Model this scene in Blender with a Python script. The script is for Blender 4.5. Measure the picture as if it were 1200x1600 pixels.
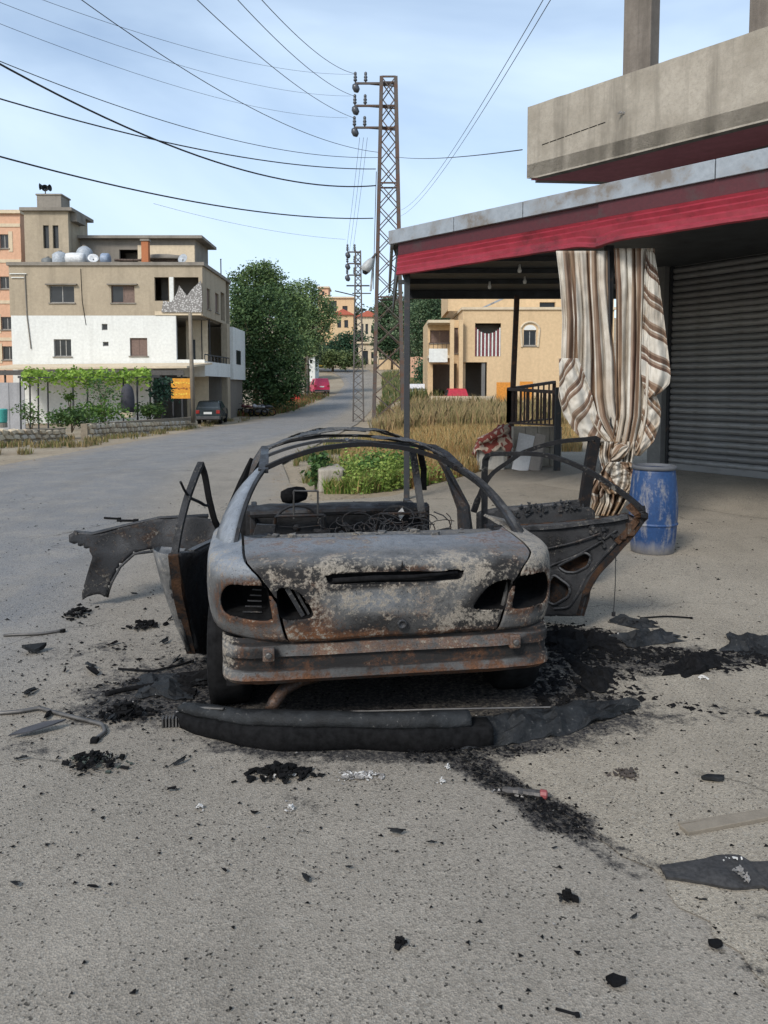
import bpy, bmesh, math, random
import numpy as np
from mathutils import Vector, Matrix, noise as mnoise
random.seed(7); RNG = np.random.default_rng(7)
for o in list(bpy.data.objects): bpy.data.objects.remove(o)
SC = bpy.context.scene; COL = SC.collection
R = math.radians
# ------------------------------------------------------------------ camera
CAMH, FPX, PITCH, PPY = 1.75, 1200.0, R(4.0), 689.0
cd = bpy.data.cameras.new('camera'); cam = bpy.data.objects.new('camera', cd); COL.objects.link(cam)
cam.location = (0, 0, CAMH); cam.rotation_euler = (R(90) - PITCH, 0, 0)
cd.sensor_fit = 'VERTICAL'; cd.sensor_height = 36; cd.lens = FPX / 1600 * 36
cd.shift_y = (PPY - 800) / 1600; cd.clip_start = .05; cd.clip_end = 3000
SC.camera = cam
SC.render.resolution_x, SC.render.resolution_y = 768, 1024
# ------------------------------------------------------------------ sky
SUN_EL, SUN_AZ = 40, 212          # azimuth: clockwise from +Y
w = bpy.data.worlds.new('World'); SC.world = w; w.use_nodes = True
nt = w.node_tree; nt.nodes.clear(); N = nt.nodes.new; L = nt.links.new
sky = N('ShaderNodeTexSky'); sky.sky_type = 'NISHITA'; sky.sun_disc = False
sky.sun_elevation = R(SUN_EL); sky.sun_rotation = R(SUN_AZ)
sky.altitude = 200; sky.air_density = 1.0; sky.dust_density = 1.3; sky.ozone_density = .4
tc = N('ShaderNodeTexCoord'); mp = N('ShaderNodeMapping'); mp.inputs['Scale'].default_value = (1, 1, 2.6)
mp.inputs['Location'].default_value = (.3, .1, .55)
L(tc.outputs['Generated'], mp.inputs['Vector'])
nz = N('ShaderNodeTexNoise'); nz.inputs['Scale'].default_value = 1.15; nz.inputs['Detail'].default_value = 6
nz.inputs['Roughness'].default_value = .5; nz.inputs['Distortion'].default_value = .7
L(mp.outputs['Vector'], nz.inputs['Vector'])
rp = N('ShaderNodeValToRGB'); rp.color_ramp.elements[0].position = .38; rp.color_ramp.elements[1].position = .70
rp.color_ramp.elements[0].color = (.12,)*3 + (1,); rp.color_ramp.elements[1].color = (.88,)*3 + (1,)
L(nz.outputs['Fac'], rp.inputs['Fac'])
sk = N('ShaderNodeMix'); sk.data_type = 'RGBA'
L(rp.outputs['Color'], sk.inputs[0]); L(sky.outputs['Color'], sk.inputs[6]); sk.inputs[7].default_value = (4.3, 5.3, 6.4, 1)
bg = N('ShaderNodeBackground'); bg.inputs['Strength'].default_value = .11
L(sk.outputs[2], bg.inputs['Color']); out = N('ShaderNodeOutputWorld'); L(bg.outputs['Background'], out.inputs['Surface'])
# ------------------------------------------------------------------ sun (thin overcast)
sd = bpy.data.lights.new('sun', 'SUN'); so = bpy.data.objects.new('sun', sd); COL.objects.link(so)
sd.energy = 1.8; sd.angle = R(15); sd.color = (1, .95, .88)
az = R(SUN_AZ); el = R(SUN_EL)
so.rotation_euler = Vector((math.sin(az) * math.cos(el), math.cos(az) * math.cos(el), math.sin(el))).to_track_quat('Z', 'Y').to_euler()
so.location = (-20, -20, 40)
vs = SC.view_settings; vs.view_transform = 'Standard'; vs.look = 'None'; vs.exposure = 0.80; vs.gamma = 1; vs.use_curve_mapping = False

# ------------------------------------------------------------------ projection helpers (pixel of the photo -> place)
def ray(px, py):
    a, b = (px - 600) / FPX, (PPY - py) / FPX
    return Vector((a, math.cos(PITCH) + b * math.sin(PITCH), -math.sin(PITCH) + b * math.cos(PITCH)))
def P(px, py, Y):
    r = ray(px, py); return Vector((0, 0, CAMH)) + r * (Y / r.y)
def G(px, py, z=0.0):
    r = ray(px, py); return Vector((0, 0, CAMH)) + r * ((z - CAMH) / r.z)

# ------------------------------------------------------------------ scene helpers
def tag(o, label=None, cat=None, group=None, kind=None):
    if label: o['label'] = label
    if cat: o['category'] = cat
    if group: o['group'] = group
    if kind: o['kind'] = kind
    return o
def thing(name, label, cat, loc=(0, 0, 0), rz=0, group=None):
    o = bpy.data.objects.new(name, None); COL.objects.link(o); o.empty_display_size = .2
    o.location = loc; o.rotation_euler = (0, 0, rz); return tag(o, label, cat, group)
def link(name, me, parent=None, loc=None, rot=None):
    o = bpy.data.objects.new(name, me); COL.objects.link(o)
    if parent is not None: o.parent = parent
    if loc is not None: o.location = loc
    if rot is not None: o.rotation_euler = rot
    return o
class MB:
    def __init__(s): s.v = []; s.f = []
    def add(s, vs_, fs):
        b = len(s.v); s.v += [tuple(v) for v in vs_]; s.f += [tuple(b + i for i in f) for f in fs]; return s
    def box(s, c, d, rot=None, jit=0):
        x, y, z = d[0] / 2, d[1] / 2, d[2] / 2
        vv = [Vector((i * x, j * y, k * z)) for k in (-1, 1) for j in (-1, 1) for i in (-1, 1)]
        if jit: vv = [v + Vector((random.uniform(-jit, jit), random.uniform(-jit, jit), random.uniform(-jit, jit))) for v in vv]
        if rot is not None: vv = [rot @ v for v in vv]
        c = Vector(c)
        return s.add([v + c for v in vv], [(0, 2, 3, 1), (4, 5, 7, 6), (0, 1, 5, 4), (2, 6, 7, 3), (0, 4, 6, 2), (1, 3, 7, 5)])
    def b2(s, a, b):
        a, b = Vector(a), Vector(b); return s.box((a + b) / 2, [abs(t) for t in (b - a)])
    def bar(s, p, q, wd, ht=None, up=(0, 0, 1)):
        p, q = Vector(p), Vector(q); ht = ht or wd; d = (q - p); ln = d.length
        if ln < 1e-6: return s
        d /= ln; u = Vector(up)
        if abs(d.dot(u)) > .98: u = Vector((0, 1, 0))
        x = d.cross(u).normalized(); z = x.cross(d)
        m = Matrix((x, d, z)).transposed()
        return s.box((p + q) / 2, (wd, ln, ht), m)
    def tube(s, pts, r, n=6, cap=True, flat=1.0):
        pts = [Vector(p) for p in pts]; k = len(pts); rs = r if isinstance(r, (list, tuple)) else [r] * k
        rings = []
        for i, p in enumerate(pts):
            d = (pts[min(i + 1, k - 1)] - pts[max(i - 1, 0)]).normalized()
            u = Vector((0, 0, 1)) if abs(d.z) < .95 else Vector((0, 1, 0))
            x = d.cross(u).normalized(); z = x.cross(d)
            rings.append([p + x * math.cos(a) * rs[i] + z * math.sin(a) * rs[i] * flat for a in [2 * math.pi * (j + (.5 if n == 4 else 0)) / n for j in range(n)]])
        vv = [v for g in rings for v in g]
        ff = [(i * n + j, i * n + (j + 1) % n, (i + 1) * n + (j + 1) % n, (i + 1) * n + j) for i in range(k - 1) for j in range(n)]
        if cap: ff += [tuple(range(n))[::-1], tuple((k - 1) * n + j for j in range(n))]
        return s.add(vv, ff)
    def lathe(s, prof, n=20, c=(0, 0, 0), cap=True):
        c = Vector(c)
        vv = [c + Vector((r * math.cos(2 * math.pi * j / n), r * math.sin(2 * math.pi * j / n), z)) for r, z in prof for j in range(n)]
        k = len(prof)
        ff = [(i * n + j, i * n + (j + 1) % n, (i + 1) * n + (j + 1) % n, (i + 1) * n + j) for i in range(k - 1) for j in range(n)]
        if cap: ff += [tuple(range(n))[::-1], tuple((k - 1) * n + j for j in range(n))]
        return s.add(vv, ff)
    def sheet(s, rows):
        m = len(rows[0]); vv = [v for r in rows for v in r]
        return s.add(vv, [(i * m + j, i * m + j + 1, (i + 1) * m + j + 1, (i + 1) * m + j) for i in range(len(rows) - 1) for j in range(m - 1)])
    def prism(s, poly, off):
        off = Vector(off); poly = [Vector(p) for p in poly]; n = len(poly)
        return s.add(poly + [p + off for p in poly], [tuple(range(n))[::-1], tuple(range(n, 2 * n))] + [(i, (i + 1) % n, n + (i + 1) % n, n + i) for i in range(n)])
    def mesh(s, name, mat=None, smooth=False):
        me = bpy.data.meshes.new(name); me.from_pydata(s.v, [], s.f); me.validate()
        bm = bmesh.new(); bm.from_mesh(me); bmesh.ops.recalc_face_normals(bm, faces=bm.faces); bm.to_mesh(me); bm.free()
        if mat: me.materials.append(mat)
        if smooth: me.polygons.foreach_set('use_smooth', [True] * len(me.polygons))
        me.update(); return me
    def obj(s, name, mat, parent=None, smooth=False, bevel=0, solid=0, loc=None, rot=None):
        o = link(name, s.mesh(name, mat, smooth), parent, loc, rot)
        if solid:
            m = o.modifiers.new('thick', 'SOLIDIFY'); m.thickness = solid; m.offset = 0
        if bevel:
            m = o.modifiers.new('edge', 'BEVEL'); m.width = bevel; m.segments = 2; m.limit_method = 'ANGLE'
        return o
def mesh_np(name, V, F, mat, col=None, smooth=False):
    me = bpy.data.meshes.new(name); k = F.shape[1]
    me.vertices.add(len(V)); me.vertices.foreach_set('co', V.astype(np.float32).ravel())
    me.loops.add(F.size); me.loops.foreach_set('vertex_index', F.astype(np.int32).ravel())
    me.polygons.add(len(F)); me.polygons.foreach_set('loop_start', np.arange(0, F.size, k, dtype=np.int32))
    me.polygons.foreach_set('loop_total', np.full(len(F), k, dtype=np.int32))
    if smooth: me.polygons.foreach_set('use_smooth', np.ones(len(F), dtype=bool))
    me.update(calc_edges=True); me.validate()
    if col is not None:
        at = me.color_attributes.new('tint', 'FLOAT_COLOR', 'POINT')
        c = np.ones((len(V), 4), np.float32); c[:, :np.shape(col)[1]] = col; at.data.foreach_set('color', c.ravel())
    me.materials.append(mat); return me
def copy_tree(o, parent=None):
    c = o.copy(); COL.objects.link(c); c.parent = parent
    for ch in list(o.children): copy_tree(ch, c)
    return c

# ------------------------------------------------------------------ material helpers
class NT:
    def __init__(s, name):
        s.m = bpy.data.materials.new(name); s.m.use_nodes = True; s.t = s.m.node_tree
        s.b = s.t.nodes['Principled BSDF']; s.tc = s.t.nodes.new('ShaderNodeTexCoord')
    def n(s, t): return s.t.nodes.new(t)
    def l(s, a, b): s.t.links.new(a, b)
    def co(s, scale=(1, 1, 1), kind='Object', loc=(0, 0, 0)):
        m = s.n('ShaderNodeMapping'); m.inputs['Scale'].default_value = scale; m.inputs['Location'].default_value = loc
        s.l(s.tc.outputs[kind], m.inputs['Vector']); return m.outputs['Vector']
    def noise(s, scale, detail=5, rough=.6, vec=None, dist=0):
        k = s.n('ShaderNodeTexNoise'); k.inputs['Scale'].default_value = scale; k.inputs['Detail'].default_value = detail
        k.inputs['Roughness'].default_value = rough; k.inputs['Distortion'].default_value = dist
        s.l(vec if vec is not None else s.tc.outputs['Object'], k.inputs['Vector']); return k.outputs['Fac']
    def voro(s, scale, out='Color', vec=None, feat='F1'):
        k = s.n('ShaderNodeTexVoronoi'); k.inputs['Scale'].default_value = scale; k.feature = feat
        s.l(vec if vec is not None else s.tc.outputs['Object'], k.inputs['Vector']); return k.outputs[out]
    def ramp(s, fac, *st):
        k = s.n('ShaderNodeValToRGB'); e = k.color_ramp.elements
        while len(e) < len(st): e.new(.5)
        for i, (p, c) in enumerate(st):
            e[i].position = p; e[i].color = (c, c, c, 1) if not hasattr(c, '__len__') else tuple(c) + (1,)
        s.l(fac, k.inputs['Fac']); return k.outputs['Color']
    def mix(s, fac, a, b, mode='MIX'):
        k = s.n('ShaderNodeMix'); k.data_type = 'RGBA'; k.blend_type = mode; k.clamp_factor = True
        for i, x in ((0, fac), (6, a), (7, b)):
            if hasattr(x, 'is_linked'): s.l(x, k.inputs[i])
            elif i == 0: k.inputs[0].default_value = x
            else: k.inputs[i].default_value = tuple(x) + (1,)
        return k.outputs[2]
    def math(s, op, a, b=0.0, clamp=False):
        k = s.n('ShaderNodeMath'); k.operation = op; k.use_clamp = clamp
        for i, x in enumerate((a, b)):
            if hasattr(x, 'is_linked'): s.l(x, k.inputs[i])
            else: k.inputs[i].default_value = x
        return k.outputs[0]
    def attr(s, name='tint'):
        k = s.n('ShaderNodeAttribute'); k.attribute_name = name; return k.outputs['Color']
    def sep(s, c):
        k = s.n('ShaderNodeSeparateColor'); s.l(c, k.inputs[0]); return k.outputs
    def objrand(s): return s.n('ShaderNodeObjectInfo').outputs['Random']
    def fin(s, col, rough=.8, metal=0.0, bump=None, bstr=.3, bdist=.01, spec=.5):
        for key, x in (('Base Color', col), ('Roughness', rough), ('Metallic', metal)):
            if hasattr(x, 'is_linked'): s.l(x, s.b.inputs[key])
            elif key == 'Base Color': s.b.inputs[key].default_value = tuple(x) + (1,)
            else: s.b.inputs[key].default_value = x
        s.b.inputs['Specular IOR Level'].default_value = spec
        if bump is not None:
            k = s.n('ShaderNodeBump'); k.inputs['Strength'].default_value = bstr; k.inputs['Distance'].default_value = bdist
            s.l(bump, k.inputs['Height']); s.l(k.outputs['Normal'], s.b.inputs['Normal'])
        return s.m
def shade(c, k): return tuple(min(1, x * k) for x in c)
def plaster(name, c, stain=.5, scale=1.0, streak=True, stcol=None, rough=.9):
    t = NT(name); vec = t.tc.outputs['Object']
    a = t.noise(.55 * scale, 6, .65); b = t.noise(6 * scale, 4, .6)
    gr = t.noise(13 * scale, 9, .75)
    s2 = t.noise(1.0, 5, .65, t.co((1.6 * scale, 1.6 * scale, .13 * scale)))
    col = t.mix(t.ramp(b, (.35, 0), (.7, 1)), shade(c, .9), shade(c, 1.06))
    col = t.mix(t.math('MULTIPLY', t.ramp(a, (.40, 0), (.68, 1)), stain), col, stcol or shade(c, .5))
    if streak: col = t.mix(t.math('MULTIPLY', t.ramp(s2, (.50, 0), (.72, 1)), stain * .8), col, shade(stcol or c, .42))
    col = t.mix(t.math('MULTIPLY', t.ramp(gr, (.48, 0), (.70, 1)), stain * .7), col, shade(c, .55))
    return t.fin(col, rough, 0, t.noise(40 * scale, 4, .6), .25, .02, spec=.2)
def metal_paint(name, c, wear=.3, wcol=(.12, .06, .035), rough=.5, scale=4):
    t = NT(name); a = t.noise(scale, 8, .7); b = t.noise(scale * 8, 4, .6)
    col = t.mix(t.ramp(b, (.3, 0), (.75, 1)), shade(c, .8), shade(c, 1.1))
    col = t.mix(t.ramp(a, (.62 - wear * .35, 0), (.70 - wear * .2, 1)), col, wcol)
    return t.fin(col, rough, .1, b, .15, .01)
def flat(name, c, rough=.7, metal=0, var=.25, scale=8, spec=.5):
    t = NT(name); a = t.noise(scale, 5, .6)
    return t.fin(t.mix(t.ramp(a, (.3, 0), (.7, 1)), shade(c, 1 - var), shade(c, 1 + var)), rough, metal, a, .1, .01, spec)
M = {}
def asphalt(name, c1, c2, speck):
    t = NT(name); at = t.sep(t.attr('tint'))
    big = t.noise(.5, 5, .6); mid = t.noise(4, 6, .65); v = t.voro(135, 'Color'); vs_ = t.sep(v)
    fine = t.noise(330, 3, .75)
    col = t.mix(t.ramp(big, (.3, 0), (.7, 1)), c1, c2)
    col = t.mix(t.math('MULTIPLY', t.ramp(mid, (.5, 0), (.8, 1)), .45), col, shade(c1, .62))
    wr = t.ramp(t.math('ADD', at[2], t.math('MULTIPLY', t.math('SUBTRACT', t.noise(.8, 5, .6), .5), .5)), (.2, 0), (.8, 1))
    col = t.mix(wr, col, t.mix(t.ramp(big, (.3, 0), (.7, 1)), (.185, .19, .198), (.235, .238, .242)))
    gk = t.ramp(t.noise(3.2, 4, .6), (.35, .45), (.65, 1))
    col = t.mix(t.math('MULTIPLY', t.ramp(vs_[0], (.0, .62), (.30, .22), (.42, 0)), gk), col, shade(c1, .28))
    col = t.mix(t.math('MULTIPLY', t.ramp(vs_[0], (.60, 0), (1, .5)), gk), col, shade(c2, 1.55))
    col = t.mix(t.ramp(vs_[2], (.0, 1), (speck * .35, 1), (speck * .35 + .02, 0)), col, shade(c1, .12))
    col = t.mix(t.ramp(vs_[1], (.90, 0), (.92, .6)), col, (.36, .335, .29))
    col = t.mix(t.math('MULTIPLY', t.ramp(t.noise(1.6, 8, .7), (.46, 0), (.66, 1)), .35), col, shade(c2, 1.25))
    col = t.mix(t.math('MULTIPLY', t.ramp(t.noise(1.0, 6, .6, t.co((1.5, .35, 1), 'Object', (3, 1, 0))), (.5, 0), (.7, 1)), .30), col, shade(c1, .55))
    col = t.mix(1.0, col, t.ramp(fine, (.30, .50), (.70, 1.0)), 'MULTIPLY'); col = t.mix(t.ramp(fine, (.58, 0), (.72, .55)), col, shade(c2, 1.7))
    ed_ = t.n('ShaderNodeTexVoronoi'); ed_.feature = 'DISTANCE_TO_EDGE'; ed_.inputs['Scale'].default_value = .42
    wv = t.n('ShaderNodeVectorMath'); wv.operation = 'ADD'; nv = t.n('ShaderNodeTexNoise'); nv.inputs['Scale'].default_value = 2.2; nv.inputs['Detail'].default_value = 6; t.l(t.tc.outputs['Object'], nv.inputs['Vector']); t.l(t.tc.outputs['Object'], wv.inputs[0]); t.l(nv.outputs['Color'], wv.inputs[1]); t.l(wv.outputs[0], ed_.inputs['Vector'])
    col = t.mix(t.math('MULTIPLY', t.ramp(ed_.outputs['Distance'], (0, .85), (.006, 0)), t.ramp(t.noise(.7, 3, .5), (.5, 0), (.6, 1))), col, shade(c1, .18))
    # char / dirt from the fire (painted mask with broken edges)
    e = t.math('ADD', at[0], t.math('MULTIPLY', t.math('SUBTRACT', t.noise(8, 10, .82), .5), 2.0))
    ch = t.ramp(e, (.36, 0), (.60, .96))
    ch = t.math('MULTIPLY', ch, t.ramp(t.noise(45, 4, .7), (.30, .45), (.55, 1)))
    col = t.mix(ch, col, (.014, .014, .016))
    d = t.math('ADD', at[1], t.math('MULTIPLY', t.math('SUBTRACT', t.noise(3, 6, .7), .5), .9))
    col = t.mix(t.ramp(d, (.35, 0), (.8, .7)), col, (.27, .215, .15))
    h = t.math('ADD', t.voro(135, 'Distance'), t.math('MULTIPLY', fine, .6))
    return t.fin(col, t.ramp(ch, (0, .88), (1, .8)), 0, h, .55, .006, spec=.25)
M['asphalt'] = asphalt('asphalt', (.262, .233, .193), (.328, .293, .244), .06)
M['yard'] = asphalt('yard_concrete', (.305, .265, .208), (.375, .330, .262), .11)
def soil():
    t = NT('soil'); a = t.noise(.35, 6, .6); b = t.noise(7, 7, .7); c = t.noise(60, 4, .6)
    col = t.mix(t.ramp(a, (.35, 0), (.65, 1)), (.25, .20, .14), (.33, .28, .21))
    col = t.mix(t.ramp(b, (.45, 0), (.75, .7)), col, (.13, .11, .075))
    return t.fin(col, .95, 0, t.math('ADD', b, t.math('MULTIPLY', c, .4)), .5, .03, spec=.1)
M['soil'] = soil()
def burnt(name, base=(.125, .124, .122), dark=(.016, .015, .015), ash=(.33, .295, .245), rust=(.17, .075, .035), metal=.10, rough=.66):
    t = NT(name); at = t.sep(t.attr('tint'))
    big = t.noise(2.4, 6, .7); mid = t.noise(9, 10, .72, dist=.4); fin_ = t.noise(48, 6, .75); sp = t.noise(120, 3, .6)
    def off(n, k): return t.math('MULTIPLY', t.math('SUBTRACT', n, .5), k)
    an_ = t.n('ShaderNodeAttribute'); an_.attribute_name = 'tint'; blue = t.math('ADD', t.math('SUBTRACT', 1.0, an_.outputs['Alpha']), off(big, .5))
    col = t.mix(t.ramp(mid, (.30, 0), (.70, 1)), shade(base, .40), shade(base, 1.45))
    col = t.mix(t.ramp(blue, (.15, 0), (.6, 1)), col, t.mix(t.ramp(mid, (.3, 0), (.7, 1)), (.13, .145, .165), (.24, .262, .29)))
    e = t.math('ADD', t.math('ADD', at[0], off(big, 1.0)), off(mid, 1.1))
    col = t.mix(t.ramp(e, (.30, 0), (.62, .95)), col, dark)
    r = t.math('ADD', t.math('ADD', at[2], off(mid, 1.6)), off(fin_, 1.1))
    col = t.mix(t.ramp(r, (.36, 0), (.66, .9)), col, t.mix(t.ramp(fin_, (.4, 0), (.62, 1)), rust, shade(rust, .35)))
    a = t.math('ADD', t.math('ADD', t.math('ADD', at[1], off(fin_, 1.5)), off(mid, 1.3)), off(big, .8))
    col = t.mix(t.ramp(a, (.40, 0), (.60, .88)), col, t.mix(t.ramp(sp, (.42, 0), (.58, 1)), shade(ash, .62), ash))
    col = t.mix(t.ramp(sp, (.60, 0), (.68, .8)), col, dark)
    ro = t.ramp(t.math('ADD', e, t.math('MULTIPLY', a, .4)), (.2, rough - .12), (.8, .85))
    return t.fin(col, ro, metal, t.math('ADD', t.math('MULTIPLY', fin_, .7), sp), .45, .007, .28)
M['burnt'] = burnt('burnt_bodywork')
M['char'] = burnt('charred_steel', (.046, .047, .050), (.010, .010, .011), (.19, .18, .16), (.10, .05, .025), .3, .5)
M['soot'] = flat('soot', (.008, .008, .0085), .95, 0, .5, 30, .08)
M['tyre'] = flat('burnt_tyre', (.009, .009, .0095), .95, 0, .5, 20, .1)
def meltp():
    t = NT('scorched_plastic'); a = t.noise(5, 8, .7); b = t.noise(40, 5, .7)
    col = t.mix(t.ramp(a, (.4, 0), (.7, 1)), (.008, .0085, .009), (.032, .035, .038))
    col = t.mix(t.ramp(b, (.62, 0), (.70, .6)), col, (.16, .15, .135))
    return t.fin(col, t.ramp(a, (.3, .5), (.7, .85)), 0, b, .6, .012, .22)
M['melt'] = meltp()
M['rod'] = flat('dull_rod', (.10, .095, .09), .55, .5, .4, 12)
M['ash'] = flat('ash_white', (.5, .49, .47), .95, 0, .3, 40)
M['ashgrey'] = flat('ash_grey', (.20, .19, .18), .95, 0, .4, 40)
M['wood'] = plaster('weathered_wood', (.22, .19, .15), .5, 4)
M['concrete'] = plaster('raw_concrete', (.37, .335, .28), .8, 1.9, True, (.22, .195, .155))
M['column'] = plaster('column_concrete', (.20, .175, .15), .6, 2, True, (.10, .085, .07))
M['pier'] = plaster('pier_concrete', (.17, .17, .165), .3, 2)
M['soffit'] = plaster('pink_soffit', (.62, .24, .26), .2, 1, False)
M['red'] = metal_paint('red_sheet', (.26, .020, .034), .12, (.13, .012, .018), .38, 1.2)
M['reddark'] = metal_paint('dark_red_sheet', (.07, .008, .012), .2, (.05, .02, .02), .5, 3)
M['trim'] = metal_paint('grey_trim', (.28, .31, .34), .35, (.16, .14, .12), .5, 2)
M['darkroof'] = flat('dark_sheet', (.04, .045, .05), .6, .2, .4, 3)
M['post'] = metal_paint('dark_post', (.025, .028, .032), .15, (.07, .05, .04), .6, 6)
M['shutter'] = metal_paint('shutter_slat', (.24, .26, .285), .26, (.05, .045, .04), .45, 2)
M['rail'] = metal_paint('railing_iron', (.05, .035, .03), .3, (.12, .06, .035), .7, 8)
M['glass'] = flat('dark_pane', (.014, .017, .02), .3, 0, .4, 2)
M['frame'] = flat('window_frame', (.30, .29, .27), .6)
M['brownframe'] = flat('brown_shutter', (.15, .10, .08), .7)
M['white'] = plaster('white_plaster', (.68, .69, .66), .16, 1, True, (.42, .41, .37))
M['beige'] = plaster('beige_plaster', (.40, .335, .245), .45, .8, True, (.27, .225, .165))
M['orange'] = plaster('orange_plaster', (.60, .37, .25), .12, .8)
M['cream'] = plaster('cream_plaster', (.60, .44, .265), .18, .8, True, (.42, .30, .17))
M['pale'] = plaster('pale_plaster', (.60, .50, .36), .2, .8)
M['roofconc'] = plaster('roof_concrete', (.26, .235, .20), .55, 1)
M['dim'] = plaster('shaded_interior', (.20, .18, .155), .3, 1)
M['lattice'] = metal_paint('lattice_steel', (.085, .072, .064), .45, (.10, .05, .03), .75, 3)
M['lattgrey'] = metal_paint('lattice_grey', (.09, .08, .072), .3, (.08, .05, .035), .7, 3)
M['cable'] = flat('black_cable', (.018, .018, .02), .7)
M['insul'] = flat('insulator', (.05, .055, .065), .3)
M['lampgrey'] = flat('lamp_grey', (.38, .39, .38), .5)
M['bark'] = plaster('bark', (.10, .075, .05), .5, 4)
def leaf(name, tr=.25):
    t = NT(name); c = t.attr('tint'); m = t.fin(c, .6, spec=.25)
    tb = t.n('ShaderNodeBsdfTranslucent'); t.l(c, tb.inputs['Color']); mx = t.n('ShaderNodeMixShader'); mx.inputs[0].default_value = tr
    o = t.t.nodes['Material Output']; t.l(t.b.outputs[0], mx.inputs[1]); t.l(tb.outputs[0], mx.inputs[2]); t.l(mx.outputs[0], o.inputs['Surface']); return m
M['leaf'] = leaf('foliage'); M['grass'] = leaf('grass_blades', .35)
def stone():
    t = NT('field_stone'); r = t.objrand(); a = t.noise(9, 6, .7); k = t.ramp(r, (0, (.38, .30, .21)), (.5, (.56, .46, .32)), (1, (.46, .42, .36)))
    return t.fin(t.mix(t.ramp(a, (.5, 0), (.75, .4)), k, (.18, .14, .10)), .95, 0, a, .5, .03)
M['stone'] = stone(); M['mortar'] = flat('mortar', (.20, .165, .12), .95)

def shutter_mat():
    t = NT('shutter_slat_metal'); r = t.objrand(); a = t.noise(2.2, 8, .7, t.co((1, 1, 3))); b = t.noise(30, 5, .7)
    col = t.mix(r, (.15, .152, .155), (.235, .237, .24)); col = t.mix(t.ramp(a, (.48, 0), (.66, .7)), col, (.11, .105, .10)); col = t.mix(t.ramp(b, (.6, 0), (.75, .5)), col, (.16, .11, .08))
    return t.fin(col, .5, .15, b, .2, .01)
M['shutter'] = shutter_mat()
# ================================================================== GROUND
def lerp_tab(tab):
    xs = [a for a, _ in tab]; ys = [b for _, b in tab]
    return lambda v: float(np.interp(v, xs, ys))
zroad = lerp_tab([(-60, 0), (15, 0), (25, -.15), (35, -.35), (50, -.65), (58, -.65), (72, -.35), (95, .96), (110, 1.9), (120, 2.9), (130, 3.9), (140, 5), (180, 11), (260, 25), (400, 34), (900, 40)])
zfield = lerp_tab([(-60, 0), (15, 0), (30, .12), (54, .6), (80, 1.5), (110, 3), (140, 5), (180, 11), (260, 25), (400, 34), (900, 40)])
redge = lerp_tab([(-20, 3), (1, 1.80), (2.2, 1.12), (2.9, .76), (3.5, .36), (5, .0), (8, -.6), (12, -1.4), (18, -2.4), (33, -2.1), (54, -1.7), (72, -1.2), (95, -1.2), (127, -1.4), (139, -2.8), (142, -12)])
ledge = lerp_tab([(-20, -8.9), (17, -8.8), (27, -9), (45, -9.9), (60, -9), (72, -7.8), (92, -5.8), (113, -5.8), (126, -7.2), (136, -9.5), (139, -14), (142, -32)])
def sstep(a, b, v):
    t = max(0, min(1, (v - a) / (b - a))); return t * t * (3 - 2 * t)
def TZ(x, y):
    k = sstep(-1.2, 2.5, x); return zroad(y) * (1 - k) + zfield(y) * k
def blob(x, y, cx, cy, rx, ry, rot=0):
    c, s = math.cos(rot), math.sin(rot); dx, dy = x - cx, y - cy
    u, v = (dx * c + dy * s) / rx, (-dx * s + dy * c) / ry
    return math.exp(-(u * u + v * v) * 1.1)
CHAR = [(-.15, 5.3, 1.0, 1.5, .15, 1.2), (-.2, 4.5, .95, .7, 0, .9), (-.3, 7.3, 1.0, 1.6, .15, .8), (1.35, 5.15, .6, .42, 0, .68), (2.0, 4.8, .75, .28, .15, .64),
        (2.85, 5.0, .5, .16, .2, .6), (3.3, 4.65, .5, .14, 0, .5), (1.0, 4.2, .6, .25, 0, .5), (.1, 3.62, .9, .12, 0, .7), (.52, 3.28, .42, .085, -.95, .95), (.72, 3.02, .16, .12, 0, .8),
        (-1.25, 4.35, .55, .3, 0, .7), (-1.5, 4.0, .35, .2, 0, .45), (-1.75, 3.6, .35, .15, 0, .42), (-2.0, 5.0, .5, .4, 0, .38), (1.05, 3.85, .45, .15, .2, .55), (.95, 2.75, .3, .045, -.85, .36), (1.35, 2.32, .4, .045, -.75, .34),
        (1.12, 2.2, .16, .05, -.8, .5), (.84, 2.72, .2, .04, -.9, .5), (1.5, 1.75, .3, .04, -.8, .5), (-.4, 3.15, .25, .08, 0, .35), (-1.2, 6.2, .6, .6, 0, .5), (2.1, 4.0, .6, .18, .1, .42), (-.75, 2.05, .12, .07, 0, .33), (-1.3, 3.3, .3, .1, 0, .35)]
def charv(x, y):
    return sum(k * blob(x, y, a, b, c, d, e) for a, b, c, d, e, k in CHAR) if y < 12 and abs(x) < 8 else 0.0
def dustv(x, y):
    v = .25 * sstep(-1.5, .5, x - redge(y)) if y < 20 else 0
    v += .55 * sstep(-1.6, 0, ledge(y) + .3 - x) + (.4 * sstep(-1.2, .1, x - redge(y)) if y > 9 else 0)
    return v
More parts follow.
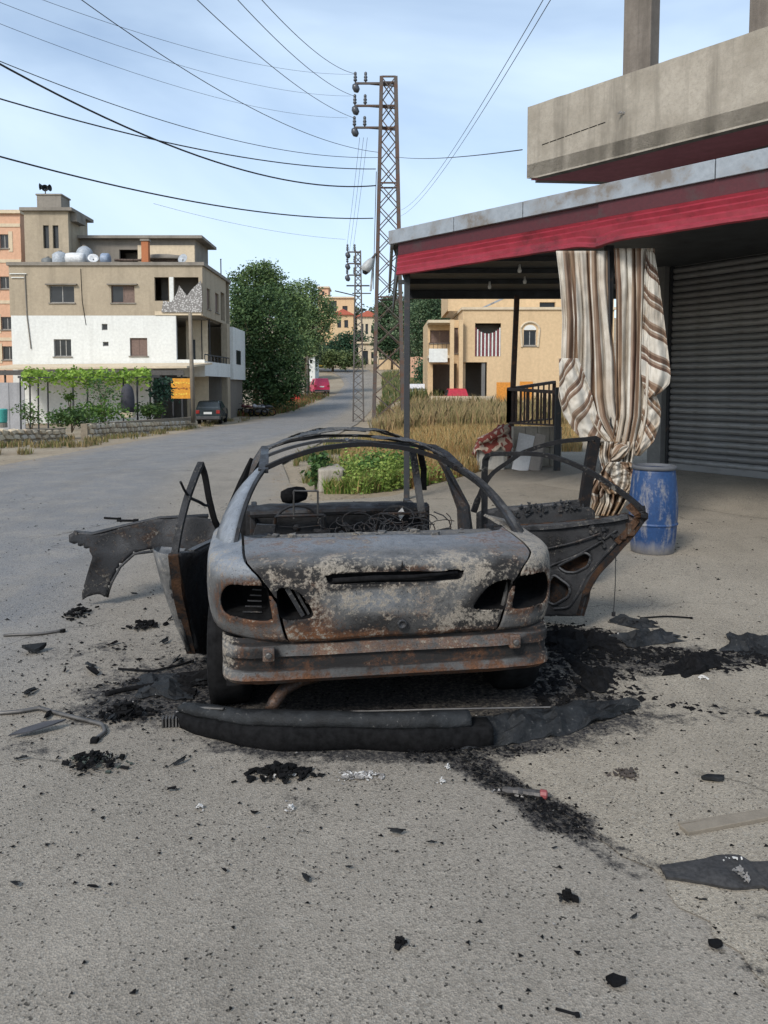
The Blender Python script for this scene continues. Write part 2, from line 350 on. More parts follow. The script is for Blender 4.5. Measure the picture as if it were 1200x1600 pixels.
def strip_sheet(name, ys, xl, xr, ts, dz, mat, jag=0, dust=True):
    V = []; C = []
    for y in ys:
        a, b = xl(y), xr(y)
        if jag and y < 14: a += jag * mnoise.noise((y * 2.1, .3, 0)) + jag * .6 * mnoise.noise((y * 7, 4.3, 0)) + jag * .35 * mnoise.noise((y * 19, 1.3, 0))
        for t in ts:
            x = a + (b - a) * t; V.append((x, y, TZ(x, y) + dz)); C.append((charv(x, y), dustv(x, y) if dust else 0, (sstep(-.6, -2.6, x - redge(y) + .6) * sstep(3.2, 8, y - x * .6) if dust else 0)))
    m = len(ts); n = len(ys); i = np.arange((n - 1) * m).reshape(n - 1, m)[:, :-1].ravel()
    F = np.stack([i, i + 1, i + m + 1, i + m], 1)
    return tag(link(name, mesh_np(name, np.array(V), F, mat, np.array(C), True)), kind='structure')
# soil sheet that carries everything
xs = np.unique(np.concatenate([np.linspace(-600, -40, 25), np.linspace(-40, 40, 81), np.linspace(40, 600, 25)]))
ys = np.unique(np.concatenate([np.linspace(-60, 10, 15), np.arange(10, 150, 1.0), np.linspace(150, 420, 28), np.linspace(420, 1600, 12)]))
V = np.array([(x, y, TZ(x, y) - .012 - (.03 if y > 14 else 0)) for y in ys for x in xs]); m = len(xs)
i = np.arange((len(ys) - 1) * m).reshape(-1, m)[:, :-1].ravel()
tag(link('ground', mesh_np('ground', V, np.stack([i, i + 1, i + m + 1, i + m], 1), M['soil'], None, True)), kind='structure')
near = np.concatenate([np.arange(-20, 1, 3.0), np.arange(1, 9, .07), np.arange(9, 14, .2), np.arange(14, 143, 1.0)])
ts = 1 - np.linspace(0, 1, 170) ** 1.5
strip_sheet('road', near, ledge, lambda y: redge(y) + (.35 if y < 11 else .35 * max(0, (14 - y) / 3)), ts[::-1], 0.0, M['asphalt'])
yl = lerp_tab([(-20, 3), (1, 1.80), (2.2, 1.12), (2.9, .76), (3.5, .36), (5, .0), (8, -.6), (11.6, -1.25), (12.2, .1), (16, 2.1), (18, 2.9), (20.5, 3.6)])
strip_sheet('shop_yard', np.concatenate([np.arange(-20, 1, 3.0), np.arange(1, 9, .07), np.arange(9, 20.5, .25)]), yl, lambda y: 16.0, np.linspace(0, 1, 150) ** 1.7, .005, M['yard'], .11, False)

# ------------------------------------------------------------------ vegetation generators
def leaf_cloud(pts, size, tints, flatz=.6, jitter=.35):
    n = len(pts); a = RNG.normal(size=(n, 3)); a[:, 2] *= flatz; a /= np.linalg.norm(a, axis=1)[:, None]
    b = np.cross(a, RNG.normal(size=(n, 3))); b /= np.linalg.norm(b, axis=1)[:, None]
    s = size * RNG.uniform(.6, 1.4, (n, 1)); 
    V = np.stack([pts - a * s, pts - b * s * .55, pts + a * s, pts + b * s * .55], 1).reshape(-1, 3)
    F = np.arange(n * 4).reshape(n, 4); C = np.repeat(tints, 4, 0)
    return V, F, C
def crown_pts(blobs, n, clump=.5, per=16, core=.55):
    """leaf positions gathered in clumps that sit in and near the surface of several lobes"""
    w_ = np.array([b[3] * b[4] * b[5] for b in blobs]) ** .67; w_ /= w_.sum()
    nc = max(1, n // per); pick = RNG.choice(len(blobs), nc, p=w_)
    d = RNG.normal(size=(nc, 3)); d /= np.linalg.norm(d, axis=1)[:, None]; rr = RNG.uniform(core, 1.08, (nc, 1))
    B = np.array(blobs)[pick]; c = B[:, :3] + d * rr * B[:, 3:6]
    up = d[:, 2] * .5 + .5
    pts = np.repeat(c, per, 0) + RNG.normal(size=(nc * per, 3)) * clump * np.array([1, 1, .7])
    return pts, np.repeat(RNG.uniform(0, 1, nc), per), np.repeat(up, per)
def tint_of(k, c1, c2):
    k = np.clip(k + RNG.normal(size=k.shape) * .15, 0, 1)[:, None]; return np.array(c1) * (1 - k) + np.array(c2) * k
def tree(name, label, base, trunk_h, blobs, n, size, c1, c2, clump=.5, limbs=6, tr=.25, group=None, per=16):
    t = thing(name, label, 'tree', base, 0, group)
    mb = MB(); top = Vector((0, 0, trunk_h)); mb.tube([(0, 0, -.4), (.05, .03, trunk_h * .5), (0, 0, trunk_h), (.1, 0, trunk_h * 1.5)], [tr * 1.2, tr, tr * .8, tr * .35], 8)
    for bl in blobs[:limbs]:
        c = Vector(bl[:3]); mid = top.lerp(c, .5) + Vector((random.uniform(-.3, .3), random.uniform(-.3, .3), .2))
        mb.tube([top * random.uniform(.7, 1), mid, c + Vector((0, 0, bl[5] * .3))], [tr * .55, tr * .3, tr * .08], 6)
    mb.obj('trunk', M['bark'], t, True)
    p, k, up = crown_pts(blobs, n, clump, per); V, F, C = leaf_cloud(p, size, tint_of(k, c1, c2))
    link('crown', mesh_np('crown', V, F, M['leaf'], C), t); return t
def blades(name, xy, h, wd, cols, lean=.35, label=None, cat=None, zf=TZ):
    n = len(xy); z = np.array([zf(x, y) for x, y in xy]); b = np.column_stack([xy, z - .03])
    hh = h * RNG.uniform(.45, 1.15, n); an = RNG.uniform(0, 6.28, n); wv = np.column_stack([np.cos(an), np.sin(an), np.zeros(n)]) * (wd * RNG.uniform(.6, 1.4, n))[:, None]
    la = RNG.uniform(0, 6.28, n); ll = RNG.uniform(0, lean, n) * hh
    tip = b + np.column_stack([np.cos(la) * ll, np.sin(la) * ll, hh]); mid = b + np.column_stack([np.cos(la) * ll * .3, np.sin(la) * ll * .3, hh * .6])
    V = np.stack([b - wv, b + wv, mid + wv * .7, tip, mid - wv * .7], 1).reshape(-1, 3); F = np.arange(n * 5).reshape(n, 5)
    k = RNG.integers(0, len(cols), n); C = np.repeat(np.array(cols)[k] * RNG.uniform(.75, 1.25, (n, 1)), 5, 0)
    return tag(link(name, mesh_np(name, V, F, M['grass'], C)), label, cat, kind='stuff')

# ================================================================== BURNT CAR
CARX, CARY, CARA, CARW = .06, 3.74, R(9), 1.045
car = thing('burnt_car', 'burnt out saloon car without glass, doors hanging open, rear facing the camera', 'car', (CARX, CARY, 0), CARA); car.scale = (CARW, 1, 1)
ca, sa = math.cos(CARA), math.sin(CARA)
def W2L(p):
    dx, dy = p[0] - CARX, p[1] - CARY; return Vector(((dx * ca + dy * sa) / CARW, -dx * sa + dy * ca, p[2]))
# levels of the rear shell: z, half width, rear offset
LV = np.array([(.500, .885, .045), (.515, .897, .028), (.56, .908, .016), (.62, .916, .008), (.70, .92, .004), (.77, .918, .003), (.83, .914, .005), (.866, .905, .012), (.886, .888, .030),
               (.896, .862, .065), (.903, .828, .14), (.910, .795, .26), (.916, .772, .38), (.920, .76, .48), (.905, .752, .50)])
KZ = np.arange(len(LV), dtype=float); NEXP = 5.6; VL = 1.30
def lev(k): return [float(np.interp(k, KZ, LV[:, j])) for j in range(3)]
def surf(u, k):
    z, a, r = lev(k); q = max(-.99999, min(.99999, u / a)); v = r + (VL - r) * (1 - (1 - abs(q) ** NEXP) ** (1 / NEXP))
    return Vector((u, v, z + .012 * (1 - q * q) * sstep(8, 12, k)))
def uthe(t, a):   # t in -1..1 -> u along superellipse
    th = (1 - abs(t)) * math.pi / 2; return math.copysign(a * max(0, math.cos(th)) ** (2 / NEXP), t)
def poly_d(p, poly):
    best = 9; bp = None; n = len(poly); ins = False
    for i in range(n):
        a, b = poly[i], poly[(i + 1) % n]; ex, ey = b[0] - a[0], b[1] - a[1]; L2 = ex * ex + ey * ey
        t = max(0, min(1, ((p[0] - a[0]) * ex + (p[1] - a[1]) * ey) / L2)); q = (a[0] + ex * t, a[1] + ey * t)
        d = math.hypot(p[0] - q[0], p[1] - q[1])
        if d < best: best, bp = d, q
        if (a[1] > p[1]) != (b[1] > p[1]) and p[0] < (b[0] - a[0]) * (p[1] - a[1]) / (b[1] - a[1]) + a[0]: ins = not ins
    return best, bp, ins
def rounded(poly, r=.03, n=4):
    out = []; m = len(poly)
    for i in range(m):
        a, b, c = [Vector((*poly[(i + j) % m], 0)) for j in (-1, 0, 1)]
        p = b + (a - b).normalized() * min(r, (a - b).length * .45); q = b + (c - b).normalized() * min(r, (c - b).length * .45)
        for k in range(n + 1):
            t = k / n; s = p * (1 - t) ** 2 + b * 2 * t * (1 - t) + q * t * t; out.append((s.x, s.y))
    return out
ZK = np.interp
def zk(z): return float(np.interp(z, LV[:14, 0], KZ[:14]))
def shell(name, uL, uR, nu, holes, kmax, burnf, parent, ks=None, mat=None):
    """rear skin between two seams with holes given as polygons in (u,z)"""
    ks = ks if ks is not None else np.concatenate([np.linspace(0, zk(.80), 34), np.linspace(zk(.80), kmax, 30)[1:]])
    grid = []; hit = []
    for k in ks:
        row = []; hrow = []
        z, a, r = lev(k); tl, tr_ = uL(k), uR(k)
        for j in range(nu):
            t = tl + (tr_ - tl) * j / (nu - 1); u = uthe(t, a); kk = k; zz = z; ins = False
            for h in holes:
                d, bp, inn = poly_d((u, zz), h)
                if d < .0085: u, zz = bp; kk = zk(zz); ins = False; row.append((u, kk)); hrow.append(0); break
                if inn: ins = True
            else:
                row.append((u, kk)); hrow.append(1 if ins else 2)
        grid.append(row); hit.append(hrow)
    V = []; C = []
    for i, row in enumerate(grid):
        for u, k in row:
            p = surf(u, k); n3 = mnoise.noise(p * 2.6) * .012 + mnoise.noise(p * 7) * .005 + abs(mnoise.noise(p * 4.3 + Vector((5, 0, 0)))) * .006; p = p + Vector((0, n3, n3 * .6)); V.append(p); C.append(burnf(p))
    m = nu; F = []
    for i in range(len(ks) - 1):
        for j in range(m - 1):
            q = [(i, j), (i, j + 1), (i + 1, j + 1), (i + 1, j)]
            hs = [hit[a][b] for a, b in q]
            if 1 in hs: continue
            if hs.count(0) == 4:
                cu = sum(grid[a][b][0] for a, b in q) / 4; cz = sum(lev(grid[a][b][1])[0] for a, b in q) / 4
                if any(poly_d((cu, cz), h)[2] for h in holes): continue
            F.append([a * m + b for a, b in q])
    me = mesh_np(name, np.array(V), np.array(F), mat or M['burnt'], np.array(C), True)
    o = link(name, me, parent); md = o.modifiers.new('thick', 'SOLIDIFY'); md.thickness = .007; md.offset = -1
    return o
lightLo = rounded([(-.815, .615), (-.575, .608), (-.592, .70), (-.60, .785), (-.79, .785), (-.835, .70)], .05)
lightLi = rounded([(-.548, .615), (-.385, .622), (-.40, .68), (-.46, .765), (-.565, .782)], .045)
lightRo = [(-a, b) for a, b in lightLo]; lightRi = [(-a, b) for a, b in [(-.50, .61), (-.36, .615)] ]
lightRi = rounded([(.565, .612), (.375, .615), (.40, .68), (.47, .765), (.585, .785)], .045)
handle = rounded([(-.315, .785), (.315, .785), (.335, .815), (.31, .838), (-.31, .838), (-.335, .815)], .02)
lock = [(.03 + .018 * math.cos(a), .575 + .018 * math.sin(a)) for a in [i * math.pi / 6 for i in range(12)]]
def ndist(p, poly): return poly_d((p.x, p.z), poly)[0]
def burn_lid(p):
    soot = .34 + .40 * sstep(.60, .50, p.z) + .42 * math.exp(-(min(ndist(p, lightLi), ndist(p, lightRi)) / .07) ** 2)
    soot += .55 * math.exp(-(ndist(p, handle) / .030) ** 2) * (1.1 if p.x < .2 else .35) + .3 * blob(p.x, p.z, -.45, .84, .2, .05) + .3 * blob(p.x, p.z, .5, .86, .15, .06)
    soot += .35 * blob(p.x, p.z, 0, .60, .22, .05)
    plate = blob(p.x, p.z, -.06, .695, .24, .07); soot -= .40 * plate; soot += .35 * mnoise.noise((p.x * 2.5, p.z * 4, 11))
    ash = .36 + .24 * blob(p.x, p.z, .36, .82, .16, .09) + .22 * blob(p.x, p.z, -.25, .855, .22, .05) + .18 * plate + .18 * blob(p.x, p.z, .33, .60, .15, .05)
    if p.y > .06: ash -= .14 * sstep(.06, .2, p.y); soot -= .12
    rust = .31 + .2 * mnoise.noise((p.x * 3, p.z * 5, 21)) + .28 * blob(p.x, p.z, -.35, .66, .12, .12) + .30 * blob(p.x, p.z, -.5, .56, .16, .05) + .26 * blob(p.x, p.z, .02, .845, .3, .025) + .25 * sstep(.57, .51, p.z)
    return (soot, ash, rust, 1 - .40 * sstep(.03, .30, p.y) - .45 * plate)
def burn_q(p):
    d = min(ndist(p, lightLo), ndist(p, lightRo))
    soot = .14 + .48 * math.exp(-(d / .055) ** 2) + .4 * sstep(.58, .5, p.z) + (.1 if p.x > 0 else 0)
    ash = .26 + .14 * sstep(.75, .88, p.z) + (.16 if p.x > 0 else 0); rust = .24 + .3 * math.exp(-(d / .04) ** 2) + .15 * sstep(.62, .52, p.z)
    return (soot, ash, rust, 1 - (.55 if p.x < 0 else .15) * sstep(.74, .86, p.z))
# seams: value of t where the boot seam runs, per level
def tsolve(u, a):
    return math.copysign(1 - math.acos(min(1, (abs(u) / a)) ** (NEXP / 2)) / (math.pi / 2), u)
seam = lerp_tab([(0, .50), (zk(.70), .555), (zk(.80), .625), (zk(.86), .675), (8, .70), (10, .715), (14, .735)])
def seamt(k, g): z, a, r = lev(k); return tsolve(min(seam(k) + g, a * .999), a)
lid = shell('boot_lid', lambda k: -seamt(k, -.007), lambda k: seamt(k, -.007), 130, [lightLi, lightRi, handle, lock], 13.0, burn_lid, car)
tag(lid, 'scorched boot lid mottled grey, rust and ash')
for s in (-1, 1):
    if s < 0: o = shell('rear_quarter_panel', lambda k: -1.0, lambda k: -seamt(k, .007), 70, [lightLo], 14.0, burn_q, car)
    else: o = shell('rear_quarter_panel', lambda k: seamt(k, .007), lambda k: 1.0, 70, [lightRo], 14.0, burn_q, car)
def setc(o, c):
    me = o.data; at = me.color_attributes.new('tint', 'FLOAT_COLOR', 'POINT'); n = len(me.vertices)
    if callable(c): a = np.array([(tuple(c(v.co)) + (1,))[:4] for v in me.vertices], np.float32)
    else: a = np.tile(np.array(tuple(c) + (1,), np.float32), (n, 1))
    at.data.foreach_set('color', a.ravel()); return o
def cobj(mb, name, mat, c, parent=car, **kw): return setc(mb.obj(name, mat, parent, **kw), c)
# lamp wells behind the light holes, boot interior box, number plate recess, emblem
for h, nm in ((lightLo, 'lamp_well'), (lightRo, 'lamp_well'), (lightLi, 'lamp_well'), (lightRi, 'lamp_well')):
    mb = MB(); rows = []
    for dv, sc_ in ((.008, 1.01), (.08, .97), (.30, .80)):
        cx = sum(a for a, _ in h) / len(h); cz = sum(b for _, b in h) / len(h); row = []
        for (a, b) in h + h[:1]:
            u, z = cx + (a - cx) * sc_, cz + (b - cz) * sc_; p = surf(a, zk(b)); row.append((u, p.y + dv, z))
        rows.append(row)
    mb.sheet(rows); n0 = len(mb.v); mb.f.append(tuple(range(n0 - len(h) - 1, n0 - 1)))
    mb.obj(nm, M['soot'], car, True)
# burnt lamp remains
cobj(MB().bar((-.515, .06, .77), (-.44, .07, .625), .045, .02).bar((-.47, .05, .75), (-.41, .06, .63), .012), 'lamp_bracket', M['char'], (.2, .42, .2))
mb = MB(); 
for i in range(5): mb.bar((-.72 + i * .012, .17, .625 + i * .028), (-.63, .15, .625 + i * .028), .006)
cobj(mb, 'lamp_bracket', M['char'], (.4, .2, .2))
cobj(MB().bar((.60, .10, .78), (.555, .085, .62), .02, .02), 'lamp_bracket', M['burnt'], (.4, .3, .2))
mb = MB(); rows = []
for dv, e in ((.002, 1.0), (.02, .98), (.035, .9)):
    rows.append([(a * e, surf(a, zk(b)).y + dv, .812 + (b - .812) * e) for a, b in handle + handle[:1]])
mb.sheet(rows); n0 = len(mb.v); mb.f.append(tuple(range(n0 - len(handle) - 1, n0 - 1))); mb.obj('handle_recess', M['soot'], car, True)
hb = MB(); hb.tube([(-.30, .012, .806), (-.1, .004, .812), (.08, .004, .811), (.30, .010, .822)], [.012, .014, .011, .008], 8); cobj(hb, 'boot_handle', M['soot'], (.6, .1, .5), smooth=True)
MB().lathe([(.026, -.004), (.026, .0), (.02, .004), (.014, .004), (.014, -.01)], 16).obj('lock_cylinder', M['char'], car, True, loc=(.03, -.001, .575), rot=(R(90), 0, 0))
em = MB()
for k in range(3):
    a = R(90 + k * 120); d = Vector((math.cos(a), 0, math.sin(a))); s_ = Vector((-d.z, 0, d.x)); c = Vector((.03, .006, .862))
    em.prism([c + d * .034, c + s_ * .006, c - d * .004, c - s_ * .006], (0, -.006, 0))
cobj(em, 'star_emblem', M['char'], (.75, 0, .3))
# rubbed plate rim
# lower back panel under the lid (valance), stepped profile following the plan curve
prof = [(.505, .045), (.492, .02), (.478, .02), (.472, .005), (.425, .0), (.418, .022), (.352, .028), (.344, -.004), (.312, -.010), (.300, .015), (.275, .05)]
def burn_v(p):
    z = p.z; e = abs(p.x)
    band = (1 if .42 < z < .475 else 0) * sstep(-.55, -.40, p.x) * sstep(.70, .55, p.x); return (.50 - .30 * band + .5 * (1 if .345 < z < .425 else 0) + (.4 if z > .475 else 0) - .35 * sstep(.68, .79, -p.x), .16 + .20 * band + .36 * sstep(.70, .79, -p.x) + .22 * sstep(.74, .81, p.x), .34 + .22 * band + (.22 if z < .335 else 0))
rows = []
for z, v in prof:
    row = []
    for j in range(61):
        t = -1 + 2 * j / 60; a = .82; NX = 9; u = math.copysign(a * max(0, math.cos((1 - abs(t) * .84) * math.pi / 2)) ** (2 / NX), t); q = abs(u / a); vv = v + .055 + .55 * (1 - (1 - min(q, .9999) ** NX) ** (1 / NX))
        n3 = .014 * mnoise.noise((u * 6, z * 9, 1.3)) + .006 * mnoise.noise((u * 20, z * 20, 3)); row.append((u, vv + n3, z + .006 * mnoise.noise((u * 4, z * 3, 5))))
    rows.append(row)
cobj(MB().sheet(rows), 'rear_crossmember', M['burnt'], burn_v, smooth=False, solid=.012)
for u in (-.60, .60):
    cobj(MB().box((u, .038, .445), (.055, .03, .07)), 'bumper_mount', M['burnt'], (.2, .4, .6), bevel=.008)
    MB().lathe([(.016, 0), (.016, .012), (.010, .016)], 8).obj('bolt', M['rod'], car, loc=(u, .022, .445), rot=(R(90), 0, 0))
cobj(MB().prism([(.795, .24, .485), (.822, .36, .482), (.824, .38, .30), (.798, .26, .31)], (.008, -.012, 0)), 'torn_edge', metal_paint('scorched_red', (.22, .05, .04), .4, (.25, .2, .16), .7, 12), (0, 0, 0))
# boot floor, muffler and exhaust pipe
mb = MB(); mb.b2((-.80, .14, .26), (.80, 1.3, .30)); cobj(mb, 'boot_floor', M['char'], (.8, 0, .2))
pass
mb = MB(); pts = [(-.44 + .36 * i / 8, .34, .235) for i in range(9)]
mb.tube(pts, [.03, .062, .075, .078, .078, .078, .075, .06, .03], 14, True, .62); cobj(mb, 'muffler', M['char'], (.2, .25, .55), smooth=True)
mb = MB(); mb.tube([(-.30, .28, .235), (-.44, .22, .235), (-.53, .16, .215), (-.575, .12, .17), (-.595, .10, .135)], [.026, .03, .032, .032, .03], 10); cobj(mb, 'exhaust_pipe', M['char'], (.3, .15, .6), smooth=True)
# wheels
def wheel(loc, rz=0, h=.30):
    t_ = MB().lathe([(.20, -.095), (.25, -.11), (h - .01, -.10), (h, -.06), (h, .06), (h - .01, .10), (.25, .11), (.20, .095), (.19, .05), (.19, -.05), (.20, -.095)], 28, cap=False).obj('wheel', M['tyre'], car, True, loc=loc, rot=(0, R(90), rz))
    cobj(MB().lathe([(.195, -.09), (.20, -.085), (.185, -.06), (.12, -.045), (.05, -.06), (.02, -.06), (.02, .05), (.18, .06), (.2, .085)], 24, cap=False), 'rim', M['char'], (.4, .3, .5), parent=t_, smooth=True)
wheel((-.80, .66, .285), 0, .31); wheel((.74, .62, .285), 0, .31); wheel((-.76, 3.65, .28), R(6)); wheel((.76, 3.65, .28), R(4))
cobj(MB().bar((-.7, .83, .28), (.7, .85, .28), .09).box((0, .85, .28), (.25, .3, .2)), 'rear_axle', M['char'], (.8, 0, .3), bevel=.02)
# floor pan, sills, front body
mb = MB(); mb.b2((-.80, 1.3, .17), (.80, 4.3, .22)); cobj(mb, 'floor_pan', M['char'], (.6, .1, .4))
for s in (-1, 1):
    cobj(MB().box((s * .82, 2.2, .26), (.10, 2.0, .17)), 'sill', M['char'], (.4, .2, .3), bevel=.02)
mb = MB(); mb.sheet([[(x, y, z + .02 * mnoise.noise((x * 5, y * 5, 0))) for x in np.linspace(-.76, .76, 16)] for y, z in ((2.85, .45), (2.86, .70), (2.95, .72), (3.1, .70), (3.6, .62), (4.2, .55), (4.5, .48), (4.55, .25))])
cobj(mb, 'cowl_and_front', M['char'], (.55, .1, .2), solid=.02)
for s in (-1, 1):
    cobj(MB().box((s * .70, 3.2, .52), (.05, .9, .3)), 'inner_fender', M['char'], (.5, .1, .3), bevel=.01)
# parcel shelf with holes and ribs
mb = MB(); mb.b2((-.72, .53, .85), (.72, .93, .865)); 
for k in range(46): mb.box((random.uniform(-.66, .66), random.uniform(.62, .93), .868), (random.uniform(.01, .06), random.uniform(.01, .05), random.uniform(.004, .03)), Matrix.Rotation(random.uniform(0, 3), 3, 'Z'), .006)
cobj(mb, 'parcel_shelf', M['burnt'], (.35, .34, .2))
cobj(MB().b2((-.72, .93, .45), (.72, .95, .85)), 'rear_bulkhead', M['char'], (.7, .1, .2))
# pillars
def loft(rings, cap=True):
    mb = MB(); n = len(rings[0]); k = len(rings); vv = [v for g in rings for v in g]
    ff = [(i * n + j, i * n + (j + 1) % n, (i + 1) * n + (j + 1) % n, (i + 1) * n + j) for i in range(k - 1) for j in range(n)]
    if cap: ff += [tuple(range(n))[::-1], tuple((k - 1) * n + j for j in range(n))]
    return mb.add(vv, ff)
for s in (-1, 1):
    rings = []
    K = 9 if s < 0 else 9
    for i in range(K):
        t = i / (K - 1); e = t ** 1.0; wd = 1.0 if s < 0 else .8
        ru = .775 - .175 * t ** 1.25 - .0 * math.sin(t * 3.14); rv = .50 + .86 * t; z = .885 + .35 * t + .055 * math.sin(t * 3.14)      # rear inner edge (window side)
        fu = .885 - .265 * t ** 1.35; fv = (.50 + .62 * (1 - (1 - t) ** 2.2)) + .30 * t + .28 * (1 - t); fv = .72 + .78 * t ** .85
        zz = z - .03 + .02 * t
        ring = [(ru, rv, z), (ru + .03, rv + .005, z + .004), (ru * .5 + fu * .5 + .022, (rv * .55 + fv * .45), z + .002 - .012 * (1 - t)), (fu, fv, zz), (fu - .035, fv + .01, zz - .005), (fu * .5 + ru * .5 - .02, (rv + fv) / 2, z - .035), (ru - .012, rv + .02, z - .015)]
        rings.append([Vector((s * a, b, c)) for a, b, c in ring])
    o = loft(rings); setc(o.obj('c_pillar', M['burnt'], car, True), (lambda p: (-.2 + .2 * sstep(1.2, 1.3, p.z), .12 + .12 * sstep(1.1, .9, p.z), .05, .15)) if s < 0 else (.55, .22, .2))
    # window seal lip along the pillar
    mb = MB(); mb.tube([r[0] + Vector((-s * .012, 0, .004)) for r in rings], .014, 4); cobj(mb, 'window_channel', M['char'], (.5, .2, .2))
    # roof rail
    pts = [Vector((s * .615, 1.26, 1.215)), Vector((s * .605, 1.6, 1.28)), Vector((s * .60, 2.0, 1.305)), Vector((s * .60, 2.35, 1.285)), Vector((s * .64, 2.65, 1.20)), Vector((s * .73, 2.95, 1.03)), Vector((s * .77, 3.15, .82))]
    mb = MB(); mb.tube(pts, [.044, .038, .036, .034, .034, .036, .04], 4, True, .45); cobj(mb, 'roof_rail', M['char'], (.6 if s > 0 else .4, .22, .22))
    mb = MB(); mb.tube([(s * .82, 1.92, .25), (s * .84, 1.93, .6), (s * .82, 1.94, .84), (s * .70, 1.97, 1.13), (s * .61, 1.99, 1.29)], [.06, .06, .05, .038, .034], 6, True, .8); cobj(mb, 'b_pillar', M['char'], (.3, .28, .4))
for s in (1,):  # inner slotted frame seen beside the b pillar
    cobj(MB().bar((.60, 2.35, .70), (.56, 2.55, 1.22), .05, .03), 'seat_belt_frame', M['burnt'], (.55, .25, .2))
# roof bows and the slumped skin
def bow(v, z0, crown, wv, hz, name, c, sag=0):
    pts = [Vector((u, v + .03 * (1 - (u / .60) ** 2), z0 + crown * (1 - abs(u / .60) ** 2.2) - sag * math.exp(-((u - .1) / .3) ** 2) + .006 * mnoise.noise((u * 8, v, 0)))) for u in np.linspace(-.60, .60, 21)]
    mb = MB(); mb.tube(pts, hz * 1.2, 4, True, wv * .8); return cobj(mb, name, M['char'], c, smooth=False)
bow(1.33, 1.225, .145, .6, .036, 'roof_bow', (.75, .05, .2)); bow(1.62, 1.275, .125, .5, .028, 'roof_bow', (.4, .25, .2), .03); bow(2.1, 1.30, .10, .4, .026, 'roof_bow', (.4, .25, .2), .02); bow(2.45, 1.26, .10, .5, .03, 'roof_bow', (.4, .3, .2))
V = []; nu_, nv_ = 60, 44; F = []; C = []
for i in range(nv_):
    v = 1.32 + 1.15 * i / (nv_ - 1)
    for j in range(nu_):
        u = -.595 + 1.19 * j / (nu_ - 1); q = 1 - abs(u / .60) ** 2.2
        z = 1.245 + .155 * q + .05 * math.sin((v - 1.32) / 1.15 * 3.0) + .03 * mnoise.noise((u * 3, v * 3, 2)) + .012 * mnoise.noise((u * 11, v * 9, 7)) - .035 * math.exp(-((u - .05) / .3) ** 2 - ((v - 1.75) / .3) ** 2)
        V.append((u, v, z)); C.append((.32 + .3 * mnoise.noise((u * 3, v * 2, 9)), .42, .12))
for i in range(nv_ - 1):
    for j in range(nu_ - 1):
        u, v, z = V[i * nu_ + j]; h = mnoise.noise((u * 2.2, v * 5.5, 3.3)) + .35 * mnoise.noise((u * 9, v * 9, 1))
        if h > -.10 + .25 * (v > 1.9) - .2 * (u < -.1): continue
        F.append((i * nu_ + j, i * nu_ + j + 1, (i + 1) * nu_ + j + 1, (i + 1) * nu_ + j))
o = link('roof_skin', mesh_np('roof_skin', np.array(V), np.array(F), M['char'], np.array(C), True), car); md = o.modifiers.new('thick', 'SOLIDIFY'); md.thickness = .006
# cabin: seat frames, head restraint, dash beam, steering wheel, wires
def seat(x, y, lean):
    s_ = MB(); z0, z1 = .28, .80
    for dx in (-.2, .2): s_.tube([(x + dx, y, z0), (x + dx, y - lean * .5, .55), (x + dx * .85, y - lean, z1)], .012, 6)
    s_.tube([(x - .17, y - lean, z1), (x + .17, y - lean, z1)], .012, 6)
    for k in range(5): s_.tube([(x - .19, y - lean * k / 5, .36 + .09 * k), (x, y - lean * k / 5 + .02, .34 + .09 * k), (x + .19, y - lean * k / 5, .36 + .09 * k)], .004, 5)
    s_.box((x, y + .22, .30), (.44, .46, .05)); 
    return cobj(s_, 'seat_frame', M['char'], (.45, .2, .4))
seat(-.36, 2.2, .22); seat(.38, 2.25, .28)
hr = MB(); 
for dx in (-.055, .115): hr.tube([(-.35 + dx, 1.98, .78), (-.35 + dx, 1.96, .985), (-.35 + dx * .8, 1.955, .995)], .007, 6)
hr.tube([(-.405, 1.955, .99), (-.235, 1.955, .985)], .007, 6)
cobj(hr, 'headrest_posts', M['rod'], (0, 0, 0))
hv = MB(); hv.lathe([(.02, -.12), (.07, -.11), (.10, -.05), (.105, .03), (.08, .10), (.03, .12)], 10)
o = hv.obj('burnt_headrest', M['soot'], car, True, loc=(-.40, 2.02, .95), rot=(0, R(84), R(10))); o.scale = (.6, .6, .8)
mb = MB(); mb.tube([(-.72, 2.72, .70), (0, 2.68, .715), (.72, 2.72, .70)], .035, 8); mb.tube([(-.7, 1.6, .70), (.1, 1.58, .695), (.7, 1.6, .70)], .009, 6); cobj(mb, 'dash_beam', M['char'], (.5, .2, .3))
mb = MB(); mb.tube([(-.36 + .185 * math.cos(a), 2.45 + .06 * math.sin(a), .62 + .175 * math.sin(a)) for a in [i * 2 * math.pi / 20 for i in range(21)]], .010, 6, False); mb.tube([(-.36, 2.46, .62), (-.36, 2.7, .58)], .03, 6)
cobj(mb, 'steering_wheel', M['char'], (.6, .1, .2), smooth=True)
mb = MB()
for k in range(34):
    c = Vector((random.gauss(.16, .16), random.uniform(1.0, 1.5), .74)); r = random.uniform(.04, .13); a0 = random.uniform(0, 6); tl_ = random.uniform(-.6, .6)
    mb.tube([c + Vector((r * math.cos(a0 + t * 1.0), r * .5 * math.sin(a0 + t * .7), .10 + r * math.sin(a0 + t) * .6 + tl_ * .03 * t)) for t in np.linspace(0, random.uniform(2, 5), 9)], random.uniform(.0025, .0045), 5)
mb.box((.16, 1.2, .72), (.5, .35, .08), None, .04); cobj(mb, 'wire_tangle', M['char'], (.5, .22, .3))
mb = MB()
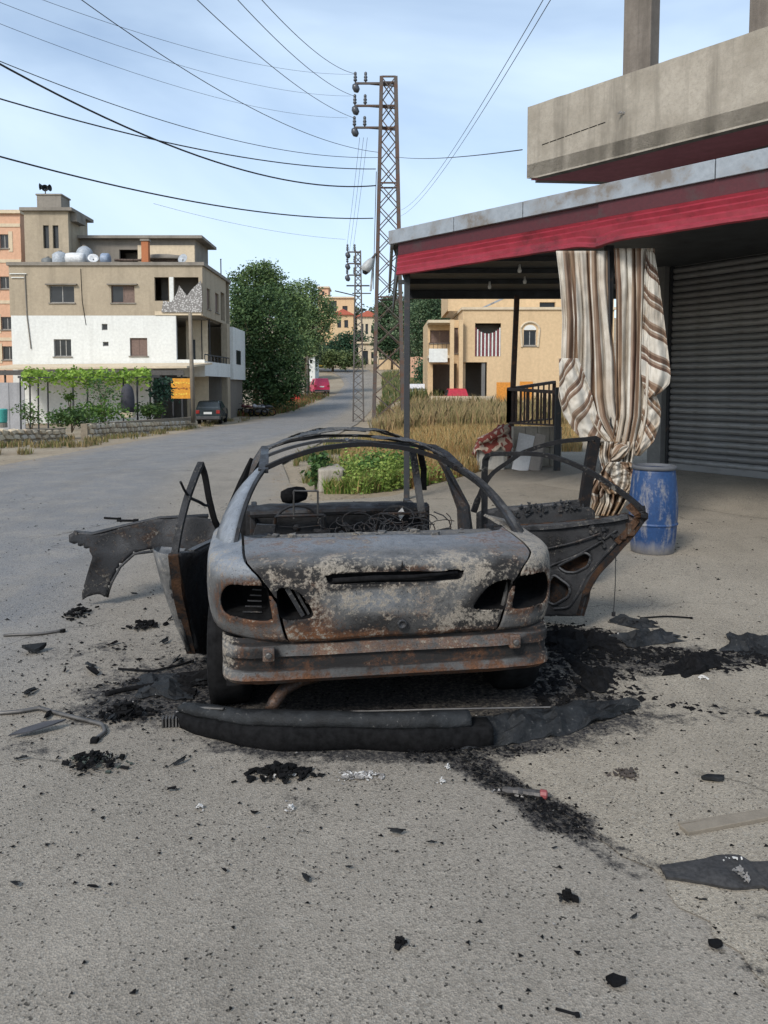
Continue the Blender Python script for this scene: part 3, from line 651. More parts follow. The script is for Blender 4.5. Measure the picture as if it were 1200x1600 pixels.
for k in range(60): mb.box((random.uniform(-.68, .68), random.uniform(1.0, 1.7), .62 + random.uniform(0, .16)), (random.uniform(.02, .14), random.uniform(.02, .12), random.uniform(.01, .06)), Matrix.Rotation(random.uniform(0, 6), 3, 'Z') @ Matrix.Rotation(random.uniform(-.5, .5), 3, 'X'))
mb.b2((-.74, .96, .40), (.74, 1.75, .62)); cobj(mb, 'collapsed_rear_seat', M['char'], (.6, .18, .2))
mb = MB(); mb.prism([(-.70, 1.5, .70), (-.56, 1.5, .70), (-.54, 1.5, .82), (-.66, 1.5, .83)], (0, .03, 0)); cobj(mb, 'panel_scrap', M['char'], (.3, .3, .2))
cobj(MB().prism([(.365, 2.0, .74), (.40, 2.0, .79), (.38, 2.0, .84), (.345, 2.0, .80)], (0, .004, 0)), 'ash_flake', M['ash'], (0, 0, 0))
# ------------------------------------------------------------------ plates cut to an outline (doors, fender)
def cutplate(outline, holes, step, to3d, name, mat, col, parent, thick=.03, smooth=True, conv=None):
    us = [p[0] for p in outline]; zs = [p[1] for p in outline]
    U = np.arange(min(us) - step, max(us) + 2 * step, step); Z = np.arange(min(zs) - step, max(zs) + 2 * step, step)
    st = {}; V = []; C = []
    for i, z in enumerate(Z):
        for j, u in enumerate(U):
            p = (u, z); d, bp, ins = poly_d(p, outline); k = 2 if ins else 1
            if d < step * .55: p = bp; k = 0
            else:
                for h in holes:
                    d2, b2_, in2 = poly_d(p, h)
                    if d2 < step * .55: p = b2_; k = 0; break
                    if in2: k = 1
            st[i, j] = k; q = to3d(*p); V.append(conv(q) if conv else q); C.append(col(p[0], p[1]) if callable(col) else col)
    n = len(U); F = []
    for i in range(len(Z) - 1):
        for j in range(n - 1):
            q = [(i, j), (i, j + 1), (i + 1, j + 1), (i + 1, j)]; s_ = [st[a] for a in q]
            if 1 in s_: continue
            if s_.count(0) == 4:
                cu, cz = U[j] + step / 2, Z[i] + step / 2
                if not poly_d((cu, cz), outline)[2] or any(poly_d((cu, cz), h)[2] for h in holes): continue
            F.append([a * n + b for a, b in q])
    V = np.array([tuple(v) for v in V]); F = np.array(F); used = np.unique(F); mp_ = -np.ones(len(V), int); mp_[used] = np.arange(len(used))
    o = link(name, mesh_np(name, V[used], mp_[F], mat, np.array(C)[used], smooth), parent)
    if thick: md = o.modifiers.new('thick', 'SOLIDIFY'); md.thickness = thick; md.offset = 0
    return o
class VPlane:      # vertical plane through two ground points; coordinates (s along, z)
    def __init__(s, a, b): s.a = Vector((*a, 0)); s.d = (Vector((*b, 0)) - s.a).normalized(); s.n = Vector((-s.d.y, s.d.x, 0))
    def px(s, x, y):
        r = ray(x, y); o = Vector((0, 0, CAMH)); t = (s.a - o).dot(s.n) / r.dot(s.n); q = o + r * t; return ((q - s.a).dot(s.d), q.z)
    def to(s, u, z, off=0): return s.a + s.d * u + s.n * off + Vector((0, 0, z))
# ---- right rear door
pl = VPlane((.80, 5.76), (1.78, 5.22)); X = pl.px
body = [X(754, 826)] + [X(*p) for p in ((800, 822), (860, 818), (930, 812), (975, 803), (993, 812), (1009, 814), (986, 839), (958, 869), (933, 896), (920, 921), (910, 961), (895, 962), (865, 962), (800, 962), (756, 958))]
h1 = rounded([X(*p) for p in ((872, 884), (915, 862), (925, 868), (920, 884), (900, 894), (884, 893))], .025)
h2 = rounded([X(*p) for p in ((866, 896), (892, 915), (891, 930), (866, 945), (846, 930))], .03)
def crr(u, z): return (.34 + .25 * mnoise.noise((u * 4, z * 4, 0)), .14, .10 + .75 * sstep(.92, 1.12, u) * sstep(.45, .7, z))
door = cutplate(body, [h1, h2], .018, lambda u, z: pl.to(u, z, .012 * math.sin(u * 5) * math.sin(z * 6)), 'door', M['char'], crr, car, .03, conv=W2L); tag(door, 'open right rear door shell with speaker holes')
skin = cutplate(body, [], .04, lambda u, z: pl.to(u, z, .07), 'outer_skin', M['char'], (.7, .1, .5), door, .01, conv=W2L)
def rim(poly, r, name, c, parent, off=.02, close=True, plane=pl, mat=None, fl=1.0):
    pts = [W2L(plane.to(a, b, -off)) for a, b in poly]; pts = pts + pts[:1] if close else pts
    if not close:
        pts = [pts[i].lerp(pts[i + 1], k / 4) for i in range(len(pts) - 1) for k in range(4)] + [pts[-1]]; pts = [pts[0]] + [(pts[i - 1] + pts[i] * 2 + pts[i + 1]) / 4 + Vector((.4, 1, .6)) * mnoise.noise(pts[i] * 6) * .008 for i in range(1, len(pts) - 1)] + [pts[-1]]
    mb = MB(); c = (c[0] + (.4 if name in ('window_frame', 'frame_post', 'trailing_edge') else 0),) + tuple(c[1:]); mb.tube(pts, r * (1.3 if r > .012 else 1), 4 if r > .012 else 6, not close, fl * (.75 if r > .012 else 1)); return cobj(mb, name, mat or M['char'], c, parent=parent)
rim(h1, .010, 'hole_rim', (.2, .2, .1), door); rim(h2, .010, 'hole_rim', (.2, .2, .1), door)
rim([X(*p) for p in ((756, 830), (804, 826), (870, 821), (940, 814), (982, 806))], .020, 'belt_rail', (.2, .3, .1), door, .025, False)
rim([X(*p) for p in ((846, 890), (870, 880), (905, 866), (940, 845), (965, 828))], .008, 'press_ridge', (.2, .3, .1), door, .02, False)
rim([X(*p) for p in ((867, 950), (890, 948), (905, 925), (918, 900), (945, 866), (985, 826))], .010, 'press_ridge', (.2, .3, .3), door, .02, False)
rim([X(*p) for p in ((758, 940), (757, 830), (757, 712), (780, 709), (826, 709), (855, 712), (882, 719), (916, 734), (950, 755), (984, 779), (1000, 792), (1006, 803))], .022, 'window_frame', (.25, .25, .12), door, 0, False)
rim([X(*p) for p in ((1000, 792), (1007, 806), (986, 836), (957, 868), (932, 896), (917, 922), (906, 960))], .028, 'trailing_edge', (.3, .05, .45), door, 0, False)
rim([X(*p) for p in ((984, 788), (1001, 806), (985, 826), (966, 846))], .030, 'lock_pillar', (-.1, .0, .9), door, .015, False)
mb = MB()
for k in range(16):
    p = W2L(pl.to(*X(random.uniform(925, 962), random.uniform(822, 852)), -.03)); mb.box(p, [random.uniform(.008, .03) for _ in range(3)], Matrix.Rotation(random.uniform(0, 3), 3, 'Y'))
cobj(mb, 'door_lock', M['char'], (.3, .3, .3), parent=door)
mb = MB(); a = W2L(pl.to(*X(962, 868))); mb.tube([a, a + Vector((.002, 0, -.2)), a + Vector((-.002, .01, -.42))], .003, 5); mb.box(a + Vector((-.002, .01, -.42)), (.02, .02, .03)); cobj(mb, 'dangling_wire', M['char'], (.5, 0, .2), parent=door)
# ---- right front door
p2 = VPlane((.52, 6.9), (1.76, 6.62)); X2 = p2.px
d2 = cutplate([X2(*p) for p in ((745, 800), (779, 793), (840, 788), (906, 781), (930, 800), (925, 880), (900, 925), (745, 925))], [], .03, lambda u, z: p2.to(u, z), 'door', M['char'], (.45, .22, .2), car, .08, conv=W2L); tag(d2, 'open right front door behind the rear door')
rim([X2(*p) for p in ((740, 800), (752, 765), (770, 738), (812, 709), (845, 697), (881, 689), (922, 686), (934, 684), (928, 715), (920, 755), (912, 800))], .026, 'window_frame', (.35, .22, .15), d2, 0, False, p2)
rim([X2(*p) for p in ((928, 690), (921, 730), (912, 790))], .045, 'frame_post', (.35, .12, .35), d2, 0, False, p2)
mb = MB()
for k in range(60):
    x_ = random.uniform(785, 905); p = W2L(p2.to(*X2(x_, 790 - (x_ - 780) * .08 + random.uniform(-2, 18)), -.06)); mb.box(p, [random.uniform(.006, .03) for _ in range(3)], Matrix.Rotation(random.uniform(0, 3), 3, 'Y'))
cobj(mb, 'door_card_remains', M['char'], (.2, .36, .25), parent=d2)
# ---- left rear door
p3 = VPlane((-1.10, 5.60), (-1.20, 4.60)); X3 = p3.px
d3 = cutplate([X3(*p) for p in ((271, 863), (277, 916), (288, 964), (298, 1020), (313, 1022), (331, 1000), (342, 950), (346, 842), (322, 850), (298, 862))], [], .03, lambda u, z: p3.to(u, z, .02 * math.sin(z * 9)), 'door', M['char'], (.5, .1, .25), car, .06, conv=W2L); tag(d3, 'left rear door ajar with its skin peeling away')
rim([X3(*p) for p in ((271, 866), (277, 916), (288, 964), (300, 1018))], .03, 'trailing_edge', (.35, .1, .5), d3, 0, False, p3)
rim([X3(*p) for p in ((273, 868), (281, 822), (294, 774), (306, 742), (314, 724))], .020, 'window_frame', (.1, .3, .2), d3, 0, False, p3)
rim([X3(*p) for p in ((314, 724), (320, 742), (326, 776), (335, 815), (349, 838))], .018, 'window_frame', (.45, .1, .1), d3, 0, False, p3)
rim([X3(*p) for p in ((294, 776), (308, 784), (325, 790))], .010, 'cross_bar', (.4, .1, .1), d3, 0, False, p3)
rim([X3(*p) for p in ((282, 753), (288, 766), (297, 778))], .008, 'bent_strip', (.6, .1, .1), d3, 0, False, p3)
rim([X3(*p) for p in ((298, 863), (322, 851), (347, 841))], .022, 'belt_rail', (.1, .3, .1), d3, 0, False, p3)
rows = []
for (lx, ly, ld), (rx, ry) in zip(((239, 858, 4.62), (246, 885, 4.62), (254, 915, 4.62), (264, 945, 4.62), (275, 975, 4.63), (294, 1010, 4.66)), ((273, 866), (276, 895), (280, 925), (286, 955), (291, 985), (300, 1016))):
    a = P(lx, ly, ld); b = p3.to(*X3(rx, ry)); rows.append([W2L(a.lerp(b, t) + Vector((0, -.05 * math.sin(t * 3.14), 0))) for t in np.linspace(0, 1, 6)])
cobj(MB().sheet(rows), 'peeled_door_skin', M['burnt'], lambda p: (.05, .36 + .1 * mnoise.noise(p * 8), .15), parent=d3, smooth=True, solid=.008)
rows = [[W2L(P(239, 857, 4.62)), W2L(P(252, 855, 4.75)), W2L(P(290, 858, 4.75))], [W2L(P(243, 868, 4.62)), W2L(P(256, 868, 4.62)), W2L(P(280, 872, 4.62))]]
cobj(MB().sheet(rows), 'folded_lip', M['burnt'], (-.1, .3, .1), parent=d3, solid=.01)
# ---- left front fender swung out
pf = VPlane((-2.55, 5.98), (-1.35, 6.22)); XF = pf.px
fo = [XF(*p) for p in ((106, 837), (112, 834), (117, 829), (124, 837), (141, 838), (165, 833), (189, 826), (218, 819), (248, 813), (285, 810), (325, 809), (339, 823), (336, 860), (300, 864), (262, 860), (231, 860), (209, 865), (186, 885), (172, 911), (165, 935), (156, 929), (147, 930), (135, 934), (128, 939), (127, 928), (135, 899), (144, 871), (138, 860), (107, 848))]
fd = cutplate(fo, [], .022, lambda u, z: pf.to(u, z, .16 * max(0, z - .42) + .05 * math.sin(u * 2.6) + .03 * mnoise.noise((u * 4, z * 4, 0))), 'front_fender', M['char'], lambda u, z: (.42 + .3 * mnoise.noise((u * 3, z * 3, 4)), .24 + .1 * sstep(.35, .1, z), .28), car, .012, conv=W2L)
tag(fd, 'torn front fender bent outwards')
rows = []
for x_, y_ in ((112, 835), (141, 838), (189, 826), (248, 813), (325, 809)):
    u, z = XF(x_, y_); rows.append([W2L(pf.to(u, z, .16 * max(0, z - .42) + .05 * math.sin(u * 2.6))), W2L(pf.to(u, z + .012, .10)), W2L(pf.to(u, z - .02, .2))])
cobj(MB().sheet(rows), 'fender_flange', M['char'], (.3, .3, .1), parent=fd, smooth=True, solid=.01)
af = [XF(*p) for p in ((240, 862), (209, 866), (187, 886), (173, 911), (166, 934))]
mb = MB(); mb.tube([W2L(pf.to(u, z, .0) + Vector((0, .02, 0))) for u, z in af], .012, 6); cobj(mb, 'arch_lip', M['char'], (.25, .3, .1), parent=fd, smooth=True)
# wheel arch remains / left front door edge
cobj(MB().tube([W2L(P(393, 716, 5.35)), W2L(P(378, 755, 5.35)), W2L(P(362, 795, 5.35)), W2L(P(347, 838, 5.35))], [.012, .03, .035, .02], 6), 'window_channel', M['soot'], (0, 0, 0))

# ================================================================== BUMPER COVER ON THE GROUND
bump = thing('bumper_cover', 'fallen black rear bumper cover lying on the ground behind the burnt car', 'bumper', (-.3, 3.65, 0))
path = [(-1.04, 3.93), (-1.0, 3.88), (-.93, 3.82), (-.83, 3.76), (-.70, 3.70), (-.5, 3.665), (-.2, 3.65), (.1, 3.65), (.3, 3.655), (.42, 3.67), (.52, 3.69)]
def section(prof, p, nrm): return [Vector((p[0] - .0 + nrm.x * o + .3, p[1] + nrm.y * o - 3.65, z)) for o, z in prof]
def bsweep(prof, pts, zf=lambda i: 1):
    rows = []
    for i, p in enumerate(pts):
        a, b = pts[max(i - 1, 0)], pts[min(i + 1, len(pts) - 1)]; d = Vector((b[0] - a[0], b[1] - a[1], 0)).normalized(); nrm = Vector((d.y, -d.x, 0))
        rows.append([v + Vector((0, .028 * mnoise.noise(v * 3) + .006 * mnoise.noise(v * 15), .012 * mnoise.noise(v * 5 + Vector((3, 0, 0))))) for v in section([(o, z * zf(i)) for o, z in prof], p, nrm)])
    return MB().sheet(rows)
def dens(pts, k=4): return [(pts[i][0] + (pts[i + 1][0] - pts[i][0]) * t / k, pts[i][1] + (pts[i + 1][1] - pts[i][1]) * t / k) for i in range(len(pts) - 1) for t in range(k)] + [pts[-1]]
bsweep([(.052, .0), (.060, .004), (.066, .05), (.062, .092), (.052, .102), (.02, .106), (-.05, .106)], dens(path), lambda i: 1 - .55 * max(0, 1 - i / 18)).obj('lower_lip', M['soot'], bump, True, solid=.01)
bsweep([(.02, .108), (.040, .110), (.046, .122), (.042, .142), (.030, .158), (.010, .164), (-.02, .160), (-.03, .14)], dens(path[:-1]), lambda i: 1 - .45 * max(0, 1 - i / 18)).obj('bumper_face', M['melt'], bump, True, solid=.01)
strip = MB().tube([Vector((-1.05 + .3, 3.925 - 3.65, .095)), Vector((-.94 + .3, 3.81 - 3.65, .122)), Vector((-.80 + .3, 3.73 - 3.65, .150))], .012, 6, True, .5).obj('trim_strip', M['rod'], bump, True)
rows = []
for i in range(30):
    t = i / 29; x = .38 + 1.0 * t; y = 3.66 + .42 * t ** 1.2; row = []
    for j in range(14):
        s_ = j / 13; e = .08 * (1 - t) + .11 * math.sin(t * 3.14) + .015
        zz = .0 + .085 * math.sin(s_ * 2.6) * (1 - .5 * t) + .05 * mnoise.noise((x * 5, s_ * 3, 1)) + .03 * mnoise.noise((x * 14, s_ * 7, 2))
        row.append(Vector((x + .3 + .03 * mnoise.noise((x * 4, s_ * 5, 8)), y - 3.65 + e * (s_ - .35) * 1.7 + .03 * mnoise.noise((x * 6, s_ * 4, 5)), max(.004, zz))))
    rows.append(row)
MB().sheet(rows).obj('melted_end', M['melt'], bump, False, solid=.012)
cs = thing('chrome_strip', 'thin straight metal strip lying across the fallen bumper below the car', 'strip', (.3, 3.85, 0))
MB().tube([Vector((-.52, -.02, .09)), Vector((.0, -.01, .10)), Vector((.56, .02, .098))], .005, 5).obj('rod', M['rod'], cs); MB().box((-.54, -.02, .089), (.05, .012, .014)).obj('end_clip', M['rod'], cs)

# ================================================================== DEBRIS
def jag_plate(c, rx, ry, rz, n=9, h=.012, lift=.02):
    pts = [Vector((rx * math.cos(a) * random.uniform(.55, 1.1), ry * math.sin(a) * random.uniform(.55, 1.1), random.uniform(0, lift))) for a in [2 * math.pi * i / n for i in range(n)]]
    m_ = Matrix.Rotation(rz, 3, 'Z'); return MB().prism([Vector(c) + m_ @ p for p in pts], (0, 0, h))
def clump(n, rx, ry, h, smin=.01, smax=.05):
    mb = MB(); n = int(n * 2.3); smin *= .4; smax *= .5
    for k in range(n):
        x, y = random.gauss(0, rx * .45), random.gauss(0, ry * .45); s_ = smin + (smax - smin) * random.random() ** 1.8
        z = max(0, h * (1 - (x / rx) ** 2 - (y / ry) ** 2)) * random.uniform(.2, 1) + s_ * .2
        mb.box((x, y, z), (s_ * random.uniform(.6, 2.2), s_ * random.uniform(.5, 1.2), s_ * random.uniform(.2, .7)), Matrix.Rotation(random.uniform(0, 6.3), 3, 'Z') @ Matrix.Rotation(random.uniform(-.7, .7), 3, 'X'), s_ * .2)
    return mb
def scrap(name, label, cat, px, py, mb, mat, extra=()):
    g = G(px, py); t = thing(name, label, cat, (g.x, g.y, .005)); mb.obj('scrap', mat, t)
    for nm, m2, mt in extra: m2.obj(nm, mt, t)
    return t
scrap('charred_clump', 'charred clump with green tint at left of the fallen bumper', 'debris', 145, 1195, clump(60, .16, .09, .04), M['soot'], [('flake', clump(14, .14, .07, .04, .01, .04), flat('green_char', (.03, .04, .032), .8))])
scrap('charred_clump', 'black charred clump beside the left rear wheel', 'debris', 195, 1118, clump(80, .12, .07, .06), M['soot'], [('flake', clump(10, .10, .05, .05, .01, .03), M['melt'])])
scrap('charred_clump', 'charred heap just in front of the left half of the bumper', 'debris', 438, 1212, clump(90, .15, .06, .045), M['soot'], [('ash', clump(16, .09, .03, .015, .01, .03), M['ash'])])
scrap('burnt_lump', 'burnt lump on the asphalt near the swung out fender', 'debris', 225, 980, clump(60, .11, .10, .04), M['soot'], [('flake', clump(8, .1, .08, .03, .01, .04), M['melt'])])
scrap('burnt_lump', 'burnt lump directly under the tip of the torn fender', 'debris', 122, 960, clump(50, .09, .14, .04), M['soot'], [('flake', clump(8, .08, .1, .03, .01, .04), M['melt'])])
scrap('curved_scrap', 'small curved black scrap at far left of the asphalt', 'debris', 53, 1020, jag_plate((0, 0, .01), .09, .06, .2, 9, .02, .03), M['melt'], [('flake', clump(6, .08, .05, .03, .01, .03), M['soot'])])
scrap('ash_splat', 'pale ash splat on asphalt in front of the bumper middle', 'ash', 562, 1214, clump(40, .11, .05, .006, .006, .03), M['ashgrey'], [('flake', clump(26, .10, .04, .008, .006, .025), M['ash'])])
scrap('leaf_shaped_scrap', 'leaf shaped grey plastic scrap inside the bent rod', 'debris', 52, 1148, MB().prism([Vector((-.10, -.05, .01)), Vector((.0, -.03, .02)), Vector((.09, .03, .03)), Vector((.13, .09, .03)), Vector((.03, .06, .03)), Vector((-.06, .0, .02))], (0, 0, .008)), flat('grey_scrap', (.05, .05, .056), .8))
scrap('black_chunk', 'solid black chunk on asphalt left of the yard seam', 'debris', 888, 1408, clump(14, .022, .016, .03, .02, .045), M['soot'], [('flake', clump(5, .03, .02, .03, .01, .02), M['melt'])])
scrap('black_chunk', 'black pyramid shaped chunk in the middle foreground', 'debris', 626, 1478, clump(9, .014, .011, .022, .015, .035), M['soot'], [('flake', clump(4, .03, .02, .02, .005, .012), M['melt'])])
scrap('black_plate', 'flat oval black plate near the bottom right of the asphalt', 'debris', 964, 1540, jag_plate((0, 0, .002), .034, .024, 0, 11, .012, .008), M['soot'], [('flake', clump(5, .05, .03, .006, .004, .012), M['soot'])])
scrap('black_plate', 'thin dark plate on the concrete yard at far right', 'debris', 1117, 1221, jag_plate((0, 0, .004), .06, .025, 0, 9, .012, .01), M['melt'], [('flake', clump(5, .08, .03, .006, .005, .015), M['soot'])])
scrap('black_plate', 'small dark disc on the pale concrete patch right of the seam', 'debris', 1118, 1482, jag_plate((0, 0, .004), .026, .018, 0, 11, .01, .006), M['soot'], [('flake', clump(4, .04, .03, .006, .004, .01), M['soot'])])
scrap('burnt_rag', 'dark brown burnt rag on yard behind the crushed can', 'debris', 980, 1212, clump(40, .06, .05, .012, .01, .03), flat('brown_char', (.05, .04, .033), .9), [('flake', clump(20, .05, .03, .01, .008, .02), M['soot'])])
# melted mat on the right
t = thing('melted_mat', 'black melted mat on the yard at right edge with pale scraps on it', 'debris', tuple(G(1140, 1368)))
rows = [[Vector((x, (y + .02 * mnoise.noise((x * 7, y * 7, 3))) * (1 - .7 * sstep(.02, -.30, x)) - .03 * (x > .1), .012 + .022 * abs(mnoise.noise((x * 9, y * 9, 0))) * (1 if abs(y) < .08 else .2))) for y in np.linspace(-.085, .085, 12)] for x in np.linspace(-.24, .26, 26)]
MB().sheet(rows).obj('mat', flat('tar_mat', (.028, .027, .027), .85, 0, .5, 60), t, False, solid=.012)
clump(9, .03, .03, .03, .012, .03).obj('pale_scrap', M['ashgrey'], t, loc=(.02, -.04, .03)); clump(5, .03, .01, .01, .01, .02).obj('white_scrap', M['ash'], t, loc=(.03, .05, .03))
# plank
a, b = G(1068, 1302), G(1230, 1272); t = thing('plank', 'weathered grey plank lying on the yard at right', 'plank', tuple(a))
mb = MB(); mb.bar((0, 0, .012), tuple(b - a + Vector((0, 0, .014))), .055, .018); mb.obj('board', M['wood'], t, bevel=.003); mb = MB(); mb.bar(Vector((0, .045, .01)), (b - a) * .8 + Vector((0, .03, .012)), .012, .012); mb.obj('split_edge', M['wood'], t)
# crushed can
t = thing('crushed_can', 'crushed red and grey can beside the black char trail', 'can', tuple(G(822, 1245)), R(-14))
mb = MB(); mb.tube([(-.10 + .2 * i / 9, .006 * mnoise.noise((i * 1.3, 0, 0)), .02) for i in range(10)], [.012, .02, .017, .022, .016, .02, .018, .021, .017, .008], 8, True, .8); mb.obj('can_body', flat('scorched_can', (.06, .055, .052), .5, .3, .6, 30), t)
MB().lathe([(.012, 0), (.021, .006), (.020, .03), (.012, .035)], 10).obj('red_end', flat('faded_red', (.22, .05, .05), .5), t, loc=(.055, 0, .02), rot=(0, R(90), 0))
clump(14, .10, .02, .02, .01, .025).obj('foil', M['ashgrey'], t, loc=(-.05, 0, .005))
# rods and strips on the ground
def rod(label, pts, r, mat='rod', name='bent_rod', z=.012):
    g = [G(*p) for p in pts]; t = thing(name, label, 'rod', tuple(g[0]))
    dense = []
    for i in range(len(g) - 1):
        for k in range(5): dense.append(g[i].lerp(g[i + 1], k / 5))
    dense.append(g[-1]); sm = [dense[0]] + [(dense[i - 1] + dense[i] * 2 + dense[i + 1]) / 4 for i in range(1, len(dense) - 1)] + [dense[-1]]
    MB().tube([p - g[0] + Vector((0, 0, z + .01 * mnoise.noise(p * 3))) for p in sm], r, 6).obj('rod', M[mat], t, True)
    MB().box(sm[-1] - g[0] + Vector((0, 0, z)), (r * 3, r * 3, r * 2)).obj('end', M['soot'], t); return t
rod('long bent metal rod curling back at the left edge', [(-40, 1118), (30, 1116), (62, 1110), (85, 1117), (130, 1128), (160, 1135), (165, 1147), (148, 1160)], .011)
rod('straight dark rod on the asphalt below the torn fender', [(6, 995), (60, 993), (98, 988)], .010)
rod('black strip leading to the left end of the fallen bumper', [(165, 1088), (195, 1080), (250, 1072), (300, 1085)], .016, 'soot')
rod('thin wire arcing beside the left rear wheel', [(185, 1048), (240, 1052), (300, 1036)], .007, 'soot')
rod('short strip of trim on the far asphalt, nearest the car', [(183, 815), (212, 815)], .02, 'soot', 'trim_strip')
rod('short strip of trim on the far asphalt, farther from the car', [(163, 811), (186, 812)], .015, 'soot', 'trim_strip')
rod('thin stick lying on the yard beyond the char pile', [(1000, 968), (1040, 966), (1080, 968)], .006, 'soot')
rod('short twig near the bottom edge of the picture', [(868, 1582), (902, 1592)], .004, 'soot')
t = thing('leaning_rod', 'short black rod leaning up from the torn bumper end', 'rod', tuple(G(938, 1110))); MB().tube([(0, 0, .01), (-.03, .12, .06), (-.07, .25, .07)], .008, 6).obj('rod', M['soot'], t); MB().box((-.07, .25, .07), (.03, .03, .03)).obj('end', M['soot'], t)
t = thing('ribbed_block', 'small ribbed metal block left of the bumper end', 'debris', tuple(G(272, 1134)), R(8)); mb = MB()
for i in range(7): MB().box((-.055 + i * .017, 0, .025), (.009, .05, .045)).obj('rib', M['rod'], t)
MB().box((0, .01, .012), (.12, .05, .018)).obj('base', M['soot'], t)
# char pile right of the car and charred trail on the seam (uncountable), crumbs everywhere
def chip_field(name, pts, smin, smax, mat, label, cat, flatk=.5, zmax=0):
    n = len(pts); s_ = RNG.uniform(0, 1, n) ** 3.6 * (smax - smin) + smin
    base = np.array([(1, 0, 0), (-.5, .87, 0), (-.5, -.87, 0), (.1, .1, 1)]); V = np.zeros((n, 4, 3)); an = RNG.uniform(0, 6.28, n); c, sn = np.cos(an), np.sin(an)
    jit = RNG.uniform(.5, 1.5, (n, 4, 3)); b = base[None] * jit * s_[:, None, None]; b[:, :, 2] *= flatk
    V[:, :, 0] = b[:, :, 0] * c[:, None] - b[:, :, 1] * sn[:, None] + pts[:, 0][:, None]; V[:, :, 1] = b[:, :, 0] * sn[:, None] + b[:, :, 1] * c[:, None] + pts[:, 1][:, None]
    V[:, :, 2] = b[:, :, 2] + pts[:, 2][:, None]; F = (np.array([(0, 1, 3), (1, 2, 3), (2, 0, 3)])[None] + (np.arange(n) * 4)[:, None, None]).reshape(-1, 3)
    return tag(link(name, mesh_np(name, V.reshape(-1, 3), F, mat)), label, cat, kind='stuff')
def gz(x, y): return .006
def scatter(n, xr, yr, dens, zf=lambda x, y: .006):
    out_ = []
    while len(out_) < n:
        x, y = random.uniform(*xr), random.uniform(*yr)
        if random.random() < dens(x, y): out_.append((x, y, zf(x, y)))
    return np.array(out_)
chip_field('charred_crumbs', scatter(6800, (-4.2, 3.6), (1.9, 8.5), lambda x, y: min(1, .10 + .9 * charv(x, y) * .5 + .35 * blob(x, y, -1.8, 4.6, 1.4, 1.2))), .0022, .012, M['soot'], 'black charred crumbs scattered over the ground around the burnt car', 'crumbs', .6)
chip_field('charred_crumbs', scatter(1200, (-2.6, 2.6), (1.9, 4.3), lambda x, y: .25 + .75 * max(0, mnoise.noise((x * 2, y * 2, 5)))), .0015, .011, M['soot'], 'small black crumbs sprinkled over the asphalt in the foreground', 'crumbs', .6)
chip_field('charred_crumbs', scatter(900, (-7, 6), (5.5, 12), lambda x, y: .5), .006, .022, M['soot'], 'sparse black crumbs scattered on the road beyond the burnt car', 'crumbs', .5)
chip_field('pale_crumbs', scatter(700, (-3, 3.4), (1.9, 6), lambda x, y: .25 + .5 * charv(x, y)), .002, .009, M['ashgrey'], 'pale ash crumbs scattered on the ground around the burnt car', 'crumbs', .5)
def pilez(x, y): return .004 + .025 * max(0, charv(x, y) - .35) * random.random()
chip_field('char_pile', scatter(6000, (.85, 3.9), (4.0, 5.9), lambda x, y: max(0, charv(x, y) - .30 + .5 * mnoise.noise((x * 3, y * 5, 0))), pilez), .0025, .030, M['soot'], 'black charred debris spread on the yard right of the burnt car', 'debris', .5)
chip_field('char_trail', scatter(1700, (.1, 1.0), (2.85, 3.62), lambda x, y: max(0, charv(x, y) - .35), pilez), .003, .014, M['soot'], 'black char trail along the seam between asphalt and yard', 'debris', .4)
chip_field('char_heap', scatter(1500, (-2.2, -.75), (3.8, 5.2), lambda x, y: max(0, charv(x, y) - .25), pilez), .004, .022, M['soot'], 'black char scattered beside the left rear wheel', 'debris', .4)
for i, (x_, y_, lb) in enumerate(((968, 996, 'white ash lump on the char pile right of the car'), (1098, 1062, 'small white ash lump in the char at far right'), (700, 1202, 'white ash lump at the head of the char trail'), (690, 1224, 'flat pale flake on the char trail below the bumper'), (312, 1265, 'small white fleck alone on asphalt at lower left'), (455, 1267, 'small white fleck alone on asphalt in lower middle'))):
    scrap('ash_lump', lb, 'ash', x_, y_, clump(9, .03 if i < 2 else .018, .02 if i < 2 else .014, .02, .008, .03 if i < 2 else .018), M['ash'], [('flake', clump(3, .02, .015, .01, .005, .012), M['ashgrey'])])

for o in bpy.data.objects:
    if o.parent and o.name.split('.')[0] in ('flake', 'door_card_remains', 'wire_tangle', 'collapsed_rear_seat', 'foil', 'ash', 'door_lock', 'pale_scrap', 'white_scrap', 'parcel_shelf') or (o.parent and o.name.split('.')[0] == 'scrap' and len(o.data.polygons) > 40): o['kind'] = 'stuff'

# small shards one could pick up, all alike
shard_me = []
for k in range(6):
    mb = jag_plate((0, 0, .003), .05, .022, 0, 8, .006, .022)
    if k % 2: mb.bar((-.05, 0, .012), (.05, .012, .03), .006)
    shard_me.append(mb.mesh('charred_shard', M['melt'] if k % 2 else M['soot']))
for i in range(64):
    x, y = (random.gauss(-1.7, .9), random.gauss(4.2, .9)) if i < 36 else (random.gauss(1.9, .8), random.gauss(4.5, .7)) if i < 52 else (random.gauss(0, 1.0), random.uniform(2.3, 3.3))
    o = link('charred_shard', random.choice(shard_me), None, (x, max(2.2, y), .006), (random.uniform(-.15, .15), random.uniform(-.15, .15), random.uniform(0, 6.3))); s_ = random.uniform(.35, 1.1) * (1 if i < 52 else .38); o.scale = (s_ * random.uniform(.8, 1.6), s_, s_)
    tag(o, *(('small flat charred shard on the asphalt left of the burnt car', 'debris', 'charred shards left of the car') if i < 36 else ('small flat charred shard on the yard right of the burnt car', 'debris', 'charred shards right of the car') if i < 52 else ('tiny charred shard on the open asphalt in the foreground', 'debris', 'charred shards in the foreground')))

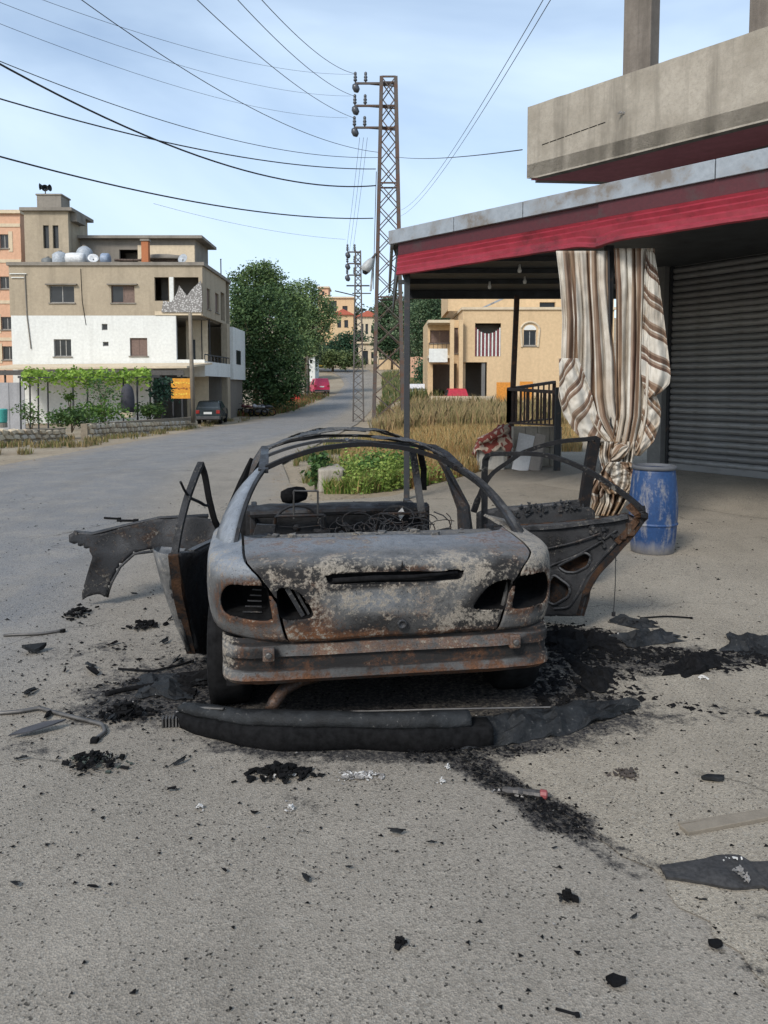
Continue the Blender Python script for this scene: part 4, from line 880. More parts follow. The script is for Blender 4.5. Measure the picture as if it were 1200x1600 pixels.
# door fittings: hinges, window track, latch
for zz in (.35, .68):
    cobj(MB().box(W2L(pl.to(.0, zz, -.02)), (.07, .05, .08)), 'hinge', M['char'], (.4, .2, .4), parent=door, bevel=.008)
rim([X(*p) for p in ((790, 835), (802, 880), (812, 940))], .012, 'window_track', (.2, .3, .3), door, .025, False)
rim([X(*p) for p in ((800, 850), (850, 858), (900, 846), (940, 832))], .007, 'link_rod', (.3, .3, .4), door, .035, False)
cobj(MB().box(W2L(pl.to(*X(986, 826), -.03)), (.05, .04, .09)).box(W2L(pl.to(*X(975, 838), -.04)), (.04, .03, .03)), 'latch', M['char'], (.2, .3, .6), parent=door, bevel=.006)

# crumpled melted sheets lying in the char
def crumple(w_, d_, h, seed):
    rows = []
    for i in range(13):
        row = []
        for j in range(9):
            u, v = i / 12 - .5, j / 8 - .5; k = 1 + .5 * mnoise.noise((u * 4, v * 4, seed))
            row.append(Vector((u * w_ * k, v * d_ * k, max(.003, h * (.5 + 1.3 * mnoise.noise((u * 5, v * 5, seed + 2))) * (1 - 3 * max(u * u, v * v))))))
        rows.append(row)
    return MB().sheet(rows)
for k, (px_, py_, w_, d_, h, lb) in enumerate(((905, 1005, .5, .35, .09, 'crumpled black sheet in the char just right of the rear corner'), (1010, 1000, .45, .25, .08, 'crumpled black sheet in the middle of the char on the yard'), (1085, 1040, .5, .2, .06, 'flat black sheet at the near side of the char on the yard'), (1175, 1010, .4, .3, .08, 'crumpled black sheet at the far right end of the char'), (930, 1060, .4, .22, .05, 'flat black sheet beside the leaning rod'), (255, 1075, .35, .3, .06, 'crumpled black sheet beside the left rear wheel'), (320, 1060, .25, .3, .05, 'small crumpled sheet touching the left rear wheel'), (990, 975, .3, .2, .05, 'small crumpled sheet at the far edge of the char'))):
    t = thing('melted_sheet', lb, 'debris', tuple(G(px_, py_)), R(20 * k)); crumple(w_, d_, h, k * 3.1).obj('sheet', M['melt'] if k % 2 else M['soot'], t, False, solid=.006); clump(14, w_ * .4, d_ * .4, .03, .01, .03).obj('flake', M['soot'], t)['kind'] = 'stuff'
# ================================================================== SHOP
shop = thing('shop_building', 'shop building with grey roller shutter and raw concrete balcony above', 'building', (5.2, 14.6, 0))
SO = Vector((5.2, 14.6, 0))
def S(p): return Vector(p) - SO
fdv = Vector((math.sin(R(33)), -math.cos(R(33)), 0)); fn = Vector((-fdv.y, fdv.x, 0)) * -1
if fn.y > 0: fn = -fn          # facing the camera side
W0 = Vector((5.13, 14.75, 0)); FZ = .2
def wp(s_, z, off=0): return W0 + fdv * s_ + fn * off + Vector((0, 0, z)) - SO
def wbox(mb, s0, s1, z0, z1, o0, o1):
    return mb.prism([wp(s0, z0, o0), wp(s1, z0, o0), wp(s1, z0, o1), wp(s0, z0, o1)], (0, 0, z1 - z0))
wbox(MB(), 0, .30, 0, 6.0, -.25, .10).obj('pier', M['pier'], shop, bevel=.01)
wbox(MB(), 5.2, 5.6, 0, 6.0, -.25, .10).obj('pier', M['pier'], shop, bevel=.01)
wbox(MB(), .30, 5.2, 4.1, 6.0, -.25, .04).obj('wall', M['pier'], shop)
wbox(MB(), -2.6, 6.0, 0, 6.0, -6.0, -5.8).obj('wall', M['dim'], shop)
sh = MB(); wbox(sh, .31, 5.19, FZ, 4.1, -.16, -.13); shutter = sh.obj('roller_shutter', M['darkroof'], shop)
pitch = .118; first = None
for k in range(34):
    z = FZ + .12 + k * pitch
    if z > 4.05: break
    if first is None: slat_me = []
    if len(slat_me) < 5:
        mb = MB(); rows = []
        for o, zz in ((-.12, 0), (-.095, .012), (-.078, .04), (-.078, .075), (-.098, .100), (-.125, .106)):
            rows.append([wp(.32 + 4.86 * t, zz + .004 * mnoise.noise((t * 9, k * 3, 0)), o + .008 * mnoise.noise((t * 7, k * 5, zz * 9))) for t in np.linspace(0, 1, 28)])
        mb.sheet(rows); first = mb.mesh('slat', M['shutter'], True); slat_me.append(first)
    o = link('slat', random.choice(slat_me), shutter); o.location = (0, random.uniform(-.006, .006), z + random.uniform(-.004, .004)); o.rotation_euler = (0, random.uniform(-.0015, .0015), 0)
mb = MB(); wbox(mb, .32, 5.18, FZ + .005, FZ + .125, -.125, -.07); mb.obj('bottom_rail', M['shutter'], shutter, bevel=.01)
for s_ in (.305, 5.15): wbox(MB(), s_, s_ + .05, FZ, 4.1, -.13, -.04).obj('guide_rail', M['post'], shutter)
# apron in front of the shutter
mb = MB(); rows = []
for o, z in ((-.5, FZ), (.25, FZ), (.9, FZ - .06), (2.6, .004)):
    rows.append([wp(s_, z + .004, o) for s_ in np.linspace(-.6, 6, 12)])
mb.sheet(rows); ap = mb.obj('apron', M['yard'], shop, True); setc(ap, (0, .0, 0))
# balcony slab, parapet and columns
A = Vector((2.73, 15.0, 0)); bd = Vector((.669, -.743, 0)); B = A + bd * 9; C = Vector((12, 15.8, 0)); z0, z1 = 5.70, 7.06
def Z(p, z): return Vector((p.x, p.y, z)) - SO
mb = MB(); mb.prism([Z(A, z0 + .03), Z(B, z0 + .03), Z(Vector((12, 8.5, 0)), z0 + .03), Z(C, z0 + .03)], (0, 0, .25)); mb.obj('balcony_slab', M['concrete'], shop)
bn = Vector((-bd.y, bd.x, 0)); bn = bn if bn.y > 0 else -bn
rows = []; nb = 40
def ptop(t): return z1 + .012 * mnoise.noise((t * 5, 0, 0))
mb = MB(); L_ = []
for i in range(nb + 1):
    t = 9 * i / nb; f = A + bd * t + bn * .0; g = f + bn * .16; zb = z0 + (.05 * max(0, 1 - t / .25) if i < 3 else 0) + .006 * mnoise.noise((t * 7, 3, 0)); L_.append([Z(f, zb), Z(f, ptop(t)), Z(g, ptop(t)), Z(g, zb)])
for i in range(nb): 
    pass
vv = [v for r in L_ for v in r]; ff = [(i * 4 + j, i * 4 + (j + 1) % 4, (i + 1) * 4 + (j + 1) % 4, (i + 1) * 4 + j) for i in range(nb) for j in range(4)] + [(0, 1, 2, 3), (nb * 4 + 3, nb * 4 + 2, nb * 4 + 1, nb * 4)]
mb.add(vv, ff); mb.obj('parapet', M['concrete'], shop)
mb = MB(); mb.prism([Z(A + Vector((.2, .03, 0)), z0), Z(C, z0), Z(C + Vector((0, .16, 0)), z0), Z(A + Vector((.2, .19, 0)), z0)], (0, 0, z1 - z0 - .01)); mb.obj('parapet', M['concrete'], shop)
mb = MB(); mb.prism([Z(A + Vector((.05, -.0, 0)) + bn * .05, z0 + .008), Z(B + bn * .17, z0 + .008), Z(Vector((12, 8.6, 0)), z0 + .008), Z(C + Vector((0, -.02, 0)), z0 + .008)], (0, 0, .018)); mb.obj('soffit', M['soffit'], shop)
for t in (1.82, 3.98):
    c = A + bd * t + bn * .30; c1 = c - bd * .30; 
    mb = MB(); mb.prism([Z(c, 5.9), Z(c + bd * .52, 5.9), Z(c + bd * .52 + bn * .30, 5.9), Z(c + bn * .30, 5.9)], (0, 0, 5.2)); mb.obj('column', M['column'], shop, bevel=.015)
mb = MB(); 
for i in range(8):
    t = .35 + i * .17; p = A + bd * t - bn * .004; mb.bar(Z(p, 6.28 + .012 * mnoise.noise((i, 0, 0)) + .01 * i), Z(p + bd * .15, 6.28 + .012 * mnoise.noise((i + 1, 0, 0)) + .01 * (i + 1)), .006, .012)
mb.obj('joint_crack', M['soot'], shop)
clump(14, .12, .02, .0, .01, .05).obj('spalled_patch', M['ashgrey'], shop, loc=Z(A + bd * 2.05 - bn * .01, 6.42), rot=(R(90), 0, 0))

# ================================================================== AWNING
AO = Vector((.10, 12, 0)); awn = thing('awning', 'dark sheet awning with grey edge trim and dark red valance', 'awning', tuple(AO))
ad = Vector((.676, -.737, 0)); an_ = Vector((.737, .676, 0))     # along the front edge, inward normal
def AW(t, o, z): return ad * t + an_ * o + Vector((0, 0, z))
B = AO + ad * 9.2
poly = [Vector((0, 0, 3.99)), ad * 9.2 + Vector((0, 0, 3.99)), Vector((7.6, 9.0 - 12 + .3, 3.99)), Vector((5.6, 3.0, 3.99)), Vector((6.2, 6.1, 3.99)), Vector((.45, 6.1, 3.99))]
MB().prism(poly, (0, 0, .07)).obj('roof_sheet', M['darkroof'], awn)
# trim pieces along the front, butt-jointed
cuts = [0, 1.35, 2.55, 5.05, 9.2]
for a, b in zip(cuts[:-1], cuts[1:]):
    mb = MB(); g = .006
    mb.prism([AW(a + g, -.05, 3.935), AW(b - g, -.05, 3.935), AW(b - g, .02, 3.935), AW(a + g, .02, 3.935)], (0, 0, .205)); mb.obj('edge_trim', M['trim'], awn, bevel=.006)
MB().b2((.0, .02, 3.935), (.05, 6.1, 4.135)).obj('edge_trim', M['trim'], awn, bevel=.006)
# valance: rolled profile, two overlapping panels
VP = [(.03, 3.955), (.028, 3.76), (.022, 3.755), (-.005, 3.75), (.005, 3.72), (-.012, 3.70), (.0, 3.655), (-.016, 3.635), (-.006, 3.585), (-.022, 3.565), (-.018, 3.515), (-.034, 3.495), (-.034, 3.462), (-.012, 3.448)]
for k, (a, b, oo) in enumerate(((.16, 3.72, 0), (3.64, 9.2, -.025))):
    rows = []
    for o, z in VP: rows.append([AW(t, o + oo + .012 * mnoise.noise((t * 1.7, z * 4, k)) + .005 * mnoise.noise((t * 7, z * 9, k)) , z + (.01 * mnoise.noise((t * 2.1, 5, k)) if z < 3.5 else 0) - (.04 * math.exp(-((t - 3.64) / .18) ** 2) if z < 3.6 else 0)) for t in np.linspace(a, b, 110)])
    v = MB().sheet(rows).obj('valance', M['red'], awn, False, solid=.006)
    mb = MB(); mb.prism([AW(a, .010 + oo, 3.757), AW(b, .010 + oo, 3.757), AW(b, .016 + oo, 3.757), AW(a, .016 + oo, 3.757)], (0, 0, .175)); mb.obj('dark_band', M['reddark'], v)
# left side valance seen from inside, beams, rafters, posts
MB().b2((.10, .10, 3.47), (.13, 6.0, 3.93)).obj('side_sheet', M['darkroof'], awn)
MB().b2((.45, 6.0, 3.80), (6.2, 6.08, 3.985)).obj('rear_beam', M['darkroof'], awn)
for y in (1.3, 2.7, 4.2): MB().b2((.2, y, 3.90), (3.6 + y * .4, y + .06, 3.985)).obj('rafter', M['darkroof'], awn)
def post(x, y, h, r, mat='post', base=0, tilt=0):
    mb = MB(); mb.bar((x - AO.x, y - AO.y, base - .05), (x - AO.x + tilt, y - AO.y, h), r * 2, r * 2); mb.obj('post', M[mat], awn, bevel=.006)
post(.355, 11.95, 3.95, .045); post(2.86, 17.4, 3.8, .055, 'rail', 0, .12); post(2.75, 9.52, 3.47, .05); post(6.0, 5.9, 3.5, .05)
post(3.62, 16.0, 1.75, .06)
for x_, y_ in ((812, 422), (765, 448), (820, 440)):
    g = P(x_, y_ - 1, 13.5 if y_ < 440 else 15.5); bz = MB(); bz.lathe([(.0, -.06), (.03, -.05), (.038, -.01), (.02, .04), (.018, .09)], 10); bz.obj('bulb', flat('bulb_white', (.75, .75, .72), .3), awn, True, loc=g - AO)

# ================================================================== CURTAIN
def stripes(name, vert=True):
    t = NT(name); at = t.sep(t.attr('tint')); s_ = at[0]; nz_ = t.noise(2.2, 6, .65); fz = t.noise(60, 3, .6)
    fr = t.math('FRACT', t.math('MULTIPLY', s_, 1.0))
    cream, brown, tan = (.56, .53, .47), (.125, .075, .055), (.27, .20, .155)
    col = t.ramp(fr, (0, cream), (.44, cream), (.45, tan), (.52, tan), (.53, brown), (.68, brown), (.69, cream), (.73, cream), (.74, tan), (.82, tan), (.83, brown), (.92, brown), (.93, cream))
    for nd in t.t.nodes:
        if nd.bl_idname == 'ShaderNodeValToRGB': nd.color_ramp.interpolation = 'CONSTANT' if len(nd.color_ramp.elements) > 6 else 'LINEAR'
    col = t.mix(t.ramp(nz_, (.40, 0), (.72, .55)), col, (.20, .15, .10)); col = t.mix(t.ramp(at[1], (.2, 0), (1, .65)), col, (.27, .18, .10))
    return t.fin(col, .9, 0, fz, .2, .004, spec=.15)
M['stripe'] = stripes('striped_cloth')
cur = thing('striped_curtain', 'brown and cream striped curtain tied up at the awning post', 'curtain', (2.7, 9.4, 0)); CO = Vector((2.7, 9.4, 0))
def curtain(name, prof, folds, amp, sfun, seed, Y0=9.35, nu=90, dirt=.2):
    """prof: list of (py, left px, right px); folds in depth"""
    pys = [p[0] for p in prof]; rows = []; C = []
    for py in np.linspace(pys[0], pys[-1], 70):
        l = np.interp(py, pys, [p[1] for p in prof]); r = np.interp(py, pys, [p[2] for p in prof]); row = []
        tt = (py - pys[0]) / (pys[-1] - pys[0])
        for j in range(nu):
            s_ = j / (nu - 1); wob = .08 * mnoise.noise((s_ * 3, tt * 2, seed)); f = folds * (s_ + wob)
            dy = amp * (math.sin(f * 2 * math.pi) + .4 * math.sin(f * 4.3 * math.pi + seed)) * (.5 + .5 * tt) + .05 * mnoise.noise((s_ * 5, tt * 4, seed + 3)) + (.05 * mnoise.noise((s_ * 9, tt * 9, seed)) if name == 'lower_bunch' else 0)
            x = l + (r - l) * (s_ + .45 / folds / 6.28 * math.sin(f * 2 * math.pi + 1.2))
            dy += .012 * mnoise.noise((s_ * 14, tt * 16, seed)) + .02 * mnoise.noise((s_ * 6 + tt * 5, tt * 11, seed + 5)); row.append(P(x, py, Y0 + dy) - CO); C.append((sfun(s_, tt, py), max(0, dirt * (1 + 1.5 * mnoise.noise((s_ * 3, tt * 5, seed + 1))) + .5 * sstep(.75, 1, tt)), 0))
        rows.append(row)
    o = MB().sheet(rows).obj(name, M['stripe'], cur, True, solid=.006); setc_arr(o, C); return o
def setc_arr(o, C):
    at = o.data.color_attributes.new('tint', 'FLOAT_COLOR', 'POINT'); a = np.ones((len(C), 4), np.float32); a[:, :3] = C; at.data.foreach_set('color', a.ravel())
curtain('left_panel', [(392, 868, 950), (440, 874, 950), (500, 878, 955), (560, 876, 962), (620, 872, 968), (650, 880, 972), (680, 905, 980), (700, 935, 985)], 5.5, .055, lambda s_, t, y: s_ * 2.4 + .10 + .15 * t, 1.0, dirt=.35)
curtain('right_panel', [(388, 958, 1022), (450, 962, 1020), (520, 962, 1018), (600, 962, 1015), (650, 962, 1012), (690, 955, 1004), (705, 950, 996)], 4, .05, lambda s_, t, y: s_ * 1.9 + .62, 4.0, 9.30, dirt=.35)
curtain('folded_flap', [(392, 1010, 1022), (430, 1006, 1028), (480, 1004, 1035), (540, 1001, 1043), (585, 1000, 1048), (600, 1002, 1046), (612, 1006, 1034), (622, 1010, 1018)], 1.3, .03, lambda s_, t, y: (y + s_ * -26) / 47., 7.0, 9.22, 40, .05)
curtain('folded_flap', [(605, 1008, 1020), (640, 1002, 1032), (662, 1000, 1030), (690, 992, 1020), (712, 990, 1000)], 1.2, .03, lambda s_, t, y: (y - s_ * 40) / 42. + .3, 9.0, 9.25, 40, .4)
curtain('folded_flap', [(560, 872, 905), (610, 872, 925), (645, 878, 935), (670, 892, 945), (690, 910, 960)], 1.6, .03, lambda s_, t, y: (y + s_ * 55) / 38., 12.0, 9.24, 40, .05)
curtain('lower_bunch', [(690, 940, 992), (712, 936, 990), (735, 942, 985), (750, 928, 992), (770, 922, 984), (785, 926, 978), (806, 918, 966)], 6, .10, lambda s_, t, y: s_ * 1.3 + t * .9 + .4 * mnoise.noise((s_ * 4, t * 5, 2)), 15.0, 9.28, 120, .6)
curtain('lower_bunch', [(722, 950, 985), (738, 938, 996), (756, 936, 994), (772, 948, 980)], 4, .07, lambda s_, t, y: s_ * .9 - t * .7, 19.0, 9.16, 70, .5)
kn = MB(); n_ = 24; prf = [(.02, -.13), (.10, -.10), (.16, -.03), (.17, .05), (.12, .12), (.03, .15)]; kn.lathe([(float(np.interp(z, [q[1] for q in prf], [q[0] for q in prf])), z) for z in np.linspace(-.13, .15, 16)], 56)
kn.v = [tuple(Vector(v) * (1 + .22 * mnoise.noise(Vector(v) * 9) + .20 * math.sin(8 * math.atan2(v[1], v[0]) + 14 * v[2]))) for v in kn.v]
o = kn.obj('knot', M['stripe'], cur, True, loc=P(966, 708, 9.24) - CO, rot=(.3, .9, 0)); setc(o, lambda p: (math.atan2(p.y, p.x) * .55 + p.z * 2, .55, 0)); o.scale = (.45, .6, .8)
MB().tube([P(951, 392, 9.33) - CO, P(953, 560, 9.33) - CO, P(955, 690, 9.33) - CO], .012, 6).obj('cord', M['cable'], cur)

# ================================================================== BARREL
def barrelmat():
    t = NT('worn_blue_barrel'); a = t.noise(4, 8, .7, t.co((2.2, 2.2, .6))); b = t.noise(30, 5, .7)
    col = t.mix(t.ramp(b, (.3, 0), (.7, 1)), (.006, .03, .10), (.011, .052, .155))
    gz_ = t.n('ShaderNodeSeparateXYZ'); t.l(t.tc.outputs['Object'], gz_.inputs[0])
    col = t.mix(t.ramp(t.math('ADD', a, t.math('MULTIPLY', b, .25)), (.64, 0), (.78, .8)), col, (.22, .21, .20))
    e = t.math('ADD', gz_.outputs['Z'], t.math('MULTIPLY', a, .3)); col = t.mix(t.ramp(e, (.16, .75), (.30, 0)), col, (.27, .25, .22))
    return t.fin(col, .55, 0, b, .2, .01)
bg_ = G(1019, 862); bar = thing('barrel', 'worn blue plastic barrel with open grey rim beside the curtain', 'barrel', tuple(bg_))
r = .235
MB().lathe([(.20, 0), (r * .93, .012), (r * .97, .10), (r * 1.02, .25), (r * 1.06, .45), (r * 1.04, .62), (r * .97, .78), (r * .92, .86), (r * .90, .90)], 36).obj('drum', barrelmat(), bar, True)
MB().lathe([(r * .90, .885), (r * .97, .89), (r * .97, .925), (r * .90, .93), (r * .84, .925), (r * .83, .89)], 36, cap=False).obj('rim', flat('grey_rim', (.075, .078, .085), .7), bar, True)
MB().lathe([(r * .83, .86), (r * .5, .87), (.01, .875)], 28).obj('lid', flat('barrel_lid', (.10, .10, .105), .8, 0, .5), bar, True)
for z in (.30,): MB().lathe([(r * 1.03, z), (r * 1.08, z + .012), (r * 1.07, z + .024), (r * 1.03, z + .034)], 36, cap=False).obj('hoop', barrelmat() if False else bpy.data.materials['worn_blue_barrel'], bar, True)

# ================================================================== RAILING, LOW WALL, SLABS, CARPET
rl = thing('railing', 'rusty iron railing with vertical bars behind the awning', 'railing', (2.8, 17.3, 0)); RO = Vector((2.8, 17.3, 0))
a, b = P(795, 608, 17.3), P(873, 613, 16.1); c = P(866, 597, 19.5)
for p, q, nbar in ((a, b, 12), (a, c, 8)):
    zt = 1.70 if q is b else 1.75; p0 = Vector((p.x, p.y, 0)); q0 = Vector((q.x, q.y, 0))
    MB().bar(p0 - RO + Vector((0, 0, p.z)), q0 - RO + Vector((0, 0, q.z)), .09, .07).obj('top_rail', M['rail'], rl); MB().bar(p0 - RO + Vector((0, 0, .95)), q0 - RO + Vector((0, 0, .95)), .04, .04).obj('bottom_rail', M['rail'], rl)
    for i in range(nbar + 1):
        f = p0.lerp(q0, i / nbar) - RO; MB().bar(f + Vector((0, 0, .95)), f + Vector((0, 0, p.z + (q.z - p.z) * i / nbar)), .035 if i % nbar else .08).obj('baluster', M['rail'], rl)
lw = thing('low_wall', 'low grey concrete block wall under the railing', 'wall', (3.2, 16.9, 0))
for i in range(4):
    MB().b2((-.35 + i * .27, 0, 0), (-.35 + i * .27 + .262, .25, .42)).obj('block', M['concrete'], lw, bevel=.01); MB().b2((-.35 + i * .27, 0, .43), (-.35 + i * .27 + .262, .25, .88)).obj('block', M['concrete'], lw, bevel=.01)
bk = G(768, 735); t = thing('concrete_block', 'whitish concrete block under the red carpet', 'block', (bk.x, bk.y, 0))
MB().box((0, .2, .26), (.55, .42, .52)).obj('block', plaster('pale_block', (.45, .43, .39), .4, 3), t, bevel=.03); MB().box((.0, .2, .56), (.5, .4, .07)).obj('cap', M['concrete'], t, bevel=.02)
cp = thing('carpet', 'crumpled red and white patterned carpet draped over a concrete block', 'carpet', (bk.x, bk.y, .5))
def carpetmat():
    t = NT('red_carpet'); v = t.sep(t.voro(11, 'Color')); n = t.noise(14, 5, .7)
    col = t.mix(t.ramp(v[0], (.55, 0), (.6, 1)), (.20, .045, .035), (.42, .34, .27)); col = t.mix(t.ramp(n, (.5, 0), (.7, .7)), col, (.09, .03, .025)); return t.fin(col, .95, 0, n, .4, .02)
rows = []
for i in range(34):
    row = []
    for j in range(34):
        u, v = i / 33, j / 33; x = -.36 + .78 * u; y = -.12 + .6 * v
        h = .16 + .34 * sstep(.2, .95, u) * (.6 + .4 * math.sin(v * 3.1)) + .10 * mnoise.noise((u * 5, v * 4, 0)) + .05 * mnoise.noise((u * 12, v * 10, 3))
        edge = min(v, 1 - v, u, 1 - u); h -= .42 * (1 - sstep(0, .22, edge)) * (.5 + .5 * mnoise.noise((u * 3, v * 3, 7)) + .3); row.append(Vector((x + .05 * mnoise.noise((u * 6, v * 6, 9)), y, h)))
    rows.append(row)
MB().sheet(rows).obj('cloth', carpetmat(), cp, True, solid=.015)
mb = MB(); mb.tube([(-.30, -.10, .12), (-.1, -.12, .2), (.15, -.10, .30), (.36, -.05, .42)], [.07, .09, .1, .08], 8); mb.obj('rolled_edge', bpy.data.materials['red_carpet'], cp, True)
for k, (px_, mt, lb, wd) in enumerate(((812, (.58, .58, .58), 'white marble slab leaning beside the carpet', .34), (834, (.30, .27, .24), 'grey broken slab leaning on the low wall', .22))):
    g = G(px_, 736); t = thing('stone_slab', lb, 'slab', (g.x, g.y, 0)); mm = plaster('slab%d' % k, mt, .25, 4)
    m_ = Matrix.Rotation(R(-24), 3, 'X') @ Matrix.Rotation(R(14), 3, 'Y')
    MB().box(m_ @ Vector((0, 0, .42)), (wd, .04, .84), m_).obj('slab', mm, t, bevel=.006)
    MB().box(m_ @ Vector((wd * .35, .06, .34)), (wd * .7, .03, .68), m_).obj('offcut', mm, t, bevel=.006)
# ================================================================== HOUSES
def wall_open(o, ex, ey, w_, h, ops, name, mat, parent, depth=.25):
    """wall in the plane o + ex*s + z*up, thickness along ey (inwards), with rectangular openings (s0,s1,z0,z1) and reveals"""
    S_ = sorted(set([0, w_] + [round(x, 4) for p in ops for x in p[:2]])); Z_ = sorted(set([0, h] + [round(x, 4) for p in ops for x in p[2:4]]))
    mb = MB(); up = Vector((0, 0, 1))
    def pt(s_, z, d=0): return o + ex * s_ + up * z + ey * d
    for i in range(len(S_) - 1):
        for j in range(len(Z_) - 1):
            cs_, cz = (S_[i] + S_[i + 1]) / 2, (Z_[j] + Z_[j + 1]) / 2
            if any(p[0] < cs_ < p[1] and p[2] < cz < p[3] for p in ops): continue
            for d in (0, depth): mb.add([pt(S_[i], Z_[j], d), pt(S_[i + 1], Z_[j], d), pt(S_[i + 1], Z_[j + 1], d), pt(S_[i], Z_[j + 1], d)], [(0, 1, 2, 3)])
    for a, b, c, d in [p[:4] for p in ops] + [(0, w_, 0, h)]:
        for (s0, z0), (s1, z1) in (((a, c), (b, c)), ((b, c), (b, d)), ((b, d), (a, d)), ((a, d), (a, c))):
            mb.add([pt(s0, z0), pt(s1, z1), pt(s1, z1, depth), pt(s0, z0, depth)], [(0, 1, 2, 3)])
    me = bpy.data.meshes.new(name); me.from_pydata(mb.v, [], mb.f); bm = bmesh.new(); bm.from_mesh(me); bmesh.ops.remove_doubles(bm, verts=bm.verts, dist=.001); bmesh.ops.recalc_face_normals(bm, faces=bm.faces); bm.to_mesh(me); bm.free(); me.materials.append(mat)
    return link(name, me, parent)
def window(o, ex, ey, op, parent, kind='glass', depth=.16, fr=.05, sill=True, lintel=False, mull=1):
    a, b, c, d = op[:4]; up = Vector((0, 0, 1))
    def pt(s_, z, q): return o + ex * s_ + up * z + ey * q
    def bx(s0, s1, z0, z1, q0, q1): return MB().prism([pt(s0, z0, q0), pt(s1, z0, q0), pt(s1, z0, q1), pt(s0, z0, q1)], (0, 0, z1 - z0))
    mf = M['frame'] if kind == 'glass' else M['brownframe']
    f = MB()
    for q in (bx(a + .01, a + fr, c + .01, d - .01, depth - .05, depth), bx(b - fr, b - .01, c + .01, d - .01, depth - .05, depth), bx(a + fr, b - fr, c + .01, c + fr, depth - .05, depth), bx(a + fr, b - fr, d - fr, d - .01, depth - .05, depth)): f.add(q.v, q.f)
    for k in range(mull):
        m_ = a + (b - a) * (k + 1) / (mull + 1); q = bx(m_ - fr * .5, m_ + fr * .5, c + fr, d - fr, depth - .04, depth - .004); f.add(q.v, q.f)
    wn = f.obj('window', mf, parent)
    n = mull + 1
    for k in range(n):
        s0, s1 = a + (b - a) * k / n + fr * .6, a + (b - a) * (k + 1) / n - fr * .6
        bx(s0, s1, c + fr * .6, d - fr * .6, depth - .022, depth - .012).obj('pane', M['glass'] if kind == 'glass' or (kind == 'half' and k == 0) else M['brownframe'], wn)
    if sill: bx(a - .08, b + .08, c - .08, c - .003, -.07, depth * .5).obj('sill', M['roofconc'], wn)
    if lintel: bx(a - .22, b + .22, d + .02, d + .10, -.22, .02).obj('lintel', M['roofconc'], wn)
    return wn
EX, EY = Vector((1, 0, 0)), Vector((0, 1, 0))
# ---- left house, front plane at Y=52
D = 52; hs = thing('concrete_house', 'three storey house, beige top floor over white floor, beside the road', 'house', (-18, D, -.65)); HO = Vector((-18, D, -.65))
zp = lambda py: P(300, py, D).z; xp = lambda px: (px - 600) / FPX * D * 1.0015
def ops_px(lst, x0, z0): return [(xp(a) - x0, xp(b) - x0, zp(d) - z0, zp(c) - z0) for a, c, b, d in lst]
xL, xR = xp(22), xp(320); Yb = 61
def H(x, y, z): return Vector((x, y, z)) - HO
zt, zm, zg, zb = zp(415), zp(493), zp(577), -.8
def floor_front(x0, x1, z0, z1, wins, mat, nm='wall'):
    o_ = ops_px(wins, x0, z0); wl = wall_open(H(x0, D, z0), EX, EY, x1 - x0, z1 - z0, o_, nm, mat, hs); return o_, H(x0, D, z0)
o_, org = floor_front(xL, xR, zm, zt, [(84, 446, 122, 473), (179, 446, 215, 473), (246, 433, 268, 470), (276, 433, 314, 486)], M['beige'])
window(org, EX, EY, o_[0], hs, 'glass', lintel=True); window(org, EX, EY, o_[1], hs, 'half', lintel=True)
o_, org = floor_front(xL + .05, xp(278), zg, zm - .003, [(88, 530, 115, 557), (163, 506, 172, 516), (164, 534, 173, 541), (206, 528, 233, 556)], M['white'])
window(org, EX, EY, o_[0], hs, 'glass', mull=2); window(org, EX, EY, o_[3], hs, 'brown')
for q in o_[1:3]: window(org, EX, EY, q, hs, 'glass', sill=False, mull=0)
floor_front(xL + .05, xp(240), zb, zg - .003, [(195, 612, 209, 648)], M['white'])
# side walls, back, slabs
wall_open(H(xR, D + .253, zm), EY, -EX, 7.4, zt - zm, [(1.0, 2.0, .6, 2.0), (3.6, 4.8, .6, 2.0), (5.5, 6.9, .2, 2.3)], 'side_wall', M['beige'], hs)
for a, b in ((1.0, 2.0), (3.6, 4.8)): window(H(xR, D + .253, zm), EY, -EX, (a, b, .6, 2.0), hs, 'brown', sill=True)
wall_open(H(xL, D + .253, zb), EY, EX, 8.5, zt - zb, [], 'side_wall', M['beige'], hs); wall_open(H(xL, Yb - .2, zb), EX, EY, xR - xL, zt - zb, [], 'rear_wall', M['beige'], hs)
MB().b2(H(xL - .1, D - .12, zt), H(xR + .15, Yb, zt + .22)).obj('roof_slab', M['roofconc'], hs); MB().b2(H(xL + .3, D + .3, zm - .1), H(xR - .3, Yb - .3, zm)).obj('floor_slab', M['roofconc'], hs)
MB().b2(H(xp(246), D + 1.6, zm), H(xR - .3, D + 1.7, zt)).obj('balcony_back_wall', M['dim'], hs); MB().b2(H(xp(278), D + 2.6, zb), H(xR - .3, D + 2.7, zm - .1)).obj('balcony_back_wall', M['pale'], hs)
MB().b2(H(xL + .3, D + 5, zb), H(xp(240), D + 5.1, zg)).obj('inner_wall', M['dim'], hs); MB().b2(H(xp(238), D + 5.5, zb), H(xR, D + 5.6, zg)).obj('inner_wall', M['dim'], hs)
